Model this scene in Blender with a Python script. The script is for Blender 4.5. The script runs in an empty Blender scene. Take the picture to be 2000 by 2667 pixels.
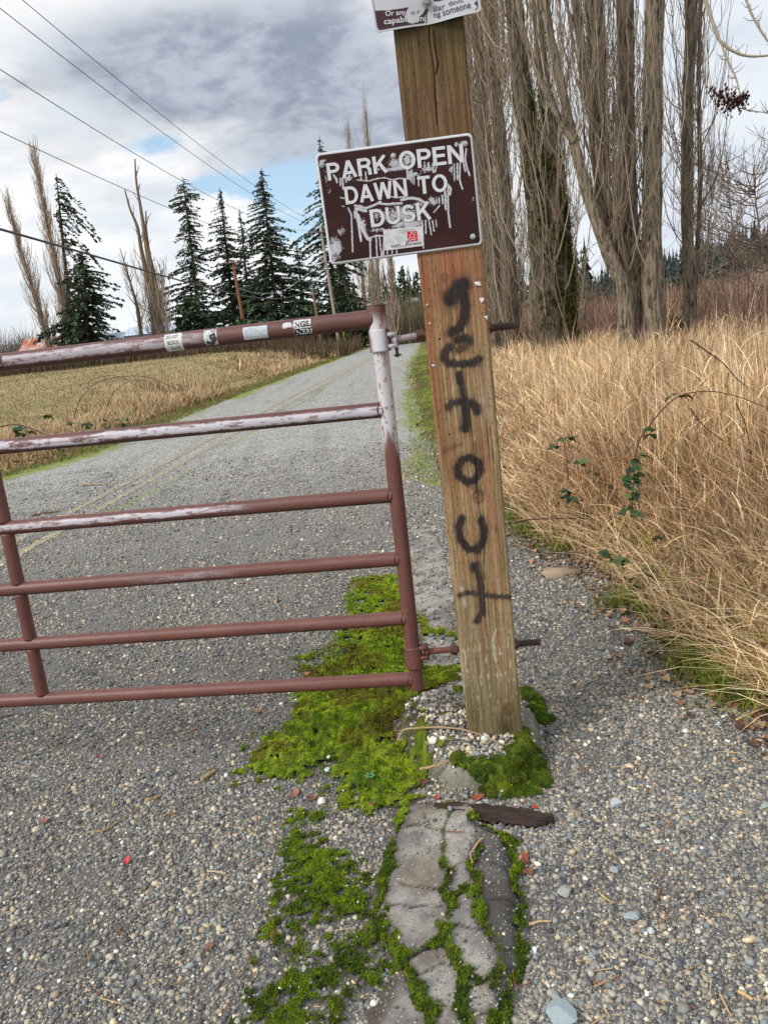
import bpy, math, random
import numpy as np
sc = bpy.context.scene
COL = sc.collection
rng = np.random.default_rng(11)
random.seed(5)
PI = math.pi

# ------------------------------------------------------------------ camera model (a real place measured from one view)
F_PX = 2000.0; CAM_H = 1.47; PITCH = math.radians(13.2); ROLL = math.radians(6.4)
Fv = np.array([0, math.cos(PITCH), -math.sin(PITCH)])
u0 = np.array([0, math.sin(PITCH), math.cos(PITCH)]); r0 = np.array([1., 0, 0])
Rv = r0*math.cos(ROLL) - u0*math.sin(ROLL); Uv = u0*math.cos(ROLL) + r0*math.sin(ROLL)
Cv = np.array([0, 0, CAM_H])
DS = 1.2055
def ray(x, y): return Fv*F_PX + Rv*(x*DS-1000) - Uv*(y*DS-1333.5)
def gp(x, y, z=0.0):
    d = ray(x, y); return Cv + d*((z-CAM_H)/d[2])
def atY(x, y, Y):
    d = ray(x, y); return Cv + d*(Y/d[1])
def on_plane(x, y, P, n):
    d = ray(x, y); return Cv + d*(np.dot(np.array(P)-Cv, n)/np.dot(d, n))
cam = bpy.data.cameras.new('camera'); camo = bpy.data.objects.new('camera', cam); COL.objects.link(camo)
cam.sensor_fit = 'VERTICAL'; cam.sensor_height = 36.0; cam.sensor_width = 27.0
cam.lens = F_PX/2667.0*36.0; cam.clip_start = 0.05; cam.clip_end = 6000
from mathutils import Matrix, Vector
Mx = Matrix((( Rv[0], Uv[0], -Fv[0], 0), (Rv[1], Uv[1], -Fv[1], 0), (Rv[2], Uv[2], -Fv[2], CAM_H), (0, 0, 0, 1)))
camo.matrix_world = Mx
sc.camera = camo

# ------------------------------------------------------------------ numeric helpers
def lin(r, g, b):
    v = np.array([r, g, b], float)/255.0
    return np.where(v <= 0.04045, v/12.92, ((v+0.055)/1.055)**2.4)
def h2(ix, iy, seed):
    ix = ix.astype(np.int64); iy = iy.astype(np.int64)
    h = (ix*374761393 + iy*668265263 + seed*1442695041) & 0xFFFFFFFF
    h = ((h ^ (h >> 13))*1274126177) & 0xFFFFFFFF
    h = (h ^ (h >> 16)) & 0xFFFFFFFF
    return h/4294967295.0
def vn(x, y, seed=0):
    x = np.asarray(x, float); y = np.asarray(y, float)
    ix = np.floor(x); iy = np.floor(y); fx = x-ix; fy = y-iy
    fx = fx*fx*(3-2*fx); fy = fy*fy*(3-2*fy)
    a = h2(ix, iy, seed); b = h2(ix+1, iy, seed); c = h2(ix, iy+1, seed); d = h2(ix+1, iy+1, seed)
    return (a*(1-fx)+b*fx)*(1-fy) + (c*(1-fx)+d*fx)*fy
def fbm(x, y, o=4, seed=0, g=0.5):
    s = 0; a = 1; t = 0
    for k in range(o):
        s = s + a*vn(np.asarray(x)*2**k+17.3*k, np.asarray(y)*2**k-9.1*k, seed+k); t += a; a *= g
    return s/t
def sst(a, b, x):
    t = np.clip((np.asarray(x, float)-a)/(b-a), 0, 1); return t*t*(3-2*t)
def seg_d(px, py, pts):
    best = np.full(np.shape(px), 1e9)
    for (ax, ay), (bx, by) in zip(pts[:-1], pts[1:]):
        vx = bx-ax; vy = by-ay; L = vx*vx+vy*vy+1e-12
        t = np.clip(((px-ax)*vx+(py-ay)*vy)/L, 0, 1)
        best = np.minimum(best, np.hypot(px-ax-t*vx, py-ay-t*vy))
    return best
def poly_sd(px, py, pts):            # signed distance, negative inside
    pts = [tuple(p[:2]) for p in pts]
    d = seg_d(px, py, pts+[pts[0]])
    ins = np.zeros(np.shape(px), bool)
    n = len(pts)
    for i in range(n):
        x1, y1 = pts[i]; x2, y2 = pts[(i+1) % n]
        c = ((y1 > py) != (y2 > py)) & (px < (x2-x1)*(py-y1)/((y2-y1) if y2 != y1 else 1e-9)+x1)
        ins ^= c
    return np.where(ins, -d, d)
def mix(a, b, t):
    t = np.asarray(t)[..., None]; return np.asarray(a)*(1-t) + np.asarray(b)*t
def crv(pts, n):                      # Catmull-Rom through points
    P = np.array(pts, float)
    if len(P) == 2: return P[0] + (P[1]-P[0])*np.linspace(0, 1, n)[:, None]
    Q = np.vstack([2*P[0]-P[1], P, 2*P[-1]-P[-2]]); m = len(P)-1
    t = np.linspace(0, m-1e-6, n); i = t.astype(int); f = (t-i)[:, None]
    a, b, c, d = Q[i], Q[i+1], Q[i+2], Q[i+3]
    return 0.5*(2*b + (c-a)*f + (2*a-5*b+4*c-d)*f*f + (3*b-a-3*c+d)*f**3)

class MB:
    def __init__(s): s.v = []; s.q = []; s.t = []; s.c = []; s.n = 0
    def add(s, V, quads=None, tris=None, col=(1, 1, 1)):
        V = np.asarray(V, float).reshape(-1, 3); m = len(V)
        if quads is not None and len(quads): s.q.append(np.asarray(quads, np.int64).reshape(-1, 4)+s.n)
        if tris is not None and len(tris): s.t.append(np.asarray(tris, np.int64).reshape(-1, 3)+s.n)
        c = np.asarray(col, float)
        s.c.append(np.broadcast_to(c, (m, 3)) if c.ndim == 1 else c.reshape(-1, 3))
        s.v.append(V); s.n += m
    def grid(s, V, col=(1, 1, 1), keep=None):       # V (a,b,3)
        a, b = V.shape[:2]; i = np.arange(a*b).reshape(a, b)
        q = np.stack([i[:-1, :-1], i[:-1, 1:], i[1:, 1:], i[1:, :-1]], -1)
        if keep is not None: q = q[keep]
        s.add(V, q.reshape(-1, 4), col=col)
    def tubes(s, P, R, sides=6, col=(1, 1, 1), cap=False):
        P = np.asarray(P, float); R = np.asarray(R, float)
        if P.ndim == 2: P = P[None]; R = np.broadcast_to(R, P.shape[:2])
        n, k = P.shape[:2]
        T = np.gradient(P, axis=1); T /= np.linalg.norm(T, axis=2, keepdims=True)+1e-12
        md = P[:, -1]-P[:, 0]; md = md/(np.linalg.norm(md, axis=1, keepdims=True)+1e-12)
        ref = np.where(np.abs(md[:, 2:3]) > 0.7, np.array([[0., -1., 0]]), np.array([[0, 0, 1.]]))[:, None, :]
        A = np.cross(T, np.broadcast_to(ref, T.shape)); A /= np.linalg.norm(A, axis=2, keepdims=True)+1e-12
        B = np.cross(A, T)
        th = np.arange(sides)*2*PI/sides
        V = P[:, :, None, :] + R[:, :, None, None]*(A[:, :, None, :]*np.cos(th)[None, None, :, None] + B[:, :, None, :]*np.sin(th)[None, None, :, None])
        idx = np.arange(n*k*sides).reshape(n, k, sides); nx = np.roll(idx, -1, 2)
        q = np.stack([idx[:, :-1], nx[:, :-1], nx[:, 1:], idx[:, 1:]], -1)
        tr = None
        c = np.asarray(col, float)
        if c.ndim == 2 and len(c) == n: c = np.broadcast_to(c[:, None, None, :], V.shape)
        elif c.ndim == 3 and c.shape[:2] == (n, k): c = np.broadcast_to(c[:, :, None, :], V.shape)
        VV = V.reshape(-1, 3); CC = c.reshape(-1, 3) if c.ndim > 1 else c
        if cap:
            ends = np.concatenate([P[:, 0], P[:, -1]]); b0 = len(VV)
            e0 = b0+np.arange(n); e1 = b0+n+np.arange(n)
            t0 = np.stack([np.broadcast_to(e0[:, None], (n, sides)), nx[:, 0], idx[:, 0]], -1).reshape(-1, 3)
            t1 = np.stack([np.broadcast_to(e1[:, None], (n, sides)), idx[:, -1], nx[:, -1]], -1).reshape(-1, 3)
            tr = np.concatenate([t0, t1]); VV = np.concatenate([VV, ends])
            if CC.ndim > 1: CC = np.concatenate([CC, V[:0].reshape(-1, 3), np.broadcast_to(c, V.shape)[:, 0, 0], np.broadcast_to(c, V.shape)[:, -1, 0]]) if c.ndim > 1 else CC
        s.add(VV, q.reshape(-1, 4), tr, col=CC)
        return V
    def box(s, c, d, col=(1, 1, 1), ax=None):
        c = np.array(c, float); h = np.array(d, float)/2
        X = np.array([[sx, sy, sz] for sx in (-1, 1) for sy in (-1, 1) for sz in (-1, 1)], float)*h
        if ax is not None: X = X @ np.array(ax, float)
        s.add(X+c, [[0, 1, 3, 2], [4, 6, 7, 5], [0, 4, 5, 1], [2, 3, 7, 6], [0, 2, 6, 4], [1, 5, 7, 3]], col=col)
    def obj(s, name, m, parent=None, smooth=True):
        V = np.concatenate(s.v).astype(np.float32); C = np.concatenate(s.c).astype(np.float32)
        me = bpy.data.meshes.new(name)
        me.vertices.add(len(V)); me.vertices.foreach_set('co', V.ravel())
        q = np.concatenate(s.q) if s.q else np.zeros((0, 4), np.int64)
        t = np.concatenate(s.t) if s.t else np.zeros((0, 3), np.int64)
        loops = np.concatenate([q.ravel(), t.ravel()]).astype(np.int32)
        me.loops.add(len(loops)); me.loops.foreach_set('vertex_index', loops)
        nf = len(q)+len(t); me.polygons.add(nf)
        st = np.concatenate([np.arange(len(q))*4, len(q)*4+np.arange(len(t))*3]).astype(np.int32)
        me.polygons.foreach_set('loop_start', st)
        me.polygons.foreach_set('use_smooth', np.full(nf, smooth))
        at = me.attributes.new('Col', 'FLOAT_COLOR', 'POINT')
        at.data.foreach_set('color', np.concatenate([C, np.ones((len(C), 1), np.float32)], 1).ravel())
        me.update(calc_edges=True)
        if m is not None: me.materials.append(m)
        o = bpy.data.objects.new(name, me); COL.objects.link(o)
        if parent is not None: o.parent = parent
        return o
def empty(name, label=None, cat=None, group=None, loc=(0, 0, 0)):
    o = bpy.data.objects.new(name, None); COL.objects.link(o); o.empty_display_size = 0.1
    o.location = loc
    return tag(o, label, cat, group)
def tag(o, label=None, cat=None, group=None, kind=None):
    if label: o['label'] = label
    if cat: o['category'] = cat
    if group: o['group'] = group
    if kind: o['kind'] = kind
    return o

# ------------------------------------------------------------------ materials
class X:                              # tiny node-expression wrapper
    nt = None
    def __init__(s, sock): s.s = sock
    @staticmethod
    def m(op, *a, clamp=False):
        n = X.nt.nodes.new('ShaderNodeMath'); n.operation = op; n.use_clamp = clamp
        for i, v in enumerate(a):
            if isinstance(v, X): X.nt.links.new(v.s, n.inputs[i])
            else: n.inputs[i].default_value = v
        return X(n.outputs[0])
    def __add__(s, o): return X.m('ADD', s, o)
    def __radd__(s, o): return X.m('ADD', o, s)
    def __sub__(s, o): return X.m('SUBTRACT', s, o)
    def __rsub__(s, o): return X.m('SUBTRACT', o, s)
    def __mul__(s, o): return X.m('MULTIPLY', s, o)
    def __rmul__(s, o): return X.m('MULTIPLY', o, s)
    def __truediv__(s, o): return X.m('DIVIDE', s, o)
def xset(sock, v):
    if isinstance(v, X): X.nt.links.new(v.s, sock)
    elif isinstance(v, (tuple, list, np.ndarray)) and len(v) == 3 and len(sock.default_value) == 4: sock.default_value = (*[float(q) for q in v], 1)
    else: sock.default_value = v
def ss(x, a, b):
    n = X.nt.nodes.new('ShaderNodeMapRange'); n.interpolation_type = 'SMOOTHSTEP'
    xset(n.inputs[0], x); n.inputs[1].default_value = a; n.inputs[2].default_value = b
    return X(n.outputs[0])
def cmix(a, b, t, mode='MIX'):
    n = X.nt.nodes.new('ShaderNodeMix'); n.data_type = 'RGBA'; n.blend_type = mode
    xset(n.inputs[0], t); xset(n.inputs[6], a); xset(n.inputs[7], b)
    return X(n.outputs[2])
def noise(vec, scale, detail=4, rough=0.55, dist=0.0, out=0):
    n = X.nt.nodes.new('ShaderNodeTexNoise'); n.inputs['Scale'].default_value = scale; n.inputs['Detail'].default_value = detail
    n.inputs['Roughness'].default_value = rough; n.inputs['Distortion'].default_value = dist
    if vec is not None: X.nt.links.new(vec.s, n.inputs['Vector'])
    return X(n.outputs[out])
def voro(vec, scale, feat='F1', out='Distance', rand=1.0):
    n = X.nt.nodes.new('ShaderNodeTexVoronoi'); n.feature = feat; n.inputs['Scale'].default_value = scale
    if 'Randomness' in n.inputs: n.inputs['Randomness'].default_value = rand
    if vec is not None: X.nt.links.new(vec.s, n.inputs['Vector'])
    return n if out is None else X(n.outputs[out])
def pos():
    n = X.nt.nodes.new('ShaderNodeTexCoord'); return X(n.outputs['Object'])
def scl(v, sx, sy, sz):
    n = X.nt.nodes.new('ShaderNodeMapping'); n.inputs['Scale'].default_value = (sx, sy, sz); X.nt.links.new(v.s, n.inputs[0]); return X(n.outputs[0])
def attr(name='Col'):
    n = X.nt.nodes.new('ShaderNodeAttribute'); n.attribute_name = name; return X(n.outputs['Color'])
def sep(c):
    n = X.nt.nodes.new('ShaderNodeSeparateColor'); X.nt.links.new(c.s, n.inputs[0]); return [X(o) for o in n.outputs]
def sepv(c):
    n = X.nt.nodes.new('ShaderNodeSeparateXYZ'); X.nt.links.new(c.s, n.inputs[0]); return [X(o) for o in n.outputs]
def comb(x, y, z):
    n = X.nt.nodes.new('ShaderNodeCombineXYZ')
    for i, v in enumerate((x, y, z)): xset(n.inputs[i], v)
    return X(n.outputs[0])
def ramp(x, stops, interp='LINEAR'):
    n = X.nt.nodes.new('ShaderNodeValToRGB'); n.color_ramp.interpolation = interp
    el = n.color_ramp.elements
    while len(el) < len(stops): el.new(0.5)
    for e, (p, c) in zip(el, stops): e.position = p; e.color = (*[float(q) for q in c], 1)
    X.nt.links.new(x.s, n.inputs[0]); return X(n.outputs[0])
def bump(h, strength=0.5, dist=0.01):
    n = X.nt.nodes.new('ShaderNodeBump'); n.inputs['Strength'].default_value = strength; n.inputs['Distance'].default_value = dist
    X.nt.links.new(h.s, n.inputs['Height']); return X(n.outputs[0])
def mat(name, fn):
    m = bpy.data.materials.new(name); m.use_nodes = True; X.nt = m.node_tree
    b = next(n for n in m.node_tree.nodes if n.type == 'BSDF_PRINCIPLED')
    b.inputs['Roughness'].default_value = 0.8; b.inputs['Specular IOR Level'].default_value = 0.3
    r = fn()
    for k, v in r.items():
        if k == 'bump': X.nt.links.new(v.s, b.inputs['Normal'])
        else: xset(b.inputs[k], v)
    return m
def attr_mat(name, rough=0.8, spec=0.25, nscale=60, namt=0.35, stretch=(1, 1, 1), bs=0.3, bd=0.004, metal=0.0, bscale=None, trans=0):
    def f():
        p = scl(pos(), *stretch); nz = noise(p, nscale, 5, 0.6)
        c = cmix(attr(), cmix((0, 0, 0), attr(), nz*1.6), namt) if namt else attr()
        d = {'Base Color': c, 'Roughness': rough, 'Specular IOR Level': spec, 'Metallic': metal}
        if bs: d['bump'] = bump(nz if bscale is None else noise(p, bscale, 4, 0.6), bs, bd)
        if trans: d['Transmission Weight'] = 0.0
        return d
    return mat(name, f)

M = {}
M['plain'] = attr_mat('painted_surface', 0.6, 0.3, 80, 0.12, bs=0.05)
M['blade'] = attr_mat('plant_fibre', 0.75, 0.2, 30, 0.25, bs=0)
M['twig'] = attr_mat('twig_bark', 0.85, 0.2, 25, 0.5, bs=0.3, bd=0.01)
M['needle'] = attr_mat('needles', 0.8, 0.15, 2.0, 0.5, bs=0)
M['stone'] = attr_mat('stone', 0.75, 0.3, 250, 0.35, bs=0.25, bd=0.001)
M['leaf'] = attr_mat('dead_leaf', 0.7, 0.25, 120, 0.5, bs=0.3, bd=0.001)
M['steel'] = attr_mat('weathered_steel', 0.55, 0.4, 180, 0.25, bs=0.2, bd=0.0006)
M['pipe'] = attr_mat('flaking_pipe_paint', 0.48, 0.45, 260, 0.18, bs=0.18, bd=0.0005)
M['wood'] = attr_mat('treated_timber', 0.82, 0.2, 90, 0.5, stretch=(1, 1, 0.06), bs=0.55, bd=0.003)
M['sign'] = attr_mat('sign_face', 0.6, 0.18, 300, 0.08, bs=0.06, bd=0.0004)
M['bark'] = None
def f_bark():
    p = pos(); a = attr()
    w = scl(p, 1, 1, 0.16)
    n1 = noise(w, 26, 6, 0.65, 0.6); n2 = noise(p, 60, 4, 0.6)
    cr = ss(n1, 0.36, 0.58)
    c = cmix(cmix((0, 0, 0), a, 0.20), a, cr)
    c = cmix(c, cmix(a, lin(196, 186, 168), 0.22), ss(n2*n1, 0.30, 0.46)*0.6)
    x, y, z = sepv(p)
    ring = noise(scl(p, 2, 2, 14), 5, 3, 0.6)
    c = cmix(c, cmix((0, 0, 0), c, 0.35), ss(ring, 0.60, 0.68)*0.7)
    return {'Base Color': c, 'Roughness': 0.9, 'Specular IOR Level': 0.15, 'bump': bump(n1+n2*0.25, 1.0, 0.03)}
M['bark'] = mat('poplar_bark', f_bark)

# gravelly chip-seal pavement.  Col: R moss, G bare dirt, B distance fade
def f_pave():
    p = pos(); r, g, bl = sep(attr())
    v = voro(p, 95, 'F1', None); vd = X(v.outputs['Distance']); vc = X(v.outputs['Color'])
    cr, cg, cb = sep(vc)
    st = ramp(cr, [(0, lin(70, 70, 74)), (.3, lin(112, 112, 113)), (.55, lin(143, 140, 134)), (.75, lin(160, 150, 136)), (.9, lin(126, 136, 142)), (1, lin(215, 212, 203))])
    big = noise(p, 1.6, 5, 0.6); med = noise(p, 9, 4, 0.6)
    gap = ss(vd, 0.40, 0.70)
    near = cmix(cmix(st, (0.06, 0.055, 0.05), 0.25), lin(58, 54, 50), gap)
    vf = voro(p, 55, 'F1', None); fr, fg, fb = sep(X(vf.outputs['Color']))
    n3 = noise(p, 14, 6, 0.75)
    far = cmix(lin(120, 119, 116), lin(172, 170, 165), ss(n3, 0.3, 0.7))
    far = cmix(far, ramp(fr, [(0, lin(74, 74, 76)), (.5, lin(142, 141, 138)), (1, lin(222, 220, 214))]), 0.7)
    near = cmix(near, (0.21, 0.20, 0.185), 0.45)
    c = cmix(near, far, bl)
    dirt = cmix(lin(108, 97, 84), lin(140, 128, 112), med)
    c = cmix(c, dirt, ss(g + (big-0.5)*0.7, 0.35, 0.75)*0.75)
    c = cmix(c, cmix((0, 0, 0), c, 0.78), ss(big, 0.5, 0.72)*0.8)
    tr = noise(scl(p, 1.3, .07, 1), 2.2, 4, .6)
    c = cmix(c, cmix((0, 0, 0), c, 0.80), ss(tr, .52, .66)*.8)

    mo = cmix(lin(92, 98, 48), lin(146, 160, 58), ss(noise(p, 7, 6, 0.75), 0.35, 0.65))
    mo = cmix(mo, lin(120, 112, 84), ss(noise(p, 22, 5, 0.8), 0.5, 0.7)*0.8)
    c = cmix(c, mo, ss(r + (n3-0.5)*1.3+(big-0.5)*0.6, 0.40, 0.75)*0.92)
    return {'Base Color': c, 'Roughness': 0.85, 'Specular IOR Level': 0.25, 'bump': bump(1.0-vd, 0.7, 0.004)}
M['pave'] = mat('chip_seal_pavement', f_pave)
def f_ground():
    p = pos(); a = attr()
    n = noise(p, 3.0, 6, 0.7); n2 = noise(p, 40, 4, 0.7)
    c = cmix(cmix((0, 0, 0), a, 0.5), a, ss(n, 0.25, 0.6))
    c = cmix(c, cmix((0, 0, 0), c, 0.55), ss(n2, 0.5, 0.75)*0.6)
    return {'Base Color': c, 'Roughness': 0.95, 'Specular IOR Level': 0.1, 'bump': bump(n2, 0.6, 0.03)}
M['ground'] = mat('meadow_soil', f_ground)
def f_slab():
    p = pos(); a = attr()
    n = noise(p, 60, 6, 0.7); v = voro(p, 130, 'F1', None); r, g, b = sep(X(v.outputs['Color']))
    c = cmix(cmix((0, 0, 0), a, 0.72), a, ss(n, 0.3, 0.65))
    g2 = noise(p, 240, 3, .7)
    c = cmix(c, cmix((0, 0, 0), c, .6), ss(g2, .52, .62)*.7)
    c = cmix(c, lin(205, 202, 198), ss(r, 0.9, 0.93)*(1.0-ss(X(v.outputs['Distance']), 0.18, 0.3))*0.8)
    return {'Base Color': c, 'Roughness': 0.85, 'Specular IOR Level': 0.25, 'bump': bump(n+g2*.6, 0.9, 0.004)}
M['slab'] = mat('worn_asphalt', f_slab)
def f_yellow():
    p = pos(); n = noise(p, 7, 6, 0.75)
    v = voro(p, 95, 'F1', None); cr, cg, cb = sep(X(v.outputs['Color']))
    st = ramp(cr, [(0, lin(80, 80, 80)), (.6, lin(140, 138, 132)), (1, lin(190, 186, 176))])
    c = cmix(st, lin(182, 158, 92), ss(n, 0.42, 0.62)*0.65)
    return {'Base Color': c, 'Roughness': 0.8, 'bump': bump(1.0-X(v.outputs['Distance']), 0.6, 0.004)}
M['yellow'] = mat('worn_yellow_paint', f_yellow)
def f_rust():
    p = pos(); x, y, z = sepv(p)
    n = noise(scl(p, 1.6, 0.25, 0.25), 0.9, 5, 0.65); w = X.m('SINE', x*9.0)
    c = cmix(lin(168, 92, 62), lin(196, 196, 196), ss(n, 0.42, 0.62))
    c = cmix(c, cmix((0, 0, 0), c, 0.6), ss(w, 0.2, 1.0)*0.5)
    return {'Base Color': c, 'Roughness': 0.7}
M['rust'] = mat('rusty_metal_roofing', f_rust)

# ------------------------------------------------------------------ world, sun
w = bpy.data.worlds.new('World'); sc.world = w; w.use_nodes = True; X.nt = w.node_tree
bg = next(n for n in w.node_tree.nodes if n.type == 'BACKGROUND')
SUN_EL = math.radians(40); SUN_AZ = math.radians(-122)     # azimuth measured from +Y towards +X
tc = X.nt.nodes.new('ShaderNodeTexCoord'); G = X(tc.outputs['Generated'])
sky = X.nt.nodes.new('ShaderNodeTexSky'); sky.sky_type = 'NISHITA'; sky.sun_disc = False
sky.sun_elevation = SUN_EL; sky.sun_rotation = SUN_AZ
gx, gy, gz = sepv(G)
az = X.m('ARCTAN2', gx, gy)*57.29578; el = X.m('ARCSINE', gz)*57.29578
P3 = comb(az*0.055, el*0.17, 0.0)
n1 = noise(P3, 1.0, 8, 0.56, 0.5)
P4 = comb(az*0.09+3.3, el*0.24, 1.7)
n2 = noise(P4, 1.3, 8, 0.62, 0.3)
P5 = comb(az*0.2+1.3, el*0.42, 4.7)
n3 = noise(P5, 1.6, 6, 0.6, 0.2)
def blob(a0, e0, wa, we):
    da = (az-a0)*(1/wa)+(n2-0.5)*1.6; de = (el-e0)*(1/we)+(n1-0.5)*1.6
    return X.m('EXPONENT', (da*da+de*de)*-1.0)
dk = blob(-4, 17.5, 12, 4.5)*1.1 + blob(-14, 18, 6, 2.2)*0.55 + blob(1, 13.0, 6, 3.0)*1.0 + blob(-13.5, 10.5, 5, 1.2)*0.35 + blob(26, 4.5, 7, 3.0)*0.42 + blob(-20, 13, 4, 1.4)*0.3
shade = ss(dk + (n1-0.5)*1.1 + (n3-0.5)*0.35, 0.02, 0.95)
bright = cmix(lin(224, 230, 238), lin(252, 252, 252), ss(n2, 0.35, 0.58))
grey = cmix(lin(146, 156, 174), lin(186, 194, 207), ss(n3, 0.3, 0.65))
cloud = cmix(bright, grey, shade)
lowband = X.m('EXPONENT', el*el*-0.02)
cloud = cmix(cloud, lin(232, 240, 244), lowband*0.45)
rightside = ss(az, 9.0, 20.0)
cloud = cmix(cloud, lin(206, 218, 234), rightside*0.5)
bl = blob(-4.2, 10.6, 4.2, 1.7)*1.15 + blob(-12.4, 13.4, 2.2, 0.9)*0.9 + blob(-3.0, 7.6, 3.2, 1.9)*1.0 + blob(-9.5, 10.8, 2.5, .6)*.6 + blob(-21, 16.5, 1.5, 0.5)*0.6
bm = ss(bl*(0.55+n1*0.9) + (n3-0.5)*1.5+(n2-0.5)*0.8, 0.34, 1.0)*ss(bl, 0.05, 0.3)
blue = cmix(X(sky.outputs[0]), (0, 0, 0), 0.0)
vm = X.nt.nodes.new('ShaderNodeVectorMath'); vm.operation = 'SCALE'; X.nt.links.new(sky.outputs[0], vm.inputs[0]); vm.inputs['Scale'].default_value = 1.0
STR = 0.1
# clouds are given at 1/STR so that one Background strength serves both
vc = X.nt.nodes.new('ShaderNodeVectorMath'); vc.operation = 'SCALE'; X.nt.links.new(cloud.s, vc.inputs[0]); vc.inputs['Scale'].default_value = 1.08/STR
bluec = X.nt.nodes.new('ShaderNodeVectorMath'); bluec.operation = 'ADD'; X.nt.links.new(vm.outputs[0], bluec.inputs[0]); bluec.inputs[1].default_value = tuple(np.array([2.4, 3.4, 4.2]))
mx = X.nt.nodes.new('ShaderNodeMix'); mx.data_type = 'VECTOR'
X.nt.links.new(bm.s, mx.inputs[0]); X.nt.links.new(vc.outputs[0], mx.inputs[4]); X.nt.links.new(bluec.outputs[0], mx.inputs[5])
X.nt.links.new(mx.outputs[1], bg.inputs[0]); bg.inputs[1].default_value = STR
sl = bpy.data.lights.new('sun', 'SUN'); so = bpy.data.objects.new('sun', sl); COL.objects.link(so)
sl.energy = 2.7; sl.angle = math.radians(18); sl.color = (1, 0.955, 0.89)
sd = Vector((math.sin(SUN_AZ)*math.cos(SUN_EL), math.cos(SUN_AZ)*math.cos(SUN_EL), math.sin(SUN_EL)))
so.rotation_euler = sd.to_track_quat('Z', 'Y').to_euler()
sc.view_settings.view_transform = 'Standard'; sc.view_settings.look = 'None'; sc.view_settings.exposure = 0
sc.cycles.max_bounces = 6; sc.cycles.diffuse_bounces = 3; sc.cycles.glossy_bounces = 2

# ------------------------------------------------------------------ terrain
def cx(y): return -3.72 + 0.083*np.asarray(y, float)                 # road centre line
EY = [0, 1.6, 2.41, 2.76, 3.18, 4.21, 4.8, 5.9, 8.2, 12, 20, 40, 80, 200]
EX = [1.35, 1.3, 1.27, 1.23, 1.20, 1.20, 1.02, 1.0, 1.25, 1.75, 2.6, 4.3, 7.2, 17]
def veg_x(y): return np.interp(y, EY, EX)                             # where the tall grass begins on the right
def pave_r(y): return np.interp(y, [0, 4.8, 5.9, 7.5, 9, 13, 28, 60, 130], [1.55, 1.12, 1.02, 0.62, 0.66, 0.78, 1.55, 4.1, 9.9])
def pave_l(y): return np.interp(y, [0, 9, 11, 13, 15, 25, 60, 130], [-9, -7, -5.7, -4.95, -4.85, -4.3, -1.35, 4.4])
def terrain(x, y):
    x = np.asarray(x, float); y = np.asarray(y, float)
    l = np.clip(pave_l(y)-x, 0, 400); r = np.clip(x-pave_r(y), 0, 400)
    z = 1.25*sst(14, 60, y)*sst(1.0, 9, l) - 0.12*sst(0, 1.5, l)*sst(5, 1.5, l)
    z = z + 0.05*sst(0.1, 1.0, r) + 2.2*sst(9, 60, r)*sst(10, 60, y)
    z = z + (fbm(x*0.5, y*0.5, 3, 5)-0.5)*0.12*sst(0.2, 2.0, l+r)
    inside = (l <= 0.12) & (r <= 0.12) & (y < 128)
    return np.where(inside, -0.014, z)
def warp(a, b, n, d0):                                               # dense near zero
    k = np.linspace(-1, 1, n); s = np.sinh(k*7.2)/np.sinh(7.2)
    return np.where(s < 0, -s*a, s*b)
gxs = warp(-1500, 1500, 300, 0); gys = -6+1606*(np.expm1(np.linspace(0, 1, 300)*6.2)/np.expm1(6.2))
GX, GY = np.meshgrid(gxs, gys); GZ = terrain(GX, GY)
l = np.clip(pave_l(GY)-GX, 0, 999); r = np.clip(GX-pave_r(GY), 0, 999)
gn = fbm(GX*0.35, GY*0.35, 4, 9); gn2 = fbm(GX*1.7, GY*1.7, 3, 19)
gcol = mix(lin(170, 152, 114), lin(144, 134, 94), sst(0.40, 0.64, gn))
gcol = mix(gcol, lin(164, 146, 104), sst(0.5, 0.7, gn2)*0.6)
gcol = mix(gcol, lin(122, 124, 62), sst(1.6, 0.2, l)*(GX < 0)*sst(0.25, 0.55, gn2+0.15))
rg = sst(0, 0.1, r)
gcol = mix(gcol, lin(92, 74, 52), rg*0.9)
gr = np.clip(veg_x(GY)-GX, 0, 5)
gcol = mix(gcol, lin(124, 132, 58), rg*sst(0.0, 0.35, gr)*sst(5.2, 7.0, GY)*sst(0.32, 0.52, gn2))
gcol = mix(gcol, lin(96, 72, 62), sst(16, 28, GY)*sst(3, 8, r))
gcol = mix(gcol, lin(88, 98, 104), sst(200, 500, np.hypot(GX, GY)))
mb = MB(); mb.grid(np.stack([GX, GY, GZ], -1), gcol.reshape(-1, 3))
tag(mb.obj('ground', M['ground']), kind='structure')

# ------------------------------------------------------------------ moss / crack masks on the near pavement
def c4(x, y): return (498+.5*x, 1327+.5*y)                           # a close look at the foot of the post
def G4(pts, z=0.0): return [tuple(gp(*c4(*q), z)[:2]) for q in pts]
def GD(pts, z=0.0): return [tuple(gp(*q, z)[:2]) for q in pts]
CR = [
 [(780,740),(730,850),(725,930),(680,1020),(690,1090),(650,1130),(655,1200),(600,1290),(640,1340),(700,1400),(740,1480),(750,1560),(780,1640),(840,1720),(855,1790)],
 [(950,800),(935,880),(915,960),(920,1040),(935,1120),(920,1180),(940,1220),(920,1300),(900,1370),(870,1410),(760,1480)],
 [(900,1390),(950,1470),(1010,1530),(1000,1620),(985,1700),(990,1790)],
 [(1040,880),(1080,930),(1060,1020),(1045,1120),(1070,1210),(1080,1310),(1110,1390),(1150,1450),(1150,1560),(1160,1650),(1150,1790)],
 [(920,1220),(1040,1190)],
 [(1100,920),(1180,960),(1220,1060),(1255,1250),(1240,1400),(1255,1500),(1230,1600),(1180,1720),(1175,1790)],
 [(1010,1530),(1080,1580),(1130,1590)]]
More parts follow.
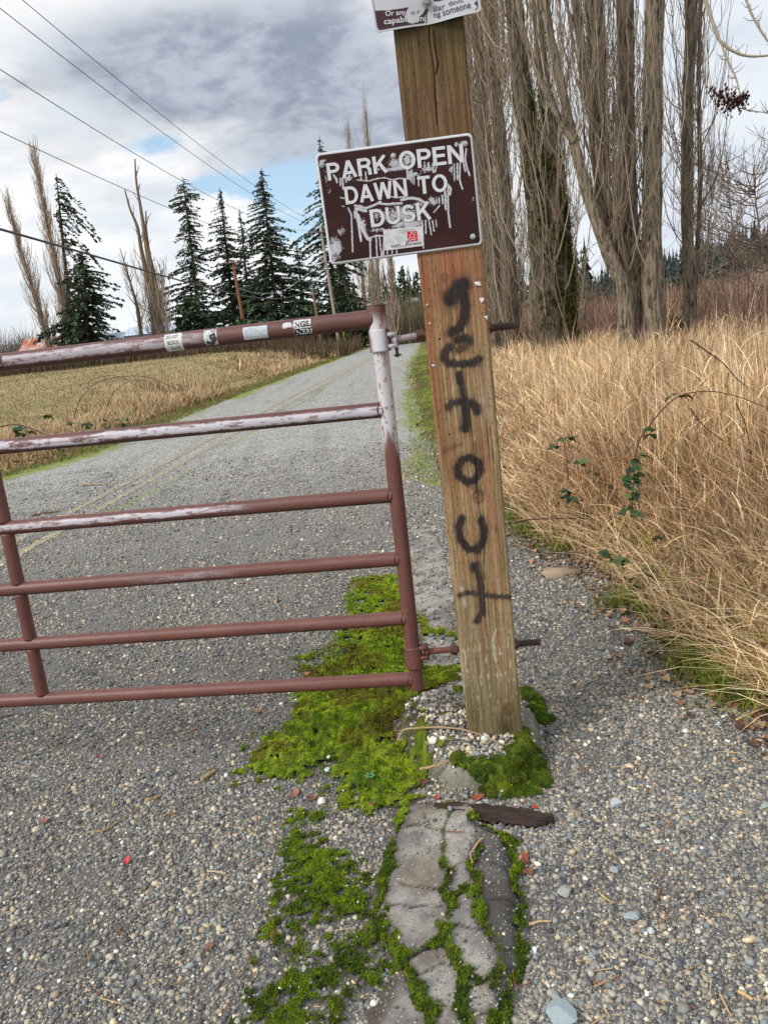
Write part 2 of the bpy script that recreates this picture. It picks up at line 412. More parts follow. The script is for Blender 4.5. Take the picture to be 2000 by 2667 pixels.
CRW = [.013, .011, .010, .015, .011, .017, .006]
CRG = [G4(c, 0.02) for c in CR]
THIN = [G4(c, 0.02) for c in ([(750,1140),(880,1170),(920,1175)], [(1040,1000),(1010,1060),(930,1120)], [(820,850),(835,900)], [(1120,1080),(1230,1120)], [(690,1230),(780,1260),(905,1250)], [(960,1340),(1080,1350)], [(800,1540),(900,1500),(960,1500)], [(760,900),(900,920)], [(1120,1240),(1240,1250)], [(1010,1700),(1150,1690)])]
THIN += [GD(c) for c in ([(905,1245),(940,1236),(972,1240)], [(890,1300),(935,1290),(985,1305)], [(905,1340),(920,1375),(955,1372),(995,1382)], [(925,1140),(955,1185),(968,1240),(975,1290)], [(905,1410),(960,1420),(998,1436)])]
MOT = G4([(250,860),(330,870),(400,980),(580,1090),(590,1180),(660,1300),(720,1460),(700,1530),(560,1690),(520,1790),(60,1790),(100,1500),(200,1250),(230,1050)])
BIG = G4([(540,100),(700,60),(770,150),(775,310),(860,390),(850,440),(710,470),(740,540),(770,600),(775,700),(740,790),(680,815),(520,800),(460,745),(400,700),(330,720),(200,715),(100,690),(95,620),(215,540),(270,410),(340,230)])
BACK = GD([(750,1250),(880,1235),(885,1330),(890,1410),(800,1430),(690,1440),(715,1370),(740,1310)])
FOOTM = G4([(1260,615),(1345,635),(1385,740),(1250,800),(1100,790),(960,750),(975,715),(1090,735),(1200,730)])
FOOTB = G4([(1250,330),(1310,335),(1390,470),(1340,480)])
BEH = GD([(905,1440),(930,1450),(1000,1448),(998,1465),(920,1466)])
ISL = [(c4(830,630), .028), (c4(830,598), .018), (c4(1230,735), .05), (c4(480,740), .02), (c4(300,850), .03), (c4(380,855), .02), (c4(990,395), .03), (c4(900,350), .04), (c4(940, 330), .05), (c4(740,850), .018)]
ISLG = [(gp(*q, 0.02)[:2], r) for q, r in ISL]
FOOT = GD([(862,1545),(905,1475),(950,1460),(1000,1458),(1125,1512),(1163,1552),(1168,1605),(1150,1640),(1095,1688),(1040,1692),(975,1690),(935,1657),(885,1622)], 0.05)
SLAB = G4([(700,790),(1060,790),(1120,900),(1200,960),(1235,1060),(1270,1250),(1260,1400),(1270,1500),(1245,1620),(1190,1720),(1150,1850),(560,1850),(600,1700),(700,1560),(690,1450),(640,1350),(560,1250),(640,1130),(670,1000),(690,900)], 0.02)
SLAB2 = GD([(900,1130),(950,1145),(966,1200),(975,1290),(1000,1458),(905,1470),(905,1380),(885,1290),(880,1200)])
def foot_z(x, y):
    s = poly_sd(x, y, FOOT); b = fbm(x*28, y*28, 3, 31)-0.5
    m = sst(0.018, -0.03, s+(fbm(x*40, y*40, 3, 33)-.5)*.022)
    mound = 0.075*np.exp(-(((x-0.10)/0.13)**2+((y-2.52)/0.17)**2)) + 0.045*np.exp(-(((x-0.22)/0.16)**2+((y-2.42)/0.12)**2))
    return m*(0.080+0.012*b+mound*.85*sst(0.01, -0.06, s))
def wq(x, y): return x+(fbm(x*16, y*16, 3, 61)-.5)*.040+(fbm(x*60, y*60, 2, 63)-.5)*.012, y+(fbm(x*16, y*16, 3, 67)-.5)*.040
def slab_z(x, y):
    wx, wy = wq(x, y)
    s = poly_sd(x, y, SLAB); s2 = poly_sd(x, y, SLAB2)
    z = (0.012+0.018*sst(0.02, 0.2, x))*sst(0.004, -0.05, s+(fbm(x*14, y*14, 3, 3)-0.5)*0.05)
    d = np.full(np.shape(x), 1e9)
    for c in CRG+THIN[:10]: d = np.minimum(d, seg_d(wx, wy, c))
    z = z - 0.006*np.exp(-(d/0.004)**2)*(z > 0.005) + ((fbm(x*9, y*9, 3, 8)-0.5)*0.004+(fbm(x*70, y*70, 2, 18)-.5)*.004)*(z > 0.003)
    z = np.maximum(z, 0.012*sst(0.01, -0.05, s2))
    return z
def moss_m(x, y):                                                    # 0..1 thickness of moss
    n = fbm(x*26, y*26, 4, 41); nf = fbm(x*75, y*75, 3, 47); nb = fbm(x*6, y*6, 3, 51)
    m = np.zeros(np.shape(x)); wx, wy = wq(x, y)
    for c, wd in zip(CRG, CRW):
        d = seg_d(wx, wy, c); ww = wd*np.clip(-.25+4.2*nb*n+(n-.5)*1.2, .12, 2)
        m = np.maximum(m, sst(ww*1.25, ww*0.6, d+(nf-0.5)*0.012))
    s = poly_sd(x, y, MOT); core = sst(0.03, -0.08, s+(nb-0.5)*0.1)
    m = np.maximum(m, sst(.07, -.05, s+(nb-.5)*.12)*sst(0.475, 0.53, fbm(x*34, y*34, 4, 43)*.62+nf*0.38+(nb-0.5)*0.26+0.062-.10*sst(-.10, .06, s)))
    s = poly_sd(x, y, BIG)+(nb-0.5)*0.22; th_ = .30+.30*sst(-.07, .07, s); m = np.maximum(m, sst(th_-.03, th_+.05, n*.6+nf*.4)*(s < .09))
    s = poly_sd(x, y, BACK); m = np.maximum(m, sst(0.06, -0.12, s+(n-0.5)*0.25)*sst(0.42, 0.52, n*0.7+nf*0.3+0.04))
    for pl, e in ((FOOTM, .012), (FOOTB, .01), (BEH, .02)):
        s = poly_sd(x, y, pl); m = np.maximum(m, sst(e, -e, s+(n-0.5)*0.05)*sst(0.28, 0.45, nf+0.06))
    for (q, r) in ISLG:
        m = np.maximum(m, sst(r*1.2, r*0.6, np.hypot(x-q[0], y-q[1])+(n-0.5)*r*1.4))
    for c in THIN[12:13]:
        m = np.maximum(m, sst(.022, .008, seg_d(x, y, c)+(n-0.5)*0.06))
    return m
def surf(x, y): return np.maximum(foot_z(x, y), slab_z(x, y))

# pavement sheet: near part and the road running away
ys = [0.5]
while ys[-1] < 126: ys.append(ys[-1]+max(0.025, 0.013*ys[-1]))
ys = np.array(ys); k = np.linspace(0, 1, 190)
PY = np.repeat(ys[:, None], len(k), 1); PX = pave_l(PY)+(pave_r(PY)-pave_l(PY))*k[None]
c_ = cx(PY)
PX = PX + (fbm(PY*1.5, PX*1.5, 3, 61)-0.5)*0.25*((k < 0.01)|(k > 0.99))[None]*(PY > 4)
edgeL = PX-pave_l(PY); edgeR = pave_r(PY)-PX
nb = fbm(PX*0.9, PY*0.5, 4, 71)
mo = np.zeros_like(PX)
mo = np.maximum(mo, sst(1.3, 0.0, edgeL+(nb-0.5)*1.2)*(PY > 9)*0.8)
mo = np.maximum(mo, sst(0.7, 0.0, edgeR+(nb-0.5)*0.9)*sst(5.5, 7.5, PY)*(.45+.5*fbm(PX*5, PY*2, 3, 73)))
mo = np.maximum(mo, np.exp(-((PX-c_-0.46-0.05*np.sin(PY*.7))/0.13)**2)*sst(5, 8, PY)*(0.30+0.5*nb))
mo = np.maximum(mo, np.exp(-((PX-c_-1.7)/0.5)**2)*sst(22, 9, PY)*sst(6.5, 9, PY)*0.0)
dirt = 0.36*np.exp(-((PX+0.45)/0.28)**2)*sst(2.35, 1.7, PY)+0.30*np.exp(-((PX-0.62)/0.2)**2)*sst(5, 2, PY)+0.15*nb
dirt = dirt + 0.45*np.exp(-((PX-c_-0.28)/0.18)**2)*sst(5, 8, PY)
fade = sst(3.5, 12, PY)
mb = MB(); mb.grid(np.stack([PX, PY, np.zeros_like(PX)], -1), np.stack([mo, dirt, fade], -1).reshape(-1, 3))
tag(mb.obj('road', M['pave']), kind='structure')
# double yellow line, worn
for off in (-0.16, 0.14):
    yy = np.concatenate([np.linspace(3, 30, 160), np.linspace(31, 120, 100)])
    A = np.stack([cx(yy)+off-0.055, yy, np.full_like(yy, 0.004)], -1); B = A+np.array([0.11, 0, 0])
    mb = MB(); mb.grid(np.stack([A, B], 1)); tag(mb.obj('road_marking', M['yellow']), kind='structure')

# broken asphalt strip under the gate line
def patch(x0, x1, y0, y1, h, fz, keepf, colf, name, m):
    xs = np.arange(x0, x1, h); yv = np.arange(y0, y1, h); A, B = np.meshgrid(xs, yv)
    Z = fz(A, B); kp = keepf(A, B, Z); kf = kp[:-1, :-1] | kp[1:, 1:] | kp[:-1, 1:] | kp[1:, :-1]
    mb = MB(); mb.grid(np.stack([A, B, Z], -1), colf(A, B).reshape(-1, 3), keep=kf)
    return mb.obj(name, m)
def slab_col(x, y):
    wx, wy = wq(x, y)
    n = fbm(x*14, y*14, 4, 77)
    c = mix(lin(134, 130, 126), lin(178, 173, 167), sst(0.3, 0.65, n))
    c = mix(c, lin(138, 122, 102), sst(0.55, 0.75, fbm(x*7, y*7, 3, 91))*0.6)
    c = mix(c, lin(88, 80, 72), sst(-.07, .0, poly_sd(x, y, SLAB)+(n-.5)*.1)*sst(.12, .0, x)*.9)
    d = np.full(np.shape(x), 1e9)
    for q in CRG+THIN: d = np.minimum(d, seg_d(wx, wy, q))
    c = mix(c, lin(42, 38, 34), np.exp(-((d+(n-0.5)*0.004)/0.004)**2)*0.9)
    dr = poly_sd(x, y, CRG[5]+[CRG[3][-1]]+CRG[3][::-1])
    c = mix(c, lin(66, 63, 60), sst(0.02, -0.01, dr)*0.75)
    return c
tag(patch(-0.42, 0.42, 1.0, 2.35, 0.008, lambda x, y: np.maximum(slab_z(x, y), 0.002), lambda x, y, z: poly_sd(x, y, SLAB) < 0.006, slab_col, 'asphalt_strip', M['slab']), kind='structure')
tag(patch(-0.1, 0.6, 2.7, 6.2, 0.012, lambda x, y: 0.004+0.004*sst(0.0, -0.1, poly_sd(x, y, SLAB2)), lambda x, y, z: poly_sd(x, y, SLAB2)+(fbm(x*9, y*5, 3, 4)-.5)*.12 < 0.0, slab_col, 'asphalt_strip', M['slab']), kind='structure')

# concrete footing
def foot_col(x, y):
    n = fbm(x*20, y*20, 4, 101)
    c = mix(lin(136, 132, 122), lin(176, 172, 162), sst(0.3, 0.65, n))
    dirt = np.exp(-(((x-0.05)/0.13)**2+((y-2.5)/0.2)**2))
    c = mix(c, lin(62, 50, 40), dirt*0.9)
    s = poly_sd(x, y, FOOT); c = mix(c, lin(92, 96, 66), sst(-0.03, 0.005, s)*0.6)
    back = sst(2.66, 2.80, y); c = mix(c, lin(196, 194, 190), back*0.7)
    return c
ft = patch(-0.12, 0.56, 2.0, 3.0, 0.008, lambda x, y: foot_z(x, y)-0.004, lambda x, y, z: poly_sd(x, y, FOOT) < 0.012, foot_col, 'concrete_footing', M['slab'])
tag(ft, 'rough grey concrete footing around the timber post, topped with pale gravel', 'footing')

# ------------------------------------------------------------------ moss cushions: a lumpy skin plus short fibres
def moss_obj():
    mb = MB()
    for (x0, x1, y0, y1, h) in ((-0.75, 0.62, 1.15, 3.0, 0.006), (-0.75, 0.5, 3.0, 5.2, 0.012)):
        xs = np.arange(x0, x1, h); yv = np.arange(y0, y1, h); A, B = np.meshgrid(xs, yv)
        m = moss_m(A, B); base = surf(A, B)
        cush = fbm(A*55, B*55, 3, 5); lob = 1-np.abs(vn(A*34, B*34, 7)*2-1)
        deep = sst(0.02, -0.10, poly_sd(A, B, BIG))
        Z = base+m*(0.006+0.011*cush+0.012*lob*(0.5+deep))+0.022*deep*m*fbm(A*9, B*9, 2, 3)-0.004
        kp = m > 0.25; kf = kp[:-1, :-1] & kp[1:, 1:] & kp[:-1, 1:] & kp[1:, :-1]
        def mcol(A, B, k):
            n = fbm(A*9, B*9, 3, 111); n2 = fbm(A*45, B*45, 2, 117)
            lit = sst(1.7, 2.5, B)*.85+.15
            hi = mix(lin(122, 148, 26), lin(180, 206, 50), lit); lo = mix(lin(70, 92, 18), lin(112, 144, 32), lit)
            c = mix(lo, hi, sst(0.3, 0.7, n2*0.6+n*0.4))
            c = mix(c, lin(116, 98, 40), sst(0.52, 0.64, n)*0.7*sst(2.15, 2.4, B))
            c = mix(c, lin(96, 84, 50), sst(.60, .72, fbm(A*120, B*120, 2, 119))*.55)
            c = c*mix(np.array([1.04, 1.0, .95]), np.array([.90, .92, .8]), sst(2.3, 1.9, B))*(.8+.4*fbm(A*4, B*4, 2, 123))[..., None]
            return c*k
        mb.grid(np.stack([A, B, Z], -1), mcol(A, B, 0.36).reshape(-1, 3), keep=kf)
        n = int(150000 if h < 0.01 else 60000)
        fx = rng.uniform(x0, x1, n*3); fy = rng.uniform(y0, y1, n*3)
        ii = np.clip(((fx-x0)/h).astype(int), 0, len(xs)-1); jj = np.clip(((fy-y0)/h).astype(int), 0, len(yv)-1)
        ok = m[jj, ii] > 0.3; fx, fy, ii, jj = fx[ok], fy[ok], ii[ok], jj[ok]
        side_ = poly_sd(fx, fy, FOOTM) < .03; zb = Z[jj, ii]-0.001-side_*rng.uniform(0, .018, len(fx)); L = rng.uniform(0.003, 0.007, len(fx))*(1.0 if h < 0.01 else 1.6); a = rng.uniform(0, 2*PI, len(fx)); wd = rng.uniform(0.0012, 0.0024, len(fx))*(1 if h < 0.01 else 1.7)
        tilt = rng.normal(0, 0.5, (len(fx), 2))*L[:, None]; tilt[:, 1] -= side_*L*.9; wd = wd*(1+.6*side_)
        p0 = np.stack([fx-np.cos(a)*wd, fy-np.sin(a)*wd, zb], -1); p1 = np.stack([fx+np.cos(a)*wd, fy+np.sin(a)*wd, zb], -1)
        p2 = np.stack([fx+tilt[:, 0], fy+tilt[:, 1], zb+L], -1)
        c = mcol(fx, fy, 1.0)*rng.uniform(0.75, 1.25, (len(fx), 1))
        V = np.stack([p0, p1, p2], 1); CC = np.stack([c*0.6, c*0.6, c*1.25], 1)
        mb.add(V, tris=np.arange(len(fx)*3).reshape(-1, 3), col=CC.reshape(-1, 3))
    # plump cushions hugging the sides of the footing
    cs = []
    for pl, k_ in ((FOOTM, 120), (FOOTB, 40), (BEH, 18)):
        P_ = np.array(pl); lo, hi = P_.min(0), P_.max(0); c_ = rng.uniform(lo, hi, (4000, 2)); c_ = c_[poly_sd(c_[:, 0], c_[:, 1], pl) < .004][:k_]; cs += [tuple(q) for q in c_]
    for (x, y) in cs:
        r = rng.uniform(.010, .026); z0 = float(surf(np.array([x]), np.array([y]))[0]); tone = (lin(88, 116, 26) if rng.uniform() < .65 else lin(120, 134, 38))*rng.uniform(.75, 1.2)
        th, ph = np.meshgrid(np.linspace(0, 1.7, 6), np.arange(11)*2*PI/10, indexing='ij'); nn = np.stack([np.sin(th)*np.cos(ph), np.sin(th)*np.sin(ph), np.cos(th)], -1); mb.grid(np.array([x, y, z0])+nn*r*[1, 1, .8], tone*.4)
        m_ = 260; u = rng.normal(0, 1, (m_, 3)); u[:, 2] = np.abs(u[:, 2])-.15; u /= np.linalg.norm(u, axis=1, keepdims=True); b_ = np.array([x, y, z0])+u*r*.93*[1, 1, .8]; sd_ = np.cross(u, rng.normal(0, 1, (m_, 3))); sd_ /= np.linalg.norm(sd_, axis=1, keepdims=True)
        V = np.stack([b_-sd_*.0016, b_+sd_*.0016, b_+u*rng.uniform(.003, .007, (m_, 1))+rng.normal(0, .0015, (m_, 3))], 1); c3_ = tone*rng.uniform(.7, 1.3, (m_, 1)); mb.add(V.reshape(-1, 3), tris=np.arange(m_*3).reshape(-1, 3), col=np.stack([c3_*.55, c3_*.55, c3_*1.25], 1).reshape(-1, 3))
    return mb.obj('moss', M['blade'])
tag(moss_obj(), kind='stuff')

# ------------------------------------------------------------------ loose gravel
ICO_V = []
phi = (1+5**.5)/2
for a, b in ((1, phi), (-1, phi), (1, -phi), (-1, -phi)): ICO_V += [(0, a, b), (a, b, 0), (b, 0, a)]
ICO_V = np.array(ICO_V)/math.hypot(1, phi)
def ico_faces():
    f = []; V = ICO_V; e = 2/math.hypot(1, phi)*1.01
    for i in range(12):
        for j in range(i+1, 12):
            for k_ in range(j+1, 12):
                if all(np.linalg.norm(V[p]-V[q]) < e for p, q in ((i, j), (j, k_), (i, k_))):
                    n = np.cross(V[j]-V[i], V[k_]-V[i]); f.append((i, j, k_) if n @ V[i] > 0 else (i, k_, j))
    return np.array(f)
ICO_F = ico_faces()
PAL = np.array([lin(96, 97, 101), lin(122, 122, 122), lin(78, 79, 84), lin(142, 139, 132), lin(160, 152, 138), lin(112, 122, 130), lin(176, 162, 140), lin(210, 207, 198), lin(132, 120, 108), lin(150, 158, 158)])
PW = np.array([.18, .22, .11, .20, .11, .08, .05, .018, .03, .02]); PW /= PW.sum()
def pebbles(mb, x, y, z, r, bright=1.0, flat=(0.45, 0.75)):
    n = len(x)
    V = ICO_V[None]*(1+np.clip(rng.normal(0, 0.20, (n, 12, 1)), -.4, .45))
    s = np.stack([np.ones(n), rng.uniform(0.6, 0.95, n), rng.uniform(*flat, n)], -1)*r[:, None]
    V = V*s[:, None, :]
    a = rng.uniform(0, 2*PI, n); t = rng.normal(0, 0.25, n)
    ct, st = np.cos(t)[:, None], np.sin(t)[:, None]
    V = np.stack([V[..., 0]*ct-V[..., 2]*st, V[..., 1], V[..., 0]*st+V[..., 2]*ct], -1)
    ca, sa = np.cos(a)[:, None], np.sin(a)[:, None]
    V = np.stack([V[..., 0]*ca-V[..., 1]*sa, V[..., 0]*sa+V[..., 1]*ca, V[..., 2]], -1)
    V = V+np.stack([x, y, z], -1)[:, None, :]
    c = PAL[rng.choice(len(PAL), n, p=PW)]*rng.uniform(0.7, 1.3, (n, 1))*bright*np.array([1.39, 1.34, 1.24])
    F = (ICO_F[None]+(np.arange(n)*12)[:, None, None]).reshape(-1, 3)
    mb.add(V, tris=F, col=np.repeat(c, 12, 0))
def gravel_obj():
    mb = MB()
    n = 760000
    # positions with density falling with distance
    u = rng.uniform(0, 1, n); yy = 1.1*(10.5/1.1)**(u**.94)
    lat = rng.uniform(-1, 1, n); xx = np.where(lat < 0, lat*(0.72*yy+.9), lat*.64*yy)
    keep = (xx < np.minimum(pave_r(yy)+0.12, 1.6)+rng.normal(0, .05, n))
    r = np.exp(rng.normal(math.log(0.0031), 0.52, n)); r = np.clip(r, 0.0016, 0.011)*(0.85+0.10*yy)
    clump = fbm(xx*3.0, yy*3.0, 3, 131)
    keep &= rng.uniform(0, 1, n) < 1.15-1.0*sst(.1, .9, -xx-.72*yy)
    keep &= rng.uniform(0, 1, n) < (0.46+1.7*(clump-0.38))*1.05*np.interp(yy, [6, 10.5], [1, .35])
    xx, yy, r = xx[keep], yy[keep], r[keep]
    m = moss_m(xx, yy); sd = np.minimum(poly_sd(xx, yy, SLAB), poly_sd(xx, yy, SLAB2)+0.0); fd = poly_sd(xx, yy, FOOT)
    ru = rng.uniform(0, 1, len(xx))
    sdn = sd+(fbm(xx*20, yy*20, 3, 9)-.5)*.09
    keep = (ru > m*1.02) & (ru > .86*sst(.035, -.045, sdn)) & (fd > 0.0)
    di = 0.75*np.exp(-((xx+0.33)/0.2)**2)*sst(2.3, 1.8, yy)*fbm(xx*5, yy*5, 3, 7)*1.5 + 0.6*np.exp(-((xx-0.62)/0.12)**2)*sst(2.2, 1.6, yy)
    keep &= rng.uniform(0, 1, len(xx)) > di
    xx, yy, r = xx[keep], yy[keep], r[keep]
    r = np.where(poly_sd(xx, yy, SLAB) < 0, r*0.6, r)
    pebbles(mb, xx, yy, surf(xx, yy)+r*0.22, r)
    # bigger loose stones
    n = 1700; yy = 1.1*(5/1.1)**rng.uniform(0, 1, n); xx = rng.uniform(-0.56, 0.56, n)*yy
    right = xx > 0.3
    keep = (xx < pave_r(yy)-0.05) & (moss_m(xx, yy) < 0.3) & (poly_sd(xx, yy, SLAB) > 0.01) & (poly_sd(xx, yy, FOOT) > 0.0) & (right | (rng.uniform(0, 1, n) < 0.45))
    xx, yy = xx[keep], yy[keep]; r = np.exp(rng.normal(math.log(0.0080), 0.3, len(xx)))
    pebbles(mb, xx, yy, r*0.3, r, 1.1)
    # pale angular gravel heaped on the footing
    n = 9000; xx = rng.uniform(-0.1, 0.5, n); yy = rng.uniform(2.05, 2.95, n)
    fd = poly_sd(xx, yy, FOOT); dens = np.exp(-(((xx-0.18)/0.15)**2+((yy-2.33)/0.12)**2))+0.35*np.exp(-(((xx-0.08)/0.1)**2+((yy-2.6)/0.2)**2))
    keep = (fd < -0.015) & (rng.uniform(0, 1, n) < dens*1.2) & (moss_m(xx, yy) < 0.4)
    xx, yy = xx[keep], yy[keep]; r = np.exp(rng.normal(math.log(0.0062), 0.35, len(xx)))
    pebbles(mb, xx, yy, foot_z(xx, yy)+r*0.2, r, 1.25, (0.5, 0.85))
    # stones lodged in the moss
    n = 500; xx = rng.uniform(-0.75, 0.3, n); yy = rng.uniform(1.2, 2.7, n); k_ = moss_m(xx, yy) > 0.5; xx, yy = xx[k_], yy[k_]
    r = np.exp(rng.normal(math.log(0.0032), 0.4, len(xx))); pebbles(mb, xx, yy, surf(xx, yy)+0.016, r, 1.3)
    return mb.obj('gravel', M['stone'])
tag(gravel_obj(), kind='stuff')

# ------------------------------------------------------------------ grass and other blade plants
def blades(mb, base, h, lean, width, bend, c0, c1, segs=4, az=None):
    n = len(base); t = np.linspace(0, 1, segs+1)
    az = rng.uniform(0, 2*PI, n) if az is None else az
    d = np.stack([np.cos(az), np.sin(az), np.zeros(n)], -1)
    out = (lean[:, None]*t[None]+bend[:, None]*t[None]**2.4)*h[:, None]
    up = h[:, None]*(t[None]-np.clip(bend, 0, 1.2)[:, None]*0.55*t[None]**3)
    P = base[:, None, :]+d[:, None, :]*out[..., None]+np.array([0, 0, 1.])*up[..., None]
    ph = rng.uniform(0, PI, n); sx = np.stack([np.cos(ph), np.sin(ph), np.zeros(n)], -1)
    wv = (width[:, None]*(1-t[None]**1.8)*0.5+0.0002)[..., None]*sx[:, None, :]
    V = np.stack([P-wv, P+wv], 2)
    idx = np.arange(n*(segs+1)*2).reshape(n, segs+1, 2)
    q = np.stack([idx[:, :-1, 0], idx[:, :-1, 1], idx[:, 1:, 1], idx[:, 1:, 0]], -1).reshape(-1, 4)
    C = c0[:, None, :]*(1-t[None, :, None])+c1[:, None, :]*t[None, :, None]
    C = np.repeat(C[:, :, None, :], 2, 2)
    mb.add(V, q, col=C.reshape(-1, 3))
STRAW = np.array([lin(230, 202, 162), lin(216, 184, 144), lin(244, 224, 190), lin(200, 166, 128), lin(228, 198, 148), lin(166, 138, 112)])*1.34
def pick(P, n, j=0.18): return P[rng.integers(0, len(P), n)]*rng.uniform(1-j, 1+j, (n, 1))
def dry_right():
    mb = MB()
    nc = 6400
    y = 2.2*(24/2.2)**(rng.uniform(0, 1, nc)**1.05)
    off = np.abs(rng.normal(0, 1, nc))**1.1*(0.35+0.16*y)
    x = veg_x(y)+0.10+off
    hh = np.interp(off, [0, 0.15, 0.5, 1.0, 2, 3], [0.22, 0.42, 0.78, 1.02, 1.24, 1.26])*(0.72+0.5*fbm(x*1.3, y*1.3, 3, 15))
    hh *= np.interp(y, [2.2, 3.2, 5, 8, 14, 24], [0.95, 1.02, 1.0, 0.84, 0.74, 0.68])
    per = 13
    X_ = np.repeat(x, per)+rng.normal(0, .05, nc*per)*(1+0.06*np.repeat(y, per)); Y_ = np.repeat(y, per)+rng.normal(0, .05, nc*per)
    H_ = np.repeat(hh, per)*rng.uniform(0.35, 1.2, nc*per); n = len(X_)
    base = np.stack([X_, Y_, terrain(X_, Y_)-0.01], -1)
    az = rng.uniform(0, 2*PI, n)
    wd = rng.uniform(0.003, 0.0105, n)*np.interp(Y_, [2, 5, 12, 24], [1, 1.35, 2.2, 4.0])
    c1 = pick(STRAW, n); patchn = fbm(X_*0.8, Y_*0.8, 3, 203); cj = np.repeat(rng.uniform(.72, 1.2, nc), per)[:, None]
    c1 = mix(c1, c1*np.array([0.72, 0.64, 0.60]), sst(0.48, 0.66, patchn)*.8)*cj
    c1 *= rng.uniform(.42, 1.35, (n, 1))
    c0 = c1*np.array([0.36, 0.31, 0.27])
    green = (rng.uniform(0, 1, n) < np.interp(np.repeat(off, per), [0, 0.3, 0.8], [0.30, 0.12, 0.0])*sst(5.5, 3.6, Y_))
    c0[green] = lin(86, 104, 42); c1[green] = lin(158, 160, 78); H_[green] *= .7
    tilt = np.repeat(np.abs(rng.normal(0.0, .10, nc)), per)
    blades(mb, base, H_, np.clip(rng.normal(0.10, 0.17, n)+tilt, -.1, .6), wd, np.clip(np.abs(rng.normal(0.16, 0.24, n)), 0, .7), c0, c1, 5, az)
    # leaf blades breaking off the stems half way up, in every direction
    n = 26000; i_ = rng.integers(0, len(X_), n); hz = H_[i_]*rng.uniform(.25, .85, n); b2 = base[i_]+np.stack([rng.normal(0, .05, n), rng.normal(0, .05, n), hz], -1)
    cl = c1[i_]*rng.uniform(.7, 1.35, (n, 1)); blades(mb, b2, rng.uniform(.10, .30, n), rng.uniform(.2, 1.1, n), rng.uniform(.004, .010, n)*np.interp(Y_[i_], [2, 5, 12, 24], [1, 1.3, 2.0, 3.4]), rng.uniform(0.2, 1.1, n), cl*.8, cl, 4)
    # arching old blades lying over the path edge
    n = 2200; y = 2.2*(12/2.2)**rng.uniform(0, 1, n); x = veg_x(y)+rng.uniform(0.0, 1, n)**1.5*(0.5+.12*y)
    base = np.stack([x, y, np.full(n, 0.02)], -1); c1 = pick(STRAW, n)
    blades(mb, base, rng.uniform(0.2, 0.5, n), rng.uniform(0.2, 0.6, n), rng.uniform(0.003, 0.006, n)*np.interp(y, [2, 16], [1, 2.6]), rng.uniform(0.3, .8, n), c1*0.6, c1*1.2, 5, np.where(rng.uniform(0, 1, n) < .6, rng.normal(PI*1.08, 0.7, n), rng.uniform(0, 6.28, n)))
    # tall seeding stems
    n = 1500; y = 3*(20/3)**rng.uniform(0, 1, n); x = veg_x(y)+0.5+np.abs(rng.normal(0, 1, n))*(0.4+0.16*y)
    base = np.stack([x, y, terrain(x, y)], -1); c1 = pick(STRAW, n)*1.1
    blades(mb, base, rng.uniform(0.85, 1.3, n)*np.interp(y, [3, 8, 20], [1.05, .95, .85]), rng.normal(0.05, 0.1, n), 0.004*np.interp(y, [3, 20], [1, 3.6]), np.abs(rng.normal(0.05, 0.1, n)), c1*0.6, c1, 4)
    return mb.obj('dry_grass', M['blade'])
tag(dry_right(), kind='stuff')
def dry_left():
    mb = MB(); nc = 5600
    y = 9*(75/9)**rng.uniform(0, 1, nc); lo = np.abs(rng.normal(0, 1, nc))
    x = pave_l(y)-0.75-lo*np.interp(y, [9, 20, 60], [1.5, 2.0, 2.6])
    cl = sst(0.42, 0.62, fbm(x*0.6, y*0.35, 3, 207))
    keep = rng.uniform(0, 1, nc) < 0.12+cl; x, y, cl = x[keep], y[keep], cl[keep]; per = 9
    X_ = np.repeat(x, per)+rng.normal(0, .14, len(x)*per); Y_ = np.repeat(y, per)+rng.normal(0, .14, len(x)*per); n = len(X_)
    base = np.stack([X_, Y_, terrain(X_, Y_)-0.02], -1)
    H_ = rng.uniform(0.2, 0.8, n)*np.repeat((0.30+0.58*cl)*rng.uniform(.5, 1.35, len(cl)), per); wd = 0.0055*np.interp(Y_, [9, 20, 75], [1.5, 3.5, 11])
    c1 = pick(STRAW, n)*np.array([.95, .92, .9])*np.repeat(rng.uniform(.6, 1.2, len(cl)), per)[:, None]; c0 = c1*0.36
    g = rng.uniform(0, 1, n) < 0.12; c1[g] = lin(110, 118, 60); c0[g] = lin(62, 70, 34)
    blades(mb, base, H_, rng.normal(0.15, 0.2, n), wd, np.abs(rng.normal(0.4, 0.4, n)), c0, c1, 3)
    return mb.obj('dry_grass', M['blade'])
tag(dry_left(), kind='stuff')
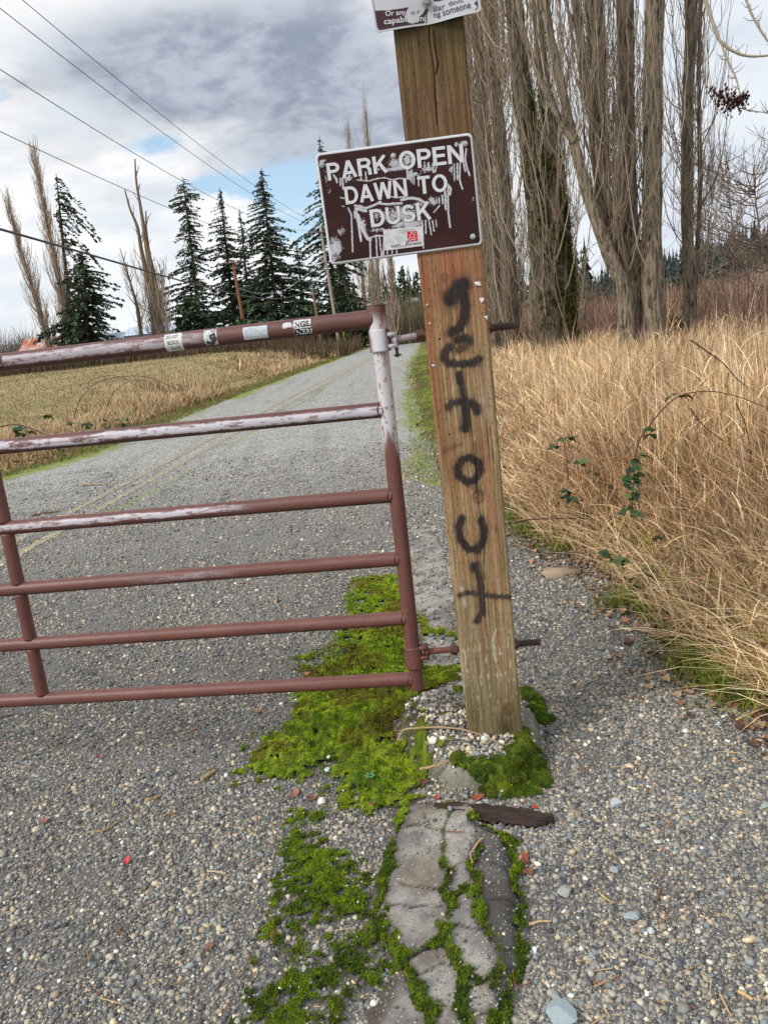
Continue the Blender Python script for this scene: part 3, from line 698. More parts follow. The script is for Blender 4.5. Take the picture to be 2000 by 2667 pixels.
def short_grass():
    mb = MB(); G_ = np.array([lin(120, 140, 52), lin(96, 118, 40), lin(150, 158, 66), lin(140, 130, 70), lin(86, 104, 48)])
    def put(x, y, h, wd, P=G_, k=1.0):
        n = len(x); base = np.stack([x, y, np.maximum(terrain(x, y), -0.004)-0.003], -1); c1 = pick(P, n)*k
        blades(mb, base, h, rng.normal(0.2, 0.3, n), wd, np.abs(rng.normal(0.4, 0.4, n)), c1*0.5, c1, 2)
    n = 26000; y = 4.6*(40/4.6)**rng.uniform(0, 1, n); x = pave_r(y)-0.22+rng.uniform(0, 1, n)**0.9*(veg_x(y)-pave_r(y)+0.42)+rng.normal(0, .05, n)
    k_ = rng.uniform(0, 1, n) < fbm(x*4, y*2, 3, 21)*1.5; x, y = x[k_], y[k_]; put(x, y, rng.uniform(.02, .07, len(x)), 0.003*np.interp(y, [4, 12, 40], [1, 2.4, 6]))
    n = 15000; y = 9.5*(90/9.5)**rng.uniform(0, 1, n); x = pave_l(y)-np.abs(rng.normal(0, 0.8, n))*np.interp(y, [9, 60], [0.8, 1.3])+0.25
    put(x, y, rng.uniform(.03, .12, n), 0.004*np.interp(y, [9, 25, 90], [1.6, 4, 12]), np.array([lin(128, 134, 66), lin(150, 142, 86), lin(112, 116, 54), lin(164, 150, 100)]), 0.95)
    FG = np.array([lin(180, 160, 120), lin(160, 146, 104), lin(198, 174, 134), lin(138, 128, 88)])
    n = 34000; y = 12*(75/12)**rng.uniform(0, 1, n); x = pave_l(y)-2.2-rng.uniform(0, 1, n)*(0.42*y+2)
    put(x, y, rng.uniform(.04, .16, n), 0.005*np.interp(y, [12, 25, 75], [2, 4, 13]), FG)
    # tufts at the path edge
    for q in [(1590, 1505), (1500, 1440), (1460, 1345), (1640, 1500), (1350, 1310), (1120, 1120), (1150, 1150), (1390, 1290), (1520, 1460), (1420, 1320), (1480, 1390), (1560, 1480), (1440, 1300), (1180, 1130), (1240, 1190), (1610, 1490), (1655, 1520)]:
        c = gp(*q); n = 420; a = rng.uniform(0, 2*PI, n); rr = np.abs(rng.normal(0, .06, n))
        put(c[0]+rr*np.cos(a)*1.4, c[1]+rr*np.sin(a), rng.uniform(.04, .15, n), np.full(n, .0038), G_, 1.1)
    n = 900; k1 = rng.integers(0, 10, n)
    return mb.obj('short_grass', M['blade'])
tag(short_grass(), kind='stuff')

# reddish leafless scrub behind the poplars, and hedge-like scrub across the field
def scrub():
    mb = MB(); n = 30000
    y = 17+rng.uniform(0, 1, n)**1.2*50; x = 2.6+0.083*y+rng.uniform(0, 1, n)*(0.5*y+6)
    h = rng.uniform(0.7, 2.1, n)*(0.6+0.9*fbm(x*.3, y*.3, 3, 33))*np.interp(y, [17, 60], [0.9, 1.15]); base = np.stack([x, y, terrain(x, y)], -1)
    BR = np.array([lin(146, 108, 94), lin(122, 90, 80), lin(166, 132, 114), lin(104, 78, 72), lin(172, 146, 124)])
    c1 = pick(BR, n)*rng.uniform(.6, 1.3, (n, 1)); tw = rng.uniform(0, 1, n) < .12; c1[tw] = pick(STRAW, n)[tw]*.8; blades(mb, base, h, rng.normal(0.1, 0.3, n), 0.014*np.interp(y, [17, 60], [1, 3.4])*rng.uniform(.5, 1.5, n), rng.normal(0.1, 0.25, n), c1*0.6, c1, 3)
    return mb.obj('scrub', M['blade'])
tag(scrub(), kind='stuff')
def scrub_left():
    mb = MB(); n = 14000
    y = rng.uniform(56, 84, n); x = -3.5+0.04*y-rng.uniform(0, 1, n)**1.1*46
    h = rng.uniform(0.8, 2.0, n)*(0.4+1.0*fbm(x*.25, y*.25, 3, 37)); base = np.stack([x, y, terrain(x, y)], -1)
    BR = np.array([lin(112, 84, 70), lin(94, 76, 60), lin(130, 108, 84), lin(78, 66, 56), lin(92, 92, 62)])
    c1 = pick(BR, n); blades(mb, base, h, rng.normal(0.15, 0.3, n), np.full(n, 0.05), rng.normal(0.2, 0.3, n), c1*0.6, c1, 3)
    return mb.obj('scrub', M['blade'])
tag(scrub_left(), kind='stuff')

# ------------------------------------------------------------------ text helper (built-in font, turned into flat meshes)
def text2d(txt, bold=0.0, shear=0.0, space=1.0):
    cu = bpy.data.curves.new('t', 'FONT'); cu.body = txt; cu.size = 1.0; cu.offset = bold; cu.shear = shear; cu.space_character = space
    cu.resolution_u = 4
    o = bpy.data.objects.new('t', cu); COL.objects.link(o)
    dg = bpy.context.evaluated_depsgraph_get(); dg.update()
    me = bpy.data.meshes.new_from_object(o.evaluated_get(dg))
    me.calc_loop_triangles()
    V = np.array([v.co[:2] for v in me.vertices]); T = np.array([t.vertices[:] for t in me.loop_triangles])
    bpy.data.objects.remove(o); bpy.data.curves.remove(cu); bpy.data.meshes.remove(me)
    lo = V.min(0); hi = V.max(0)
    return (V-lo)/(hi-lo), T, (hi-lo)
def place_text(mb, txt, O, ex, ey, w, h, col, bold=0.0, shear=0.0, space=1.0, fn=None, n=None, lift=0.0):
    V, T, asp = text2d(txt, bold, shear, space)
    if h is None: h = w*asp[1]/asp[0]
    O = np.array(O, float); P = O+V[:, :1]*w*np.array(ex)+V[:, 1:]*h*np.array(ey)
    if fn is not None: P = fn(V[:, 0]*w, V[:, 1]*h)
    mb.add(P, tris=T, col=col)

def arc(cx_, cy_, rx, ry, a0, a1, n=18): t = np.radians(np.linspace(a0, a1, n)); return [(cx_+rx*math.cos(a), cy_+ry*math.sin(a)) for a in t]
LW = .172; hL = LW/2                    # plain grotesque capitals drawn as strokes: cap height 1
GLY = {'P': (.66, [[(hL, 0), (hL, 1)], [(hL, 1-hL)]+arc(.36, .70, .205, .205, 90, -90)+[(hL, .495)]]),
 'A': (.76, [[(.075, 0), (.38, .985)], [(.685, 0), (.38, .985)], [(.18, .295), (.58, .295)]]),
 'R': (.71, [[(hL, 0), (hL, 1)], [(hL, 1-hL)]+arc(.39, .72, .20, .195, 90, -90)+[(hL, .525)], [(.38, .525), (.50, .46), (.575, .33), (.595, 0)]]),
 'K': (.74, [[(hL, 0), (hL, 1)], [(.62, 1), (.14, .42)], [(.32, .60), (.635, 0)]]),
 'O': (.80, [arc(.40, .5, .305, .415, 90, 450, 40)]), 'E': (.62, [[(hL, 0), (hL, 1)], [(hL, 1-hL), (.60, 1-hL)], [(hL, .515), (.56, .515)], [(hL, hL), (.61, hL)]]),
 'N': (.74, [[(hL, 0), (hL, 1)], [(.74-hL, 0), (.74-hL, 1)], [(hL, .97), (.74-hL, .03)]]),
 'D': (.73, [[(hL, 0), (hL, 1)], [(hL, 1-hL)]+arc(.33, .5, .31, .414, 90, -90, 24)+[(hL, hL)]]),
 'W': (1.0, [[(.075, 1), (.26, .02)], [(.26, .02), (.5, .98)], [(.5, .98), (.74, .02)], [(.74, .02), (.925, 1)]]),
 'T': (.66, [[(.33, 0), (.33, 1)], [(.01, 1-hL), (.65, 1-hL)]]), 'U': (.73, [[(hL, 1), (hL, .36)]+arc(.365, .36, .27, .265, 180, 360, 22)+[(.73-hL, .36), (.73-hL, 1)]]),
 'S': (.68, [arc(.34, .70, .235, .205, 15, 270, 24)+arc(.34, .30, .245, .205, 90, -165, 24)])}
def block(mb, word, O, e1, e2, nrm, w, h, col, gap=.07):
    tot = sum(GLY[c][0] for c in word)+gap*(len(word)-1); k = w/tot; x0 = 0; lift = 0
    for c in word:
        adv, strokes = GLY[c]
        for st_ in strokes:
            P = np.array(st_, float); T = np.gradient(P, axis=0); T /= np.linalg.norm(T, axis=1, keepdims=True)+1e-9; Nn = np.stack([-T[:, 1], T[:, 0]], -1)
            if len(P) > 2:
                for i in range(1, len(P)-1):
                    a = P[i]-P[i-1]; b = P[i+1]-P[i]; a = a/(np.linalg.norm(a)+1e-9); b = b/(np.linalg.norm(b)+1e-9); t_ = a+b; t_ /= np.linalg.norm(t_)+1e-9; Nn[i] = (-t_[1], t_[0])
            L_ = P+Nn*hL; R_ = P-Nn*hL; V = np.stack([L_, R_], 1).reshape(-1, 2); m = len(P); i = np.arange(m-1)*2
            lift += 6e-5
            mb.add(np.array(O)+(V[:, :1]+x0)*k*np.array(e1)+V[:, 1:]*h*np.array(e2)-np.array(nrm)*lift, np.stack([i, i+1, i+3, i+2], -1), col=col)
        x0 += adv+gap

# ------------------------------------------------------------------ timber gate post
PFY = 2.35; PD = 0.19
def xl(z): return .1735+(2.254-np.asarray(z))*.0121
def xr(z): return .368+(2.263-np.asarray(z))*.0069
def cA(x, y): return ((1060+.2712*x)/DS, (690+.2712*y)/DS)
def cB(x, y): return ((1100+.3708*x)/DS, (1150+.3708*y)/DS)
def cC(x, y): return ((940+.217*x)/DS, .217*y/DS)
def cD(x, y): return ((800+.28933*x)/DS, (330+.28933*y)/DS)
NY = np.array([0, 1., 0])
def face(px):                        # pixel on the post's front face -> straightened (s, z)
    p = on_plane(px[0], px[1], (0, PFY, 0), NY); z = p[2]
    return ((p[0]-xl(z))/(xr(z)-xl(z))*0.19, z)
def fs(c, pts): return [face(c(*q)) for q in pts]
SPRAY = [  # (points, half width in metres, strength)
 (fs(cA, [(420,330),(450,300),(480,220),(540,190)]), .0175, 1.0), (fs(cA, [(430,330),(420,300)]), .022, .7),
 (fs(cA, [(540,190),(548,300),(562,420),(545,530),(500,610),(430,650)]), .0115, 1.0), (fs(cA, [(470,640),(385,665)]), .010, .45),
 (fs(cA, [(600,730),(560,700),(480,720)]), .0105, .95), (fs(cA, [(600,730),(560,790),(490,825)]), .009, .7),
 (fs(cA, [(410,790),(360,840),(355,900),(400,945),(520,955),(640,940),(695,905)]), .0095, .95), (fs(cA, [(695,905),(690,950)]), .008, .6),
 (fs(cA, [(500,1050),(505,1090),(515,1130)]), .0105, .95), (fs(cA, [(515,1130),(530,1200),(545,1290),(552,1310)]), .0095, .88), (fs(cA, [(552,1300),(562,1430),(565,1530),(558,1570)]), .0115, 1.0),
 (fs(cA, [(395,1370),(440,1325),(520,1315)]), .0095, .85), (fs(cA, [(520,1315),(620,1330),(665,1370),(672,1405)]), .0115, .95),
 (fs(cA, [(600,1850),(690,1900),(695,1990),(650,2070),(580,2085),(500,2030),(485,1950),(530,1870),(600,1850)]), .0095, 1.0),
 (fs(cA, [(600,2110),(660,2130),(720,2190)]), .0085, .5), (fs(cA, [(365,1790),(420,1760),(530,1715)]), .004, .45),
 (fs(cB, [(278,540),(255,600),(268,690),(320,755),(390,762),(425,700),(435,620),(412,550)]), .0095, 1.0),
 (fs(cB, [(368,872),(368,892)]), .011, .95), (fs(cB, [(378,900),(405,990),(418,1100),(424,1190),(395,1250),(375,1260)]), .0075, .95),
 (fs(cB, [(262,1080),(310,1062),(400,1072),(500,1088),(612,1092)]), .0068, .85), (fs(cB, [(512,610),(512,625)]), .004, .5)]
KNOT = [(face(cA(500, 770)), .014), (face(cA(360, 120)), .010), (face(cB(392, 388)), .017), (face(cB(600, 1880)), .018), (face(cA(400, 320)), .016)]
CRACK = [(fs(cC, [(820,340),(825,500),(850,620),(875,800),(890,960),(900,1200),(920,1500)]), .0016), (fs(cC, [(880,380),(890,560),(930,760),(905,900)]), .0022),
         (fs(cA, [(440,0),(465,80),(470,150)]), .0006), (fs(cA, [(600,1380),(625,1600),(650,1850),(672,2080),(660,2200)]), .0011),
         (fs(cB, [(372,0),(385,200),(390,380),(410,520),(440,740),(430,900),(445,1240)]), .0009), (fs(cA, [(700,1470),(735,1800),(745,2000)]), .0008),
         (fs(cA, [(760,1480),(800,1900)]), .0007), (fs(cA, [(800,1560),(835,1900)]), .0006), (fs(cC, [(700,420),(705,560)]), .0007)]
def post_col(s, z, front=True):
    g = fbm(s*260, z*5.5, 4, 301); g2 = fbm(s*60, z*2.2, 3, 305); sp = fbm(s*500, z*60, 2, 309)
    kn = np.zeros(np.shape(s))
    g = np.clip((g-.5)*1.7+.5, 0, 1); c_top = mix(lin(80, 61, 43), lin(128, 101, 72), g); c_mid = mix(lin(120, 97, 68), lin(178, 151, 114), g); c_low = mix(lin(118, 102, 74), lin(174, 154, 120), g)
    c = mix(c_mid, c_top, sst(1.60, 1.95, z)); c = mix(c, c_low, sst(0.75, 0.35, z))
    c = mix(c, mix(lin(124, 74, 50), lin(160, 106, 76), g), np.exp(-((z-1.60)/.12)**2)*0.85*(0.5+0.6*g2))
    c = mix(c, lin(152, 98, 68), sst(0.50, 0.72, g2)*0.5*sst(2.2, 1.6, z)*sst(0.12, 0.45, z))
    c = mix(c, lin(150, 86, 58), sst(0.045, 0.0, s+(g2-0.5)*0.03)*0.5*sst(1.9, 1.5, z)*sst(0.9, 1.2, z))
    c = mix(c, lin(90, 86, 40), sst(2.05, 2.25, z)*0.5*g2)
    c = c*(.80+.42*sp)[..., None]*(.86+.28*fbm(s*900, z*14, 2, 361))[..., None]
    if front:
        for (q, r) in KNOT:
            d = np.hypot(s-q[0], (z-q[1])*0.8)
            c = mix(c, mix(lin(88, 62, 38), lin(150, 116, 76), 0.5+0.5*np.sin(d*900)), sst(r*1.1, r*0.7, d)*0.75)
            c = mix(c, lin(66, 44, 28), np.exp(-((d-r)/0.002)**2)*0.6)
        # incising slits in staggered rows
        row = np.floor(z/0.021); off = h2(row, row*0+3, 5)*0.011
        ss_ = (s+off)/0.0125; cell = np.floor(ss_); fx = ss_-cell-0.5
        zz = z/0.021-row-0.5+(h2(cell, row, 9)-0.5)*0.35
        slit = (np.abs(fx+(h2(cell, row, 23)-.5)*.5) < 0.07)*(np.abs(zz) < 0.12+.12*h2(cell, row, 29))*(h2(cell, row, 17) > 0.42)
        c = mix(c, lin(50, 36, 22), slit*0.7)
        dk = np.zeros(np.shape(s))
        for pts, wd in CRACK:
            d = seg_d(s, z, pts); c = mix(c, lin(26, 18, 12), np.exp(-((d+(g-0.5)*0.0008)/wd)**2)*0.95)
        red = np.exp(-(((s-.125)/.03)**2+((z-1.05)/.1)**2))*0.25 + np.exp(-(((s-.1)/.04)**2+((z-1.63)/.05)**2))*0.5
        c = mix(c, lin(168, 84, 70), red*(0.3+0.6*g2))
        wsh = np.exp(-(((s-.155)/.018)**2+((z-1.23)/.06)**2))*0.45
        c = mix(c, lin(190, 176, 166), wsh*g)
        wl = np.exp(-(((z-.33)/.15)**2))*sst(0.68, 0.78, fbm(s*150, z*40, 2, 333)); c = mix(c, lin(200, 190, 166), wl*0.8)
        for pts, wd in ((fs(cB, [(515,1320),(492,1400),(500,1470),(518,1540)]), .0035), (fs(cB, [(298,1470),(305,1560)]), .003), (fs(cB, [(275,1030),(290,1090),(300,1150)]), .006)):
            c = mix(c, lin(205, 192, 168), np.exp(-(seg_d(s, z, pts)/wd)**2)*0.65)
        a = np.zeros(np.shape(s)); jag = (g-0.5)*0.006+(sp-0.5)*0.005
        for pts, r, k_ in SPRAY:
            d = seg_d(s, z, pts)+jag; a = np.maximum(a, k_*sst(r*2.15, r*0.7, d)); a = np.maximum(a, .28*k_*sst(r*3.2, r, d+(sp-.5)*.02))
        c = mix(c, mix(lin(34, 32, 36), lin(50, 46, 48), sp), np.clip(a*1.02*(0.82+0.3*g), 0, 0.97))
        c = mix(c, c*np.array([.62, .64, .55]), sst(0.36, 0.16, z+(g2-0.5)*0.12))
        c = mix(c, lin(46, 40, 22), np.exp(-(((s-.135)/.03)**2+((z-.12)/.05)**2))*0.75)
        c = mix(c, lin(128, 98, 50), sst(0.12, 0.08, z)*sst(.12, .17, s)*0.6)
    # soft shadow below the upper sign board, painted dark into the timber colour
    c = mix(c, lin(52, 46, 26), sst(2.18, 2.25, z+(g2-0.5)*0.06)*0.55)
    return c
post = empty('gate_post', 'tall square brown timber post with black sprayed letters running down its face', 'post', loc=(0.28, 2.44, 0))
post_parent = post
def put(o, parent):                   # parent while keeping world coordinates in the mesh
    o.parent = parent; o.matrix_parent_inverse = Matrix.Translation(parent.location).inverted(); return o
mb = MB(); sv = np.linspace(0, 1, 96); zv = np.arange(-0.2, 2.72, 0.0024)
Sg, Zg = np.meshgrid(sv, zv)
edge = 0.004*(np.exp(-(Sg/0.02)**2)+np.exp(-((1-Sg)/0.02)**2))
Xg = xl(Zg)+Sg*(xr(Zg)-xl(Zg)); Xg += (fbm(Zg*9, Zg*0, 3, 3)-0.5)*0.003*((Sg < 0.01)|(Sg > 0.99))
dep = np.zeros_like(Sg)
for pts, wd in CRACK: dep += 0.004*np.exp(-(seg_d(Sg*0.19, Zg, pts)/(wd*1.3))**2)
Yg = PFY+edge+dep+(fbm(Sg*30, Zg*3, 3, 8)-0.5)*0.0012
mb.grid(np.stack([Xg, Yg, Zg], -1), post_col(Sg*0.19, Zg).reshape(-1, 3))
for side in (0, 1, 2):
    t = np.linspace(0, 1, 40); z2 = np.arange(-0.2, 2.72, 0.012); T_, Z_ = np.meshgrid(t, z2)
    if side == 0: Xs = xl(Z_)+T_*.014; Ys = PFY+0.004+T_*(PD-0.004)
    elif side == 1: Xs = xr(Z_)+T_*.014; Ys = PFY+0.004+T_*(PD-0.004)
    else: Xs = .014+xl(Z_)+T_*(xr(Z_)-xl(Z_)); Ys = np.full_like(T_, PFY+PD)
    mb.grid(np.stack([Xs, Ys, Z_], -1), post_col(T_*0.19+0.3*side, Z_, False).reshape(-1, 3)*(0.9))
mb.box(((xl(2.72)+xr(2.72))/2, PFY+PD/2, 2.717), (0.19, PD-0.004, 0.006), lin(120, 96, 66))
put(mb.obj('timber', M['wood']), post)
def fp(px, lift=0.001): p = on_plane(px[0], px[1], (0, PFY, 0), NY); return np.array([p[0], PFY-lift, p[2]])
def disc(mb, c, r, n=16, col=(1, 1, 1), h=0.002):
    a = np.arange(n)*2*PI/n; ring = np.stack([np.cos(a)*r, np.zeros(n), np.sin(a)*r], -1)
    V = np.concatenate([ring+c, ring*0.86+c-np.array([0, h, 0]), [np.array(c)-np.array([0, h*1.25, 0])]])
    i = np.arange(n); j = (i+1) % n
    mb.add(V, np.stack([i, j, n+j, n+i], -1), np.stack([n+i, n+j, np.full(n, 2*n)], -1), col=col)
mb = MB(); c = fp(cA(195, 385)); disc(mb, c, 0.0042, 16, lin(176, 172, 164)); disc(mb, c-np.array([0, .0022, 0]), 0.0014, 8, lin(60, 56, 52), .0006); put(mb.obj('screw', M['steel']), post)
for pts in ([(640,165),(690,158),(715,200),(660,195)], [(690,325),(725,312),(742,335),(712,365)], [(735,495),(770,485),(770,528)], [(200,555),(230,556),(214,574)], [(235,955),(268,958),(270,972),(238,970)]):
    mb = MB(); V = np.array([fp(cA(*q), 0.0025+0.002*(k % 2)) for k, q in enumerate(pts)]); n = len(V)
    mb.add(np.vstack([V, V.mean(0)-np.array([0, .002, 0])]), tris=[(i, (i+1) % n, n) for i in range(n)], col=lin(226, 224, 220)); put(mb.obj('paper_scrap', M['plain']), post)
for (x, y) in ((205, 230), (722, 460), (788, 1280), (293, 1405), (190, 500), (782, 1352)):
    c = fp(cA(x, y), 0.0015); mb = MB(); mb.tubes(np.array([c+[-.0055, .001, -.001], c+[-.005, -.001, -.0005], c+[.005, -.001, .001], c+[.0055, .001, .001]]), 0.0006, 5, lin(96, 84, 72)); put(mb.obj('staple', M['steel']), post)
for (x, y) in ((312, 710), (405, 1625)):
    c = fp(cA(x, y), 0.0); mb = MB(); disc(mb, c-np.array([0, .0004, 0]), 0.0032, 12, lin(18, 14, 12), .0002); put(mb.obj('nail_hole', M['plain']), post)

# ------------------------------------------------------------------ the brown park sign
SY = PFY-0.006
def sp_(px): return on_plane(px[0], px[1], (0, SY, 0), NY)
TL, TR, BR, BL = [sp_(cD(*q)) for q in ((70, 250), (1492, 44), (1572, 1072), (208, 1240))]
SC = (TL+TR+BR+BL)/4
ex = (TR-TL+BR-BL); SW = np.linalg.norm(ex)/2; ex = ex/np.linalg.norm(ex)
ez = np.cross(ex, NY); ez = ez/np.linalg.norm(ez); ez = ez if ez[2] > 0 else -ez
SH = (np.linalg.norm(TL-BL)+np.linalg.norm(TR-BR))/2
def su(px):
    p = sp_(px)-SC; return (float(p @ ex), float(p @ ez))
def sl_(pts): return [su(cD(*q)) for q in pts]
def rrect(w, h, r, n=8):
    P = []
    for cx_, cz_, a0 in ((w/2-r, h/2-r, 0), (-w/2+r, h/2-r, PI/2), (-w/2+r, -h/2+r, PI), (w/2-r, -h/2+r, 1.5*PI)):
        for k in range(n+1): a = a0+PI/2*k/n; P.append((cx_+r*math.cos(a), cz_+r*math.sin(a)))
    return np.array(P)
def rsd(u, v, w, h, r):
    dx = np.abs(u)-(w/2-r); dz = np.abs(v)-(h/2-r)
    return np.hypot(np.maximum(dx, 0), np.maximum(dz, 0))+np.minimum(np.maximum(dx, dz), 0)-r
def plate(mb, C_, ex, ez, w, h, r, th, col):
    P2 = rrect(w, h, r); n = len(P2); W = C_+P2[:, :1]*ex+P2[:, 1:]*ez; F_ = W-NY*0.0; B_ = W+NY*th
    V = np.vstack([F_, B_, [C_], [C_+NY*th]]); i = np.arange(n); j = (i+1) % n
    mb.add(V, np.stack([i, n+i, n+j, j], -1), np.concatenate([np.stack([i, j, np.full(n, 2*n)], -1), np.stack([n+j, n+i, np.full(n, 2*n+1)], -1)]), col=col)
DRIP = [([(1430,200),(1420,300),(1440,380),(1462,440)], .0024), ([(1405,320),(1412,360),(1422,400)], .0024), ([(1320,340),(1325,485)], .0020), ([(1350,330),(1350,475)], .0024),
 ([(1375,330),(1370,470),(1382,520),(1396,560)], .0024), ([(1300,360),(1300,410)], .0018), ([(940,390),(942,500)], .0022), ([(960,420),(962,520)], .0018), ([(1000,440),(1003,530)], .002), ([(1055,320),(1056,415)], .0016), ([(1090,330),(1092,390)], .003),
 ([(1130,330),(1136,410)], .0024), ([(1165,360),(1150,410)], .0018), ([(900,390),(906,470)], .003), ([(920,400),(925,480)], .002), ([(240,440),(262,470),(270,500)], .0028), ([(298,465),(300,530)], .002), ([(318,470),(326,560)], .0026),
 ([(345,440),(351,500)], .002), ([(380,425),(381,480)], .0026), ([(480,420),(487,480)], .0018), ([(525,410),(534,482)], .002), ([(450,480),(550,490),(640,466),(700,460),(760,480),(830,466),(890,468)], .0016),
 ([(370,735),(398,790),(404,950),(410,1128)], .0022), ([(424,760),(430,820)], .002), ([(440,760),(466,900),(485,1028)], .0034), ([(455,800),(500,930),(540,1000),(565,1020)], .0052), ([(440,740),(530,760)], .004),
 ([(565,1000),(568,1090),(571,1172)], .0026), ([(620,985),(630,1168)], .002), ([(650,985),(660,1080),(672,1168)], .002), ([(690,1000),(688,1160)], .0022), ([(575,1000),(620,980),(690,985)], .0022), ([(722,1110),(722,1148)], .002), ([(765,1108),(765,1142)], .002), ([(805,1100),(806,1142)], .0022), ([(660,1100),(690,1166)], .0018),
 ([(430,710),(530,735),(590,712),(640,690),(720,700),(800,692),(850,690)], .003), ([(850,660),(905,645),(960,645),(1010,655),(1065,690)], .0038), ([(620,700),(660,676)], .003), ([(740,625),(800,640),(870,632),(880,660)], .002),
 ([(1215,620),(1220,690)], .0026), ([(1185,640),(1188,690)], .002), ([(1240,580),(1246,745)], .003), ([(1270,530),(1266,640),(1270,780),(1286,905)], .0026), ([(1262,520),(1292,560),(1284,610)], .0032), ([(1140,770),(1190,712)], .002),
 ([(1030,850),(1040,900),(1046,1094)], .002), ([(1065,845),(1068,958)], .002), ([(1095,845),(1104,900),(1118,972)], .0022), ([(1128,850),(1141,938)], .002), ([(1158,840),(1164,900)], .0014), ([(300,640),(340,645)], .0016), ([(315,715),(335,718)], .0012)]
DRIP = [(sl_(p), w_) for p, w_ in DRIP]
SPECK = [((790,330), 75, 62, .62), ((900,300), 55, 75, .6), ((1290,400), 30, 60, .45), ((1340,160), 30, 25, .6), ((1395,150), 40, 30, .5), ((640,385), 120, 25, .45), ((820,375), 150, 22, .75), ((370,470), 60, 30, .5), ((170,470), 16, 120, .42), ((205,580), 26, 70, .4), ((310,940), 45, 50, .5), ((255,1090), 75, 110, .72), ((240,1150), 60, 70, .7),
 ((840,790), 260, 95, .56), ((640,930), 110, 30, .5), ((500,890), 45, 90, .55), ((900,885), 160, 40, .85), ((1130,670), 55, 55, .62), ((1490,650), 20, 40, .4), ((540,600), 25, 30, .5), ((470,720), 60, 25, .5), ((1080,380), 110, 40, .55), ((140,310), 45, 18, .6), ((200,930), 20, 30, .35), ((1000,700), 70, 40, .5), ((1180,830), 26, 40, .3), ((1370,1000), 90, 40, .12), ((960,430), 90, 26, .6), ((560,590), 40, 35, .35), ((620,790), 30, 70, .5)]
k_px = SW/1455.0
SPECK = [(su(cD(*c)), a*k_px, b*k_px, k_) for c, a, b, k_ in SPECK]
pk = empty('park_sign', 'brown park hours sign with white drips bolted high on the post', 'sign', loc=tuple(SC))
mb = MB(); plate(mb, SC, ex, ez, SW, SH, .014, .003, lin(206, 206, 210)); put(mb.obj('backing_plate', M['plain']), pk)
u_ = np.arange(-SW/2+.0035, SW/2-.0034, .00125); v_ = np.arange(-SH/2+.0035, SH/2-.0034, .00125); Ug, Vg = np.meshgrid(u_, v_)
br = mix(lin(46, 23, 23), lin(58, 31, 29), fbm(Ug*20, Vg*20, 3, 5)); br = mix(br, lin(72, 50, 48), sst(.5, .8, fbm(Ug*9+4, Vg*30, 3, 15))*0.25)
wm = np.zeros_like(Ug); jj = (fbm(Ug*240, Vg*240, 2, 21)-.5); n7 = fbm(Ug*170, Vg*170, 3, 25); n8 = fbm(Ug*420, Vg*420, 2, 29)
for c_, a, b, k_ in SPECK:
    m_ = np.exp(-(((Ug-c_[0])/a)**2+((Vg-c_[1])/b)**2)*0.9); wm = np.maximum(wm, sst(.0, .10, m_*k_*1.25-(0.35*n7+.65*n8))*(0.55+.4*m_))
for p_, w_ in DRIP:
    d = seg_d(Ug, Vg, p_)+jj*.0016; wm = np.maximum(wm, sst(w_*1.12, w_*.75, d))
sg = mix(br, mix(lin(176, 176, 184), lin(206, 206, 212), n7), wm)
bd = rsd(Ug, Vg, SW-.0125, SH-.0125, .011); sg = mix(sg, lin(204, 204, 210), sst(-.0006, .0006, bd))
kp = rsd(Ug, Vg, SW-.004, SH-.004, .012) < 0
mb = MB(); mb.grid(SC+Ug[..., None]*ex+Vg[..., None]*ez-NY*(.0008+.0005*wm[..., None]), sg.reshape(-1, 3), keep=kp[:-1, :-1] & kp[1:, 1:] & kp[:-1, 1:] & kp[1:, :-1])
put(mb.obj('panel', M['sign']), pk)
mb = MB()
for txt, bl_, brr, tl_ in (('PARK', (190, 487), (733, 410), (163, 333)), ('OPEN', (830, 394), (1412, 322), (805, 228)), ('DAWN', (350, 702), (906, 628), (330, 545)), ('TO', (1000, 612), (1268, 582), (985, 452)), ('DUSK', (578, 908), (1124, 832), (556, 750))):
    a = np.array(su(cD(*bl_))); b = np.array(su(cD(*brr))); t_ = np.array(su(cD(*tl_)))
    e1 = b-a; wd = np.linalg.norm(e1); e1 /= wd; e2 = np.array([-e1[1], e1[0]]); hh = float((t_-a) @ e2)
    block(mb, txt, SC+a[0]*ex+a[1]*ez-NY*.0022, e1[0]*ex+e1[1]*ez, e2[0]*ex+e2[1]*ez, NY, wd, hh, lin(208, 208, 214))
put(mb.obj('lettering', M['plain']), pk)
def hexbolt(name, c, r, parent, col, washer=True):
    mb = MB(); c = np.array(c, float)
    if washer: disc(mb, c, r*1.55, 20, col*0.95, .0016)
    a = np.arange(6)*PI/3+0.3; ring = np.stack([np.cos(a)*r, np.zeros(6), np.sin(a)*r], -1)
    V = np.vstack([ring+c-NY*.001, ring+c-NY*.0055, ring*.8+c-NY*.0066, [c-NY*.0068]]); i = np.arange(6); j = (i+1) % 6
    mb.add(V, np.vstack([np.stack([i, j, 6+j, 6+i], -1), np.stack([6+i, 6+j, 12+j, 12+i], -1)]), np.stack([12+i, 12+j, np.full(6, 18)], -1), col=col)
    return put(mb.obj(name, M['steel'], smooth=False), parent)
for q, col in (((135, 345), lin(168, 170, 176)), ((775, 265), lin(176, 178, 182)), ((1420, 155), lin(172, 174, 180)), ((1490, 990), lin(182, 184, 188)), ((845, 885), lin(186, 186, 190)), ((240, 1145), lin(178, 178, 184))):
    a = su(cD(*q)); hexbolt('bolt', SC+a[0]*ex+a[1]*ez-NY*.0014, .0052, pk, col)
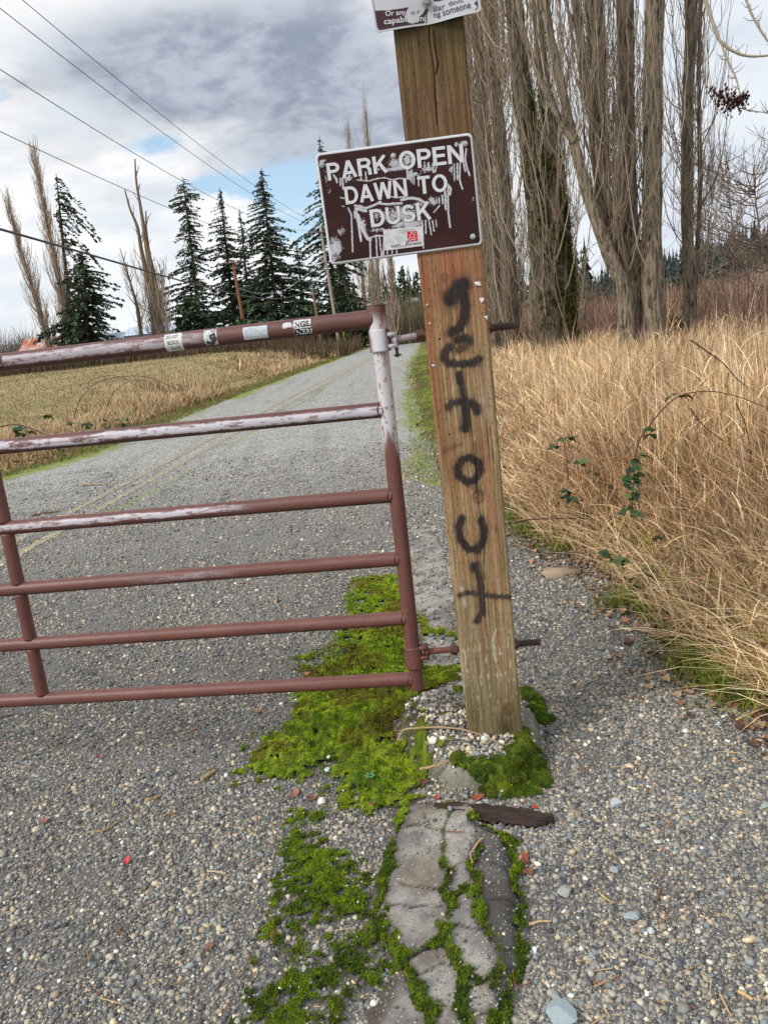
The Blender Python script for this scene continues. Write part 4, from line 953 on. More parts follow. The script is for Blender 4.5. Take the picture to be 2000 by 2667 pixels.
# peeling department sticker
Q = [np.array(su(cD(*q))) for q in ((682, 930), (1038, 896), (1048, 1072), (700, 1116))]
def sq(u, v, lift=.0028):
    p = (Q[0]*(1-u)+Q[1]*u)*(1-v)+(Q[3]*(1-u)+Q[2]*u)*v; return SC+p[0]*ex+p[1]*ez-NY*lift
uu, vv = np.meshgrid(np.linspace(0, 1, 120), np.linspace(0, 1, 60)); C_s = np.zeros((60, 120, 3))+lin(212, 208, 212)
C_s = mix(C_s, lin(192, 192, 198), sst(.5, .7, fbm(uu*9, vv*6, 3, 4))*.6)
C_s = mix(C_s, lin(178, 196, 192), ((uu > .32) & (uu < .55) & (vv > .24) & (vv < .68))*(.7*sst(.35, .6, fbm(uu*14, vv*9, 3, 8))+.2))
C_s = mix(C_s, lin(186, 182, 196), ((uu > .05) & (uu < .24) & (vv > .22) & (vv < .68))*sst(.42, .6, fbm(uu*22+vv*9, vv*3-uu*9, 3, 9))*.7)
PP = np.zeros((60, 120, 3)); P00, P10, P11, P01 = [SC+q[0]*ex+q[1]*ez-NY*.0026 for q in Q]
PP = (P00*(1-uu[..., None])+P10*uu[..., None])*(1-vv[..., None])+(P01*(1-uu[..., None])+P11*uu[..., None])*vv[..., None]
mb = MB(); mb.grid(PP, C_s.reshape(-1, 3)); st = put(mb.obj('sticker', M['plain']), pk)
mb = MB(); q4 = [sq(.60, .21), sq(.845, .21), sq(.845, .70), sq(.60, .70)]
q4 = np.array([sq(u, v, .0034) for u, v in ((.60, .20), (.845, .205), (.855, .70), (.605, .71))]); mb.add(q4, [[0, 3, 2, 1]], col=lin(206, 44, 44))
for pts in ([(.63,.66),(.64,.55),(.68,.50),(.66,.42),(.70,.34),(.70,.22)], [(.68,.50),(.74,.56),(.79,.50),(.76,.44),(.80,.36),(.79,.24)], [(.66,.70),(.70,.62),(.76,.64),(.83,.60)], [(.74,.40),(.74,.22)]):
    mb.tubes(np.array([sq(u, v, .0036) for u, v in crv(pts, 14)]), .0009, 5, lin(226, 206, 206))
em = mb.obj('emblem', M['plain']); em.parent = st; em.matrix_parent_inverse = Matrix.Translation(-pk.location) @ Matrix.Identity(4) if False else Matrix.Identity(4)
mb = MB()
def stx(txt, u0_, v0_, u1_, hgt, col, **k):
    a = sq(u0_, v0_, .0032); b = sq(u1_, v0_-0.02*(u1_-u0_), .0032); e1 = b-a; wd = np.linalg.norm(e1); e1 /= wd; e2 = np.cross(e1, NY); e2 = e2 if e2[2] > 0 else -e2
    place_text(mb, txt, a, e1, e2, wd, hgt, col, **k)
stx('COUNTY', .40, .235, .80, .0085, lin(150, 150, 140), space=1.15)
stx('PARKS', .17, .93, .42, .0095, lin(52, 52, 60), bold=.0)
stx('and', .445, .93, .525, .0048, lin(70, 70, 78), shear=.3)
stx('R', .53, .93, .62, .0150, lin(40, 40, 46), shear=.35); stx('ecreation', .625, .90, .95, .0088, lin(40, 40, 46), shear=.35)
for u_1 in (.30, .575, .87): mb.add(np.array([sq(u_1+a, v, .0033) for a, v in ((0, .45), (.03, .45), (.03, .475), (0, .475))]), [[0, 3, 2, 1]], col=lin(90, 90, 96))
tx = mb.obj('lettering', M['plain'])
for o in (em, tx):
    o.parent = st; o.matrix_parent_inverse = Matrix.Identity(4)

# ------------------------------------------------------------------ the upper notice, only its lower edge is in view
wbl, wbr = on_plane(*cC(180, 405), (0, PFY-.014, 0), NY), on_plane(*cC(1440, 165), (0, PFY-.014, 0), NY)
WC = (wbl+wbr)/2; wex = wbr-wbl; WW = np.linalg.norm(wex); wex /= WW; wez = np.cross(wex, NY); wez = wez if wez[2] > 0 else -wez; WH = 0.45; WC = WC+wez*WH/2
def wu(px): p = on_plane(px[0], px[1], (0, PFY-.014, 0), NY)-WC; return (float(p @ wex), float(p @ wez))
nt_ = empty('notice_sign', 'white and brown rules notice with half washed-off words topping the post', 'sign', loc=tuple(WC))
u_ = np.arange(-WW/2, WW/2+.0005, .0014); v_ = np.arange(-WH/2, WH/2+.0005, .0014); Ug, Vg = np.meshgrid(u_, v_)
kp = rsd(Ug, Vg, WW, WH, .012) < 0
nz = (fbm(Ug*60, Vg*60, 3, 5)-.5)*.010
def wp(pts): return poly_sd(Ug+nz*.6, Vg+nz*.6, [wu(cC(*q)) for q in pts])
b1 = wp([(160,135),(420,112),(545,92),(575,90),(545,130),(530,190),(560,255),(620,275),(690,255),(700,190),(745,150),(770,100),(815,92),(795,160),(800,220),(790,305),(195,372)])
b2 = wp([(1345,60),(1380,30),(1412,-40),(1425,150),(1338,166),(1390,100)]); b3 = wp([(860,-40),(1020,-40),(1000,0),(900,22),(868,8)])
bdr = np.minimum(b1, np.minimum(b2, b3)); nclean = rsd(Ug, Vg, WW-.012, WH-.012, .010)
wc = mix(lin(198, 200, 206), lin(186, 188, 196), fbm(Ug*12, Vg*12, 3, 8)); wc = mix(wc, lin(72, 48, 54), sst(.0008, -.0008, bdr)*(nclean < -.001))
wc = mix(wc, lin(66, 44, 50), np.exp(-((nclean+.001)/.0012)**2)*(Ug < 0)*.9)
bend = .010*np.exp(-((Ug-.004)/.05)**2)*sst(-WH/2+.09, -WH/2, Vg) - .012*sst(0.0, WW/2, Ug)*sst(-WH/2+.2, -WH/2, Vg)
SYW = WC+Ug[..., None]*wex+Vg[..., None]*wez+NY*bend[..., None]
mb = MB(); kf = kp[:-1, :-1] & kp[1:, 1:] & kp[:-1, 1:] & kp[1:, :-1]; mb.grid(SYW, wc.reshape(-1, 3), keep=kf); mb.grid(SYW+NY*.002, lin(150, 152, 156), keep=kf); put(mb.obj('panel', M['sign']), nt_)
def wt(txt, a, b, hpx, col, **k):
    A_ = np.array(wu(cC(*a))); B_ = np.array(wu(cC(*b))); e1 = B_-A_; wd = np.linalg.norm(e1); e1 /= wd; e2 = np.array([-e1[1], e1[0]])
    V, T, asp = text2d(txt, k.get('bold', 0)); hh = hpx*WW/1283.
    p2 = A_+V[:, :1]*wd*e1+V[:, 1:]*hh*e2
    bb = .010*np.exp(-((p2[:, 0]-.004)/.05)**2)*sst(-WH/2+.09, -WH/2, p2[:, 1]) - .012*sst(0.0, WW/2, p2[:, 0])*sst(-WH/2+.2, -WH/2, p2[:, 1])
    mb = MB(); mb.add(WC+p2[:, :1]*wex+p2[:, 1:]*wez+NY*(bb[:, None]-.0012), tris=T, col=col); put(mb.obj('lettering', M['plain']), nt_)
wht = lin(214, 214, 218); dkt = lin(70, 58, 66)
wt('Or any', (298, 215), (540, 192), 72, wht, bold=.01); wt('capabl', (282, 318), (548, 284), 84, wht, bold=.01); wt('Inj', (690, 268), (785, 262), 84, wht, bold=.01)
wt('ilar', (880, 135), (1012, 106), 62, dkt, bold=.005); wt('devic', (1050, 80), (1225, 42), 50, dkt); wt('ng', (880, 222), (960, 206), 56, dkt, bold=.005); wt('someone', (985, 192), (1312, 116), 52, dkt, bold=.005); wt('u r', (605, 168), (712, 150), 30, dkt)
a = wu(cC(785, 25)); hexbolt('bolt', WC+a[0]*wex+a[1]*wez-NY*.0014, .0085, nt_, lin(150, 150, 156)*.9)
hexbolt('bolt', WC+np.array([0, 0, .17])-NY*.0014, .0085, nt_, lin(150, 150, 156))

# ------------------------------------------------------------------ steel pipe gate
GP = np.array([0.046, 2.44, 0.0]); GD_ = np.array([-0.991, 0.1345, 0.0]); GD_ /= np.linalg.norm(GD_); GN = np.array([GD_[1], -GD_[0], 0.0])
def gq(x, y): return on_plane(x, y, GP, GN)
def gz(px): p = gq(*px); return float((p-GP) @ GD_), p[2]             # distance left of the hinge line, height
def gw(d, z, n=0.0): return GP+GD_*d+np.array([0, 0, z])-GN*n*(1 if GN[1] > 0 else -1)
gate = empty('pipe_gate', 'closed maroon steel pipe gate with peeling whitish paint and stickers across the road', 'gate', loc=tuple(GP))
MAR = lin(88, 56, 54); MAR2 = lin(114, 74, 69); MARD = lin(70, 42, 42); FADE = lin(188, 182, 192)
def pipe(mb, A_, B_, R, n, sides, colf, cap=True):
    t = np.linspace(0, 1, n)[:, None]; P = np.array(A_)*(1-t)+np.array(B_)*t; T = np.array(B_)-np.array(A_); L = np.linalg.norm(T); T = T/L
    ref = np.array([0, -1., 0]) if abs(T[2]) > .7 else np.array([0, 0, 1.])
    a = np.cross(T, ref); a /= np.linalg.norm(a); b = np.cross(a, T)
    th = np.arange(sides)*2*PI/sides; Rr = R(t[:, 0]) if callable(R) else np.full(n, R)
    V = P[:, None, :]+Rr[:, None, None]*(a*np.cos(th)[None, :, None]+b*np.sin(th)[None, :, None])
    TH, SS_ = np.meshgrid(th, t[:, 0]*L); TH = (TH+PI) % (2*PI)-PI
    C = colf(SS_, TH, V)
    i = np.arange(n*sides).reshape(n, sides); j = np.roll(i, -1, 1); q = np.stack([i[:-1], j[:-1], j[1:], i[1:]], -1).reshape(-1, 4)
    VV = V.reshape(-1, 3); CC = C.reshape(-1, 3); tr = None
    if cap:
        m = len(VV); VV = np.vstack([VV, P[0], P[-1]]); CC = np.vstack([CC, C[0, 0], C[-1, 0]])
        tr = np.vstack([np.stack([np.full(sides, m), j[0], i[0]], -1), np.stack([np.full(sides, m+1), i[-1], j[-1]], -1)])
    mb.add(VV, q, tr, col=CC)
def base_paint(SS_, TH, seed, red=0.0):
    n = fbm(SS_*9, TH*1.3, 4, seed); n2 = fbm(SS_*60, TH*9, 3, seed+3)
    c = mix(mix(MAR, lin(100, 60, 55), red), mix(MAR2, lin(124, 79, 72), red), n)
    return mix(c, c*0.72, sst(.55, .72, n2)*.5), n, n2
def rail_col(seed, amt, lo, hi, d0, d1, off, L, red=0.0, hard=.06):
    def f(SS_, TH, V):
        d = L-SS_-0.0                                                 # distance from the hinge end
        c, n, n2 = base_paint(SS_, TH, seed, red)
        wob = (fbm(SS_*7, TH*0+2, 3, seed+7)-.5)*.9+(n2-.5)*.35
        band = sst(lo-hard, lo+hard, TH+wob*.7)*sst(hi+.10, hi-.08, TH+wob*.8)
        rng_ = sst(d0-.12, d0+.02, d)*sst(d1+.15, d1-.1, d)
        a = band*rng_*amt*sst(.40, .50, fbm(SS_*3.7, TH*1.6, 5, seed+11, .62)*.75+n2*.25+amt*.10)
        a = a*(.30+.70*sst(.43, .47, fbm(SS_*30, TH*4.2, 4, seed+31)*.7+fbm(SS_*8, TH*2, 3, seed+37)*.3+.035))
        c = mix(c, lin(120, 74, 52), sst(.70, .74, fbm(SS_*40, TH*6, 3, seed+41))*.7)
        c = mix(c, mix(FADE, lin(208, 206, 214), n), np.clip(a, 0, 1))
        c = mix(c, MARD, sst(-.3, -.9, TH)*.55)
        return c
    return f
RAILS = [((0, 783), (790, 691), .0285, 3, .60, -.45, .70, .62, 1.3, 0.0), ((0, 966), (818, 886), .0250, 13, .92, -.42, .72, -.2, 4.0, .05), ((20, 1140), (843, 1070), .0245, 23, .85, -.2, .62, .58, 1.6, .45),
         ((0, 1275), (863, 1207), .0240, 33, .35, -.3, .6, .66, .86, .7), ((0, 1395), (878, 1335), .0238, 43, 0.0, 0, .1, 0, 1, .85), ((0, 1515), (895, 1466), .0238, 53, 0.0, 0, .1, 0, 1, 1.0)]
GLEN = 3.9; rails = []; RZ = []
for k, (a, b, R, seed, amt, lo, hi, d0, d1, red) in enumerate(RAILS):
    da, za = gz(a); db, zb = gz(b); sl2 = (za-zb)/(da-db); z1 = zb+sl2*(GLEN-db); z0 = zb-sl2*db
    mb = MB(); L = GLEN; RZ.append((z0, sl2, R))
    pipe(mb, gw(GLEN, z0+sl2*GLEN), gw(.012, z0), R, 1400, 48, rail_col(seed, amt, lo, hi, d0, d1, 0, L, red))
    rails.append(put(mb.obj('rail', M['pipe']), gate))
zt = RZ[0][0]; zb_ = RZ[5][0]
def up_col(SS_, TH, V):
    z = V[..., 2]; c, n, n2 = base_paint(z, TH, 83, .55)
    wob = (fbm(z*9, TH*1.2, 3, 87)-.5)
    a = sst(1.10, 1.20, z+wob*.10*1.5+.05*np.abs(TH-1.7))*sst(.28, .45, .45*n+.55*n2+.22)
    c = mix(c, mix(lin(184, 176, 182), lin(214, 212, 216), n), np.clip(a, 0, 1)*sst(3.2, 2.4, np.abs(TH-1.4)+.3*wob))
    c = mix(c, mix(MAR, MAR2, n), np.clip(sst(zt-.03, zt+.03, z+wob*.05)+sst(1.45, 2.2, np.abs(TH-1.1)+.0)*sst(zt-.06, zt-.02, z), 0, 1))
    rs = sst(1.30, 1.40, z)*np.exp(-(((TH-1.95)/.25)**2)); c = mix(c, lin(132, 82, 48), rs*.7*sst(.4, .6, n2+.1))
    return mix(c, lin(120, 74, 50), sst(.66, .74, n2)*sst(1.0, 1.1, z)*.8)
mb = MB(); pipe(mb, gw(0, zt+.036), gw(0, zb_-.036), lambda t: np.where(t < .055, .0285, .0245), 260, 28, up_col); put(mb.obj('hinge_stile', M['pipe']), gate)
def slv(z0, z1, R, white, name):
    def f(SS_, TH, V):
        c, n, n2 = base_paint(SS_*3, TH, 91, .1 if white else .9)
        if white: c = mix(c, lin(206, 202, 210), sst(1.15, .5, np.abs(TH-1.45)+(n-.5)*.8+.6*np.clip(.45-SS_*0-.45, 0, 1)))
        return c
    mb = MB(); pipe(mb, gw(0, z0), gw(0, z1), R, 16, 30, f); put(mb.obj(name, M['pipe']), gate)
zs0 = gz((815, 712))[1]; zs1 = gz((818, 760))[1]; slv(zs0, zs1, .0325, True, 'hinge_sleeve')
zl0 = gz((896, 1395))[1]; zl1 = gz((900, 1440))[1]; slv(zl0, zl1, .0300, False, 'hinge_sleeve')
# second stile, cut between the rails, and the far end stile
d1s, _ = gz((95, 1505)); d0s, _ = gz((15, 1140)); dS = (d1s+d0s)/2
def st_col(SS_, TH, V): return base_paint(V[..., 2], TH, 97, .75)[0]
for ds in (d1s, GLEN-.02):
    for k in range(1, 5):
        (za, sa, ra), (zb2, sb, rb) = RZ[k], RZ[k+1]
        dd0 = ds+(d0s-d1s)*(4-k)/3.2*(1 if ds == d1s else 0); dd1 = ds+(d0s-d1s)*(3.2-k)/3.2*(1 if ds == d1s else 0)
        mb = MB(); pipe(mb, gw(dd0, za+sa*dd0-ra*.8), gw(dd1, zb2+sb*dd1+rb*.8), .0225, 40, 24, st_col); put(mb.obj('stile', M['pipe']), gate)
for k in range(1, 6):                                                 # weld beads where rails meet the stile
    z0, s_, R = RZ[k]; a = np.linspace(0, 2*PI, 24); 
    ring = gw(.0235, z0)+GD_*0.004*np.cos(a*2)[:, None]+np.array([0, 0, 1.])*(R*1.0*np.sin(a))[:, None]-GN*(R*1.0*np.cos(a))[:, None]
    mb = MB(); mb.tubes(ring, .0028+.0012*np.sin(a*7), 6, lin(96, 54, 44)); put(mb.obj('weld', M['pipe']), gate)
# hinge bolts: rod, nuts, threaded tail coming out on the far side of the post
def rodcol(c1, c2):
    return lambda SS_, TH, V: mix(c1, c2, fbm(SS_*80, TH*3, 3, 5))
for (a, b, c_, d_, wht_) in (((845, 735), (925, 722), (1052, 709), (1113, 703), True), ((915, 1408), (995, 1402), (1112, 1391), (1166, 1387), False)):
    Pm = np.array([0, 2.44, 0.]); A_, B_, C2, D2 = [on_plane(*q, Pm, NY) for q in (a, b, c_, d_)]
    A_ = on_plane(*a, GP, GN)
    ca, cb = (lin(140, 118, 122), lin(176, 164, 174)) if wht_ else (lin(104, 62, 56), lin(128, 80, 72))
    mb = MB(); pipe(mb, A_, B_, .0105, 40, 18, rodcol(ca, cb))
    ax = (D2-A_)/np.linalg.norm(D2-A_); nseg = 120
    pipe(mb, C2-ax*.03, D2, lambda t: .0108+.0016*np.sign(np.sin(t*2*PI*17)), 140, 18, rodcol(lin(62, 44, 44), lin(96, 68, 62)))
    pipe(mb, B_, C2, .0095, 4, 12, rodcol(ca, cb))
    hb = put(mb.obj('hinge_bolt', M['steel']), gate)
    for P_, w_ in ((B_, .014), (C2+ax*.004, .013)):
        mb = MB(); xe = xl(P_[2]) if P_ is B_ else xr(P_[2]); Pn = A_+(P_-A_)*((xe-A_[0])/(P_[0]-A_[0])); sg_ = -1 if P_ is B_ else 1
        pipe(mb, Pn+ax*sg_*.001, Pn+ax*sg_*.018, .0205, 3, 6, rodcol(lin(78, 46, 46), lin(104, 66, 62))); pipe(mb, Pn+ax*sg_*.018, Pn+ax*sg_*.024, .0150, 3, 18, rodcol(lin(78, 50, 48), lin(104, 70, 66)))
        put(mb.obj('nut', M['steel'], smooth=False), gate)
    mb = MB(); zc = A_[2]; colb = lin(196, 192, 200) if wht_ else lin(112, 68, 62)
    for s_ in (-.011, .011): mb.box(A_+ax*(-.004)+np.array([0, 0, s_*1.6]), (.044, .034, .012), colb)
    mb.box(A_+ax*.012, (.012, .026, .030), colb*.9)
    if wht_:
        mb.box(A_+ax*.014+np.array([0, 0, -.036]), (.010, .016, .034), lin(70, 62, 66)); mb.box(A_+ax*.003+np.array([.012, 0, -.047]), (.022, .014, .006), lin(64, 56, 60))
    put(mb.obj('hinge_lug', M['pipe']), gate)
# welded cap knob at top corner
mb = MB(); pipe(mb, gw(0, zt+.036), gw(0, zt+.040), .0290, 3, 28, lambda S_, T_, V: np.zeros(V.shape)+lin(92, 54, 54)); put(mb.obj('end_cap', M['pipe']), gate)

# stickers wrapped on the top rail
z0, sl2, R0 = RZ[0]
def wrap(d, th, lift=.0006):
    d = np.asarray(d); th = np.asarray(th)
    return GP+d[..., None]*GD_+np.array([0, 0, 1.])*(z0+sl2*d+(R0+lift)*np.sin(th))[..., None]+np.array([-GN[0], -GN[1], 0])*((R0+lift)*np.cos(th))[..., None]*(1 if GN[1] > 0 else -1)
def dx(px): return gz((px, 783-.115*px))[0]
def sticker(xa, xb, t0, t1, base, seed, ragged, colf=None, label=None):
    da, db = dx(xa), dx(xb); dd, tt = np.meshgrid(np.linspace(da, db, 90), np.linspace(t0, t1, 60)); uu = (da-dd)/(da-db); vv = (t1-tt)/(t1-t0)
    c = np.zeros(dd.shape+(3,))+base; c = mix(c, base*.82, sst(.45, .7, fbm(uu*7, vv*7, 3, seed))*.7)
    if colf: c = colf(uu, vv, c)
    kp = None
    if ragged:
        e = np.minimum(np.minimum(uu, 1-uu), np.minimum(vv, 1-vv)); k_ = e > ragged*fbm(uu*8, vv*8, 3, seed+1); kp = k_[:-1, :-1] & k_[1:, 1:]
    mb = MB(); mb.grid(wrap(dd, tt), c.reshape(-1, 3), keep=kp); o = mb.obj('sticker', M['plain'], rails[0])
    o.matrix_parent_inverse = Matrix.Translation(gate.location).inverted() if False else Matrix.Identity(4)
    return o, da, db
def rail_text(parent, lines, da, db, t0, t1, col, bold=.02):
    for k, (txt, u0_, u1_, v0_, v1_) in enumerate(lines):
        mb = MB(); V, T, asp = text2d(txt, bold); d = da+(db-da)*(u0_+(u1_-u0_)*V[:, 0]); th = t1+(t0-t1)*(v1_+(v0_-v1_)*V[:, 1])
        mb.add(wrap(d, th, .0011), tris=T, col=col); mb.obj('lettering', M['plain'], parent)
WS = lin(214, 216, 214)
s1, da, db = sticker(362, 402, -1.35, 1.15, WS, 3, .05)
rail_text(s1, [('DO NOT', .14, .78, .13, .30), ('BLOCK', .20, .80, .40, .56), ('GATE', .30, .80, .66, .82)], da, db, -1.35, 1.15, lin(60, 58, 58), .015)
def c2(u, v, c):
    d = seg_d(u, v, [(.25,.75),(.55,.85),(.85,.6),(.75,.35),(.5,.45),(.6,.62),(.8,.5)]); c = mix(c, lin(58, 56, 60), sst(.12, .06, d+.09*(fbm(u*14, v*14, 3, 5)-.5)))
    return mix(c, lin(80, 78, 84), sst(.6, .66, fbm(u*22, v*16, 3, 15))*.8)
s2, da, db = sticker(446, 477, -1.0, 1.1, WS*.95, 13, .10, c2)
rail_text(s2, [('IVI', .5, .85, .10, .24), ('WHITE', .05, .6, .84, .94)], da, db, -1.0, 1.1, lin(70, 68, 72), .01)
s3, da, db = sticker(530, 584, -.75, .75, lin(190, 198, 206), 23, .03)
rail_text(s3, [('CLink', .10, .92, .18, .80)], da, db, -.75, .75, lin(158, 168, 178), .05)
rail_text(s3, [('CLink', .12, .90, .25, .74)], da, db, -.75, .75, lin(206, 212, 218), -.0)
def c4_(u, v, c): return mix(c, lin(28, 26, 28), ((v > .52) & (u > .06))*sst(.2, .3, fbm(u*9, v*9, 3, 6))*1.0)
s4, da, db = sticker(637, 678, -1.15, .98, lin(206, 206, 210), 33, .08, c4_)
rail_text(s4, [('INGS.', .02, .94, .16, .46)], da, db, -1.15, .98, lin(40, 38, 40), .04); rail_text(s4, [('NER!', .12, .97, .56, .86)], da, db, -1.15, .98, lin(216, 216, 220), .03)
s5, da, db = sticker(612, 640, -.05, .8, lin(208, 208, 212), 43, .3)
s6, da, db = sticker(-25, 17, -.75, .75, lin(64, 52, 56), 53, .02)
rail_text(s6, [('ND', .48, .86, .20, .52)], da, db, -.75, .75, lin(206, 204, 208), .02); rail_text(s6, [('_____', .3, .96, .7, .74)], da, db, -.75, .75, lin(190, 188, 192))

# ================================================================== trees
BK = lin(152, 137, 119); TWG = np.array([lin(160, 145, 125), lin(136, 121, 103), lin(180, 167, 148), lin(120, 106, 91), lin(150, 133, 110)])*1.1
def c3(x, y): return (912.5+.45*x, .45*y)
def stem(mb, pts, widths, Y, ztop=12.0, seed=1, col=BK, sides=14, zbase=None):
    yy = Y if np.ndim(Y) else np.full(len(pts), Y)
    P = [atY(*c3(*q), yy[i]) for i, q in enumerate(pts)]; R = [w_*.45*DS/2000*yy[i]/2 for i, w_ in enumerate(widths)]
    if P[0][2] < ztop:                                               # carry the stem on above the picture's top edge
        d = P[0]-P[1]; d /= np.linalg.norm(d); d = d*.6+np.array([0, 0, .5]); d /= np.linalg.norm(d)
        P = [P[0]+d*(ztop-P[0][2]), P[0]+d*(ztop-P[0][2])*.5]+P; R = [R[0]*.35, R[0]*.75]+R
    if zbase is not None: P = P+[np.array([P[-1][0], P[-1][1], zbase])]; R = R+[R[-1]*1.15]
    n = 90; PP = crv(P, n); RR = np.interp(np.linspace(0, 1, n), np.linspace(0, 1, len(R)), R)
    PP, RR = PP[::-1], RR[::-1]
    T = np.gradient(PP, axis=0); T /= np.linalg.norm(T, axis=1, keepdims=True); ref = np.array([0, -1., 0])
    A = np.cross(T, ref); A /= np.linalg.norm(A, axis=1, keepdims=True); B = np.cross(A, T)
    th = np.arange(sides)*2*PI/sides; zz = np.linalg.norm(PP-PP[0], axis=1)
    rn = 1+(fbm(zz[:, None]*1.6+0*th, th[None]*1.6+seed*3.1+0*zz[:, None], 3, seed)-.5)*.34+(fbm(zz[:, None]*7, th[None]*3+seed, 2, seed+4)-.5)*.14
    rr = RR[:, None]*rn; rr[:, -1] = (rr[:, -1]+rr[:, 0])/2
    V = PP[:, None]+rr[..., None]*(A[:, None]*np.cos(th)[None, :, None]+B[:, None]*np.sin(th)[None, :, None])
    i = np.arange(n*sides).reshape(n, sides); j = np.roll(i, -1, 1); q = np.stack([i[:-1], j[:-1], j[1:], i[1:]], -1).reshape(-1, 4)
    cn = fbm(zz[:, None]*3, th[None]*2+seed, 3, seed+9); C = mix(np.array(col)*.75, np.array(col)*1.2, cn)
    mb.add(V.reshape(-1, 3), q, col=C.reshape(-1, 3))
    return PP, RR
def upright_twigs(mb, PP, RR, n, zlo, zhi, L0, L1, spread, sub, rmin, pal=TWG, droop=0.0, k1=1.0):
    z = rng.uniform(zlo, zhi, n); zi = np.array([np.interp(z, PP[:, 2], PP[:, d]) for d in range(3)]).T; rr = np.interp(z, PP[:, 2], RR)
    a = rng.uniform(0, 2*PI, n); L = rng.uniform(L0, L1, n); t = np.linspace(0, 1, 8)
    dr = np.stack([np.cos(a), np.sin(a), 0*a], -1); out = rng.uniform(.4, 1.2, n)*spread
    wob = np.cumsum(rng.normal(0, .016, (n, 8, 3)), 1)*L[:, None, None]; wob[:, 0] = 0
    o = rr[:, None]*.7+out[:, None]*(1-np.exp(-t[None]*2.6)); up = L[:, None]*(t[None]**1.15)-droop*t[None]
    P = zi[:, None]+dr[:, None]*o[..., None]+np.array([0, 0, 1.])*up[..., None]+wob
    R = (rmin*rng.uniform(1.2, 3.2, n)*(.6+.4*L/L1))[:, None]*(1-.75*t[None])*k1
    c = pick(pal, n, .25); mb.tubes(P, np.maximum(R, rmin*.6), 4, c)
    if sub:
        i = np.repeat(np.arange(n), sub); m = len(i); s0 = rng.uniform(.15, .85, m); f = s0*7; lo = f.astype(int); w_ = (f-lo)[:, None]
        B0 = P[i, lo]*(1-w_)+P[i, np.minimum(lo+1, 7)]*w_; l2 = L[i]*rng.uniform(.18, .5, m); a2 = rng.uniform(0, 2*PI, m); t2 = np.linspace(0, 1, 5)
        d2 = np.stack([np.cos(a2), np.sin(a2), 0*a2], -1); o2 = l2*rng.uniform(.12, .42, m)
        w2 = np.cumsum(rng.normal(0, .02, (m, 5, 3)), 1)*l2[:, None, None]; w2[:, 0] = 0
        P2 = B0[:, None]+d2[:, None]*(o2[:, None]*(1-(1-t2[None])**2))[..., None]+np.array([0, 0, 1.])*(l2[:, None]*t2[None]**1.1)[..., None]+w2
        mb.tubes(P2, np.maximum(rmin*(1-.6*t2)[None]*rng.uniform(.7, 1.4, (m, 1)), rmin*.5), 3, pick(pal, m, .25))
# --- the multi-stemmed poplar right of the path
YA = 13.0
ta = empty('poplar_tree', 'clump of stout grey bare poplar stems rising together from tall straw grass', 'tree', 'bare poplars beside the path', loc=tuple(atY(*c3(1060, 1760), YA)*[1, 1, 0]))
gA = float(terrain(4.5, 13))
ST_A = [([(1112,0),(1105,400),(1103,800),(1100,1100),(1098,1250),(1105,1500),(1090,1700)], [78, 80, 82, 86, 102, 114, 128], YA-.1, 1),
        ([(972,0),(975,400),(985,800),(1000,1150),(1010,1400),(1020,1720)], [74, 72, 74, 78, 84, 90], YA+.1, 2),
        ([(822,0),(845,400),(838,700),(872,1000),(950,1250),(985,1450),(990,1740)], [78, 72, 66, 62, 60, 56, 60], YA+.15, 3),
        ([(592,0),(640,280),(718,640),(790,930),(880,1180),(955,1370),(980,1550),(985,1760)], [30, 34, 44, 52, 60, 66, 74, 82], YA-.25, 4),
        ([(738,0),(775,300),(812,560),(850,780),(905,1000),(985,1300)], [38, 40, 40, 38, 36, 40], YA-.1, 5),
        ([(452,0),(505,220),(575,400),(650,560),(722,680)], [18, 22, 26, 28, 30], YA-.3, 6)]
mb = MB(); sk = []
for pts, wd_, Y_, sd_ in ST_A: sk.append(stem(mb, pts, wd_, Y_, 12.5 if sd_ < 6 else 7.5, sd_, BK*rng.uniform(.85, 1.1), 18 if sd_ < 3 else 14, gA-.25 if sd_ < 5 else None))
put(mb.obj('trunk', M['bark']), ta)
mb = MB()
for k_, (PP, RR) in enumerate(sk): upright_twigs(mb, PP, RR, [16, 32, 42, 32, 32, 16][k_], 1.1 if k_ in (0, 1, 2, 4) else 2.4, [5.5, 8, 8, 8, 8, 7][k_], 1.2, 3.6, .42, 5, .0052)
# bundles of shoots climbing between the stems
for q, n_ in (((905, 1150), 22), ((930, 900), 14), ((1000, 1250), 10), ((790, 600), 10)):
    P0 = atY(*c3(*q), YA-.1); PPv = np.stack([np.full(20, P0[0]), np.full(20, P0[1]), np.linspace(P0[2]-.6, P0[2]+.5, 20)], -1); upright_twigs(mb, PPv, np.full(20, .08), n_, P0[2]-.5, P0[2]+.4, 1.2, 3.4, .35, 5, .0055)
put(mb.obj('crown', M['twig']), ta)
# --- its slim straight neighbour with the mossy stump at its foot
tb = empty('poplar_tree', 'slim straight bare poplar at the right with a green mossy stump at its foot', 'tree', 'bare poplars beside the path', loc=tuple(atY(*c3(1270, 1600), 13.6)*[1, 1, 0]))
mb = MB(); skb = [stem(mb, [(1288,0),(1284,250),(1272,500),(1268,1000),(1276,1300),(1278,1500),(1262,1640)], [52, 50, 50, 52, 56, 58, 66], 13.6, 13, 11, BK*.82, 16, gA-.2), stem(mb, [(1332,0),(1326,400),(1330,900),(1318,1200),(1300,1500)], [18, 18, 22, 22, 26], 13.8, 10, 12, BK*.75, 8, gA-.1)]
put(mb.obj('trunk', M['bark']), tb)
mb = MB(); upright_twigs(mb, *skb[0], 50, 1.6, 8, .9, 3.0, .45, 5, .0048); upright_twigs(mb, *skb[1], 50, 1.4, 7, .8, 2.6, .45, 4, .0045); put(mb.obj('crown', M['twig']), tb)
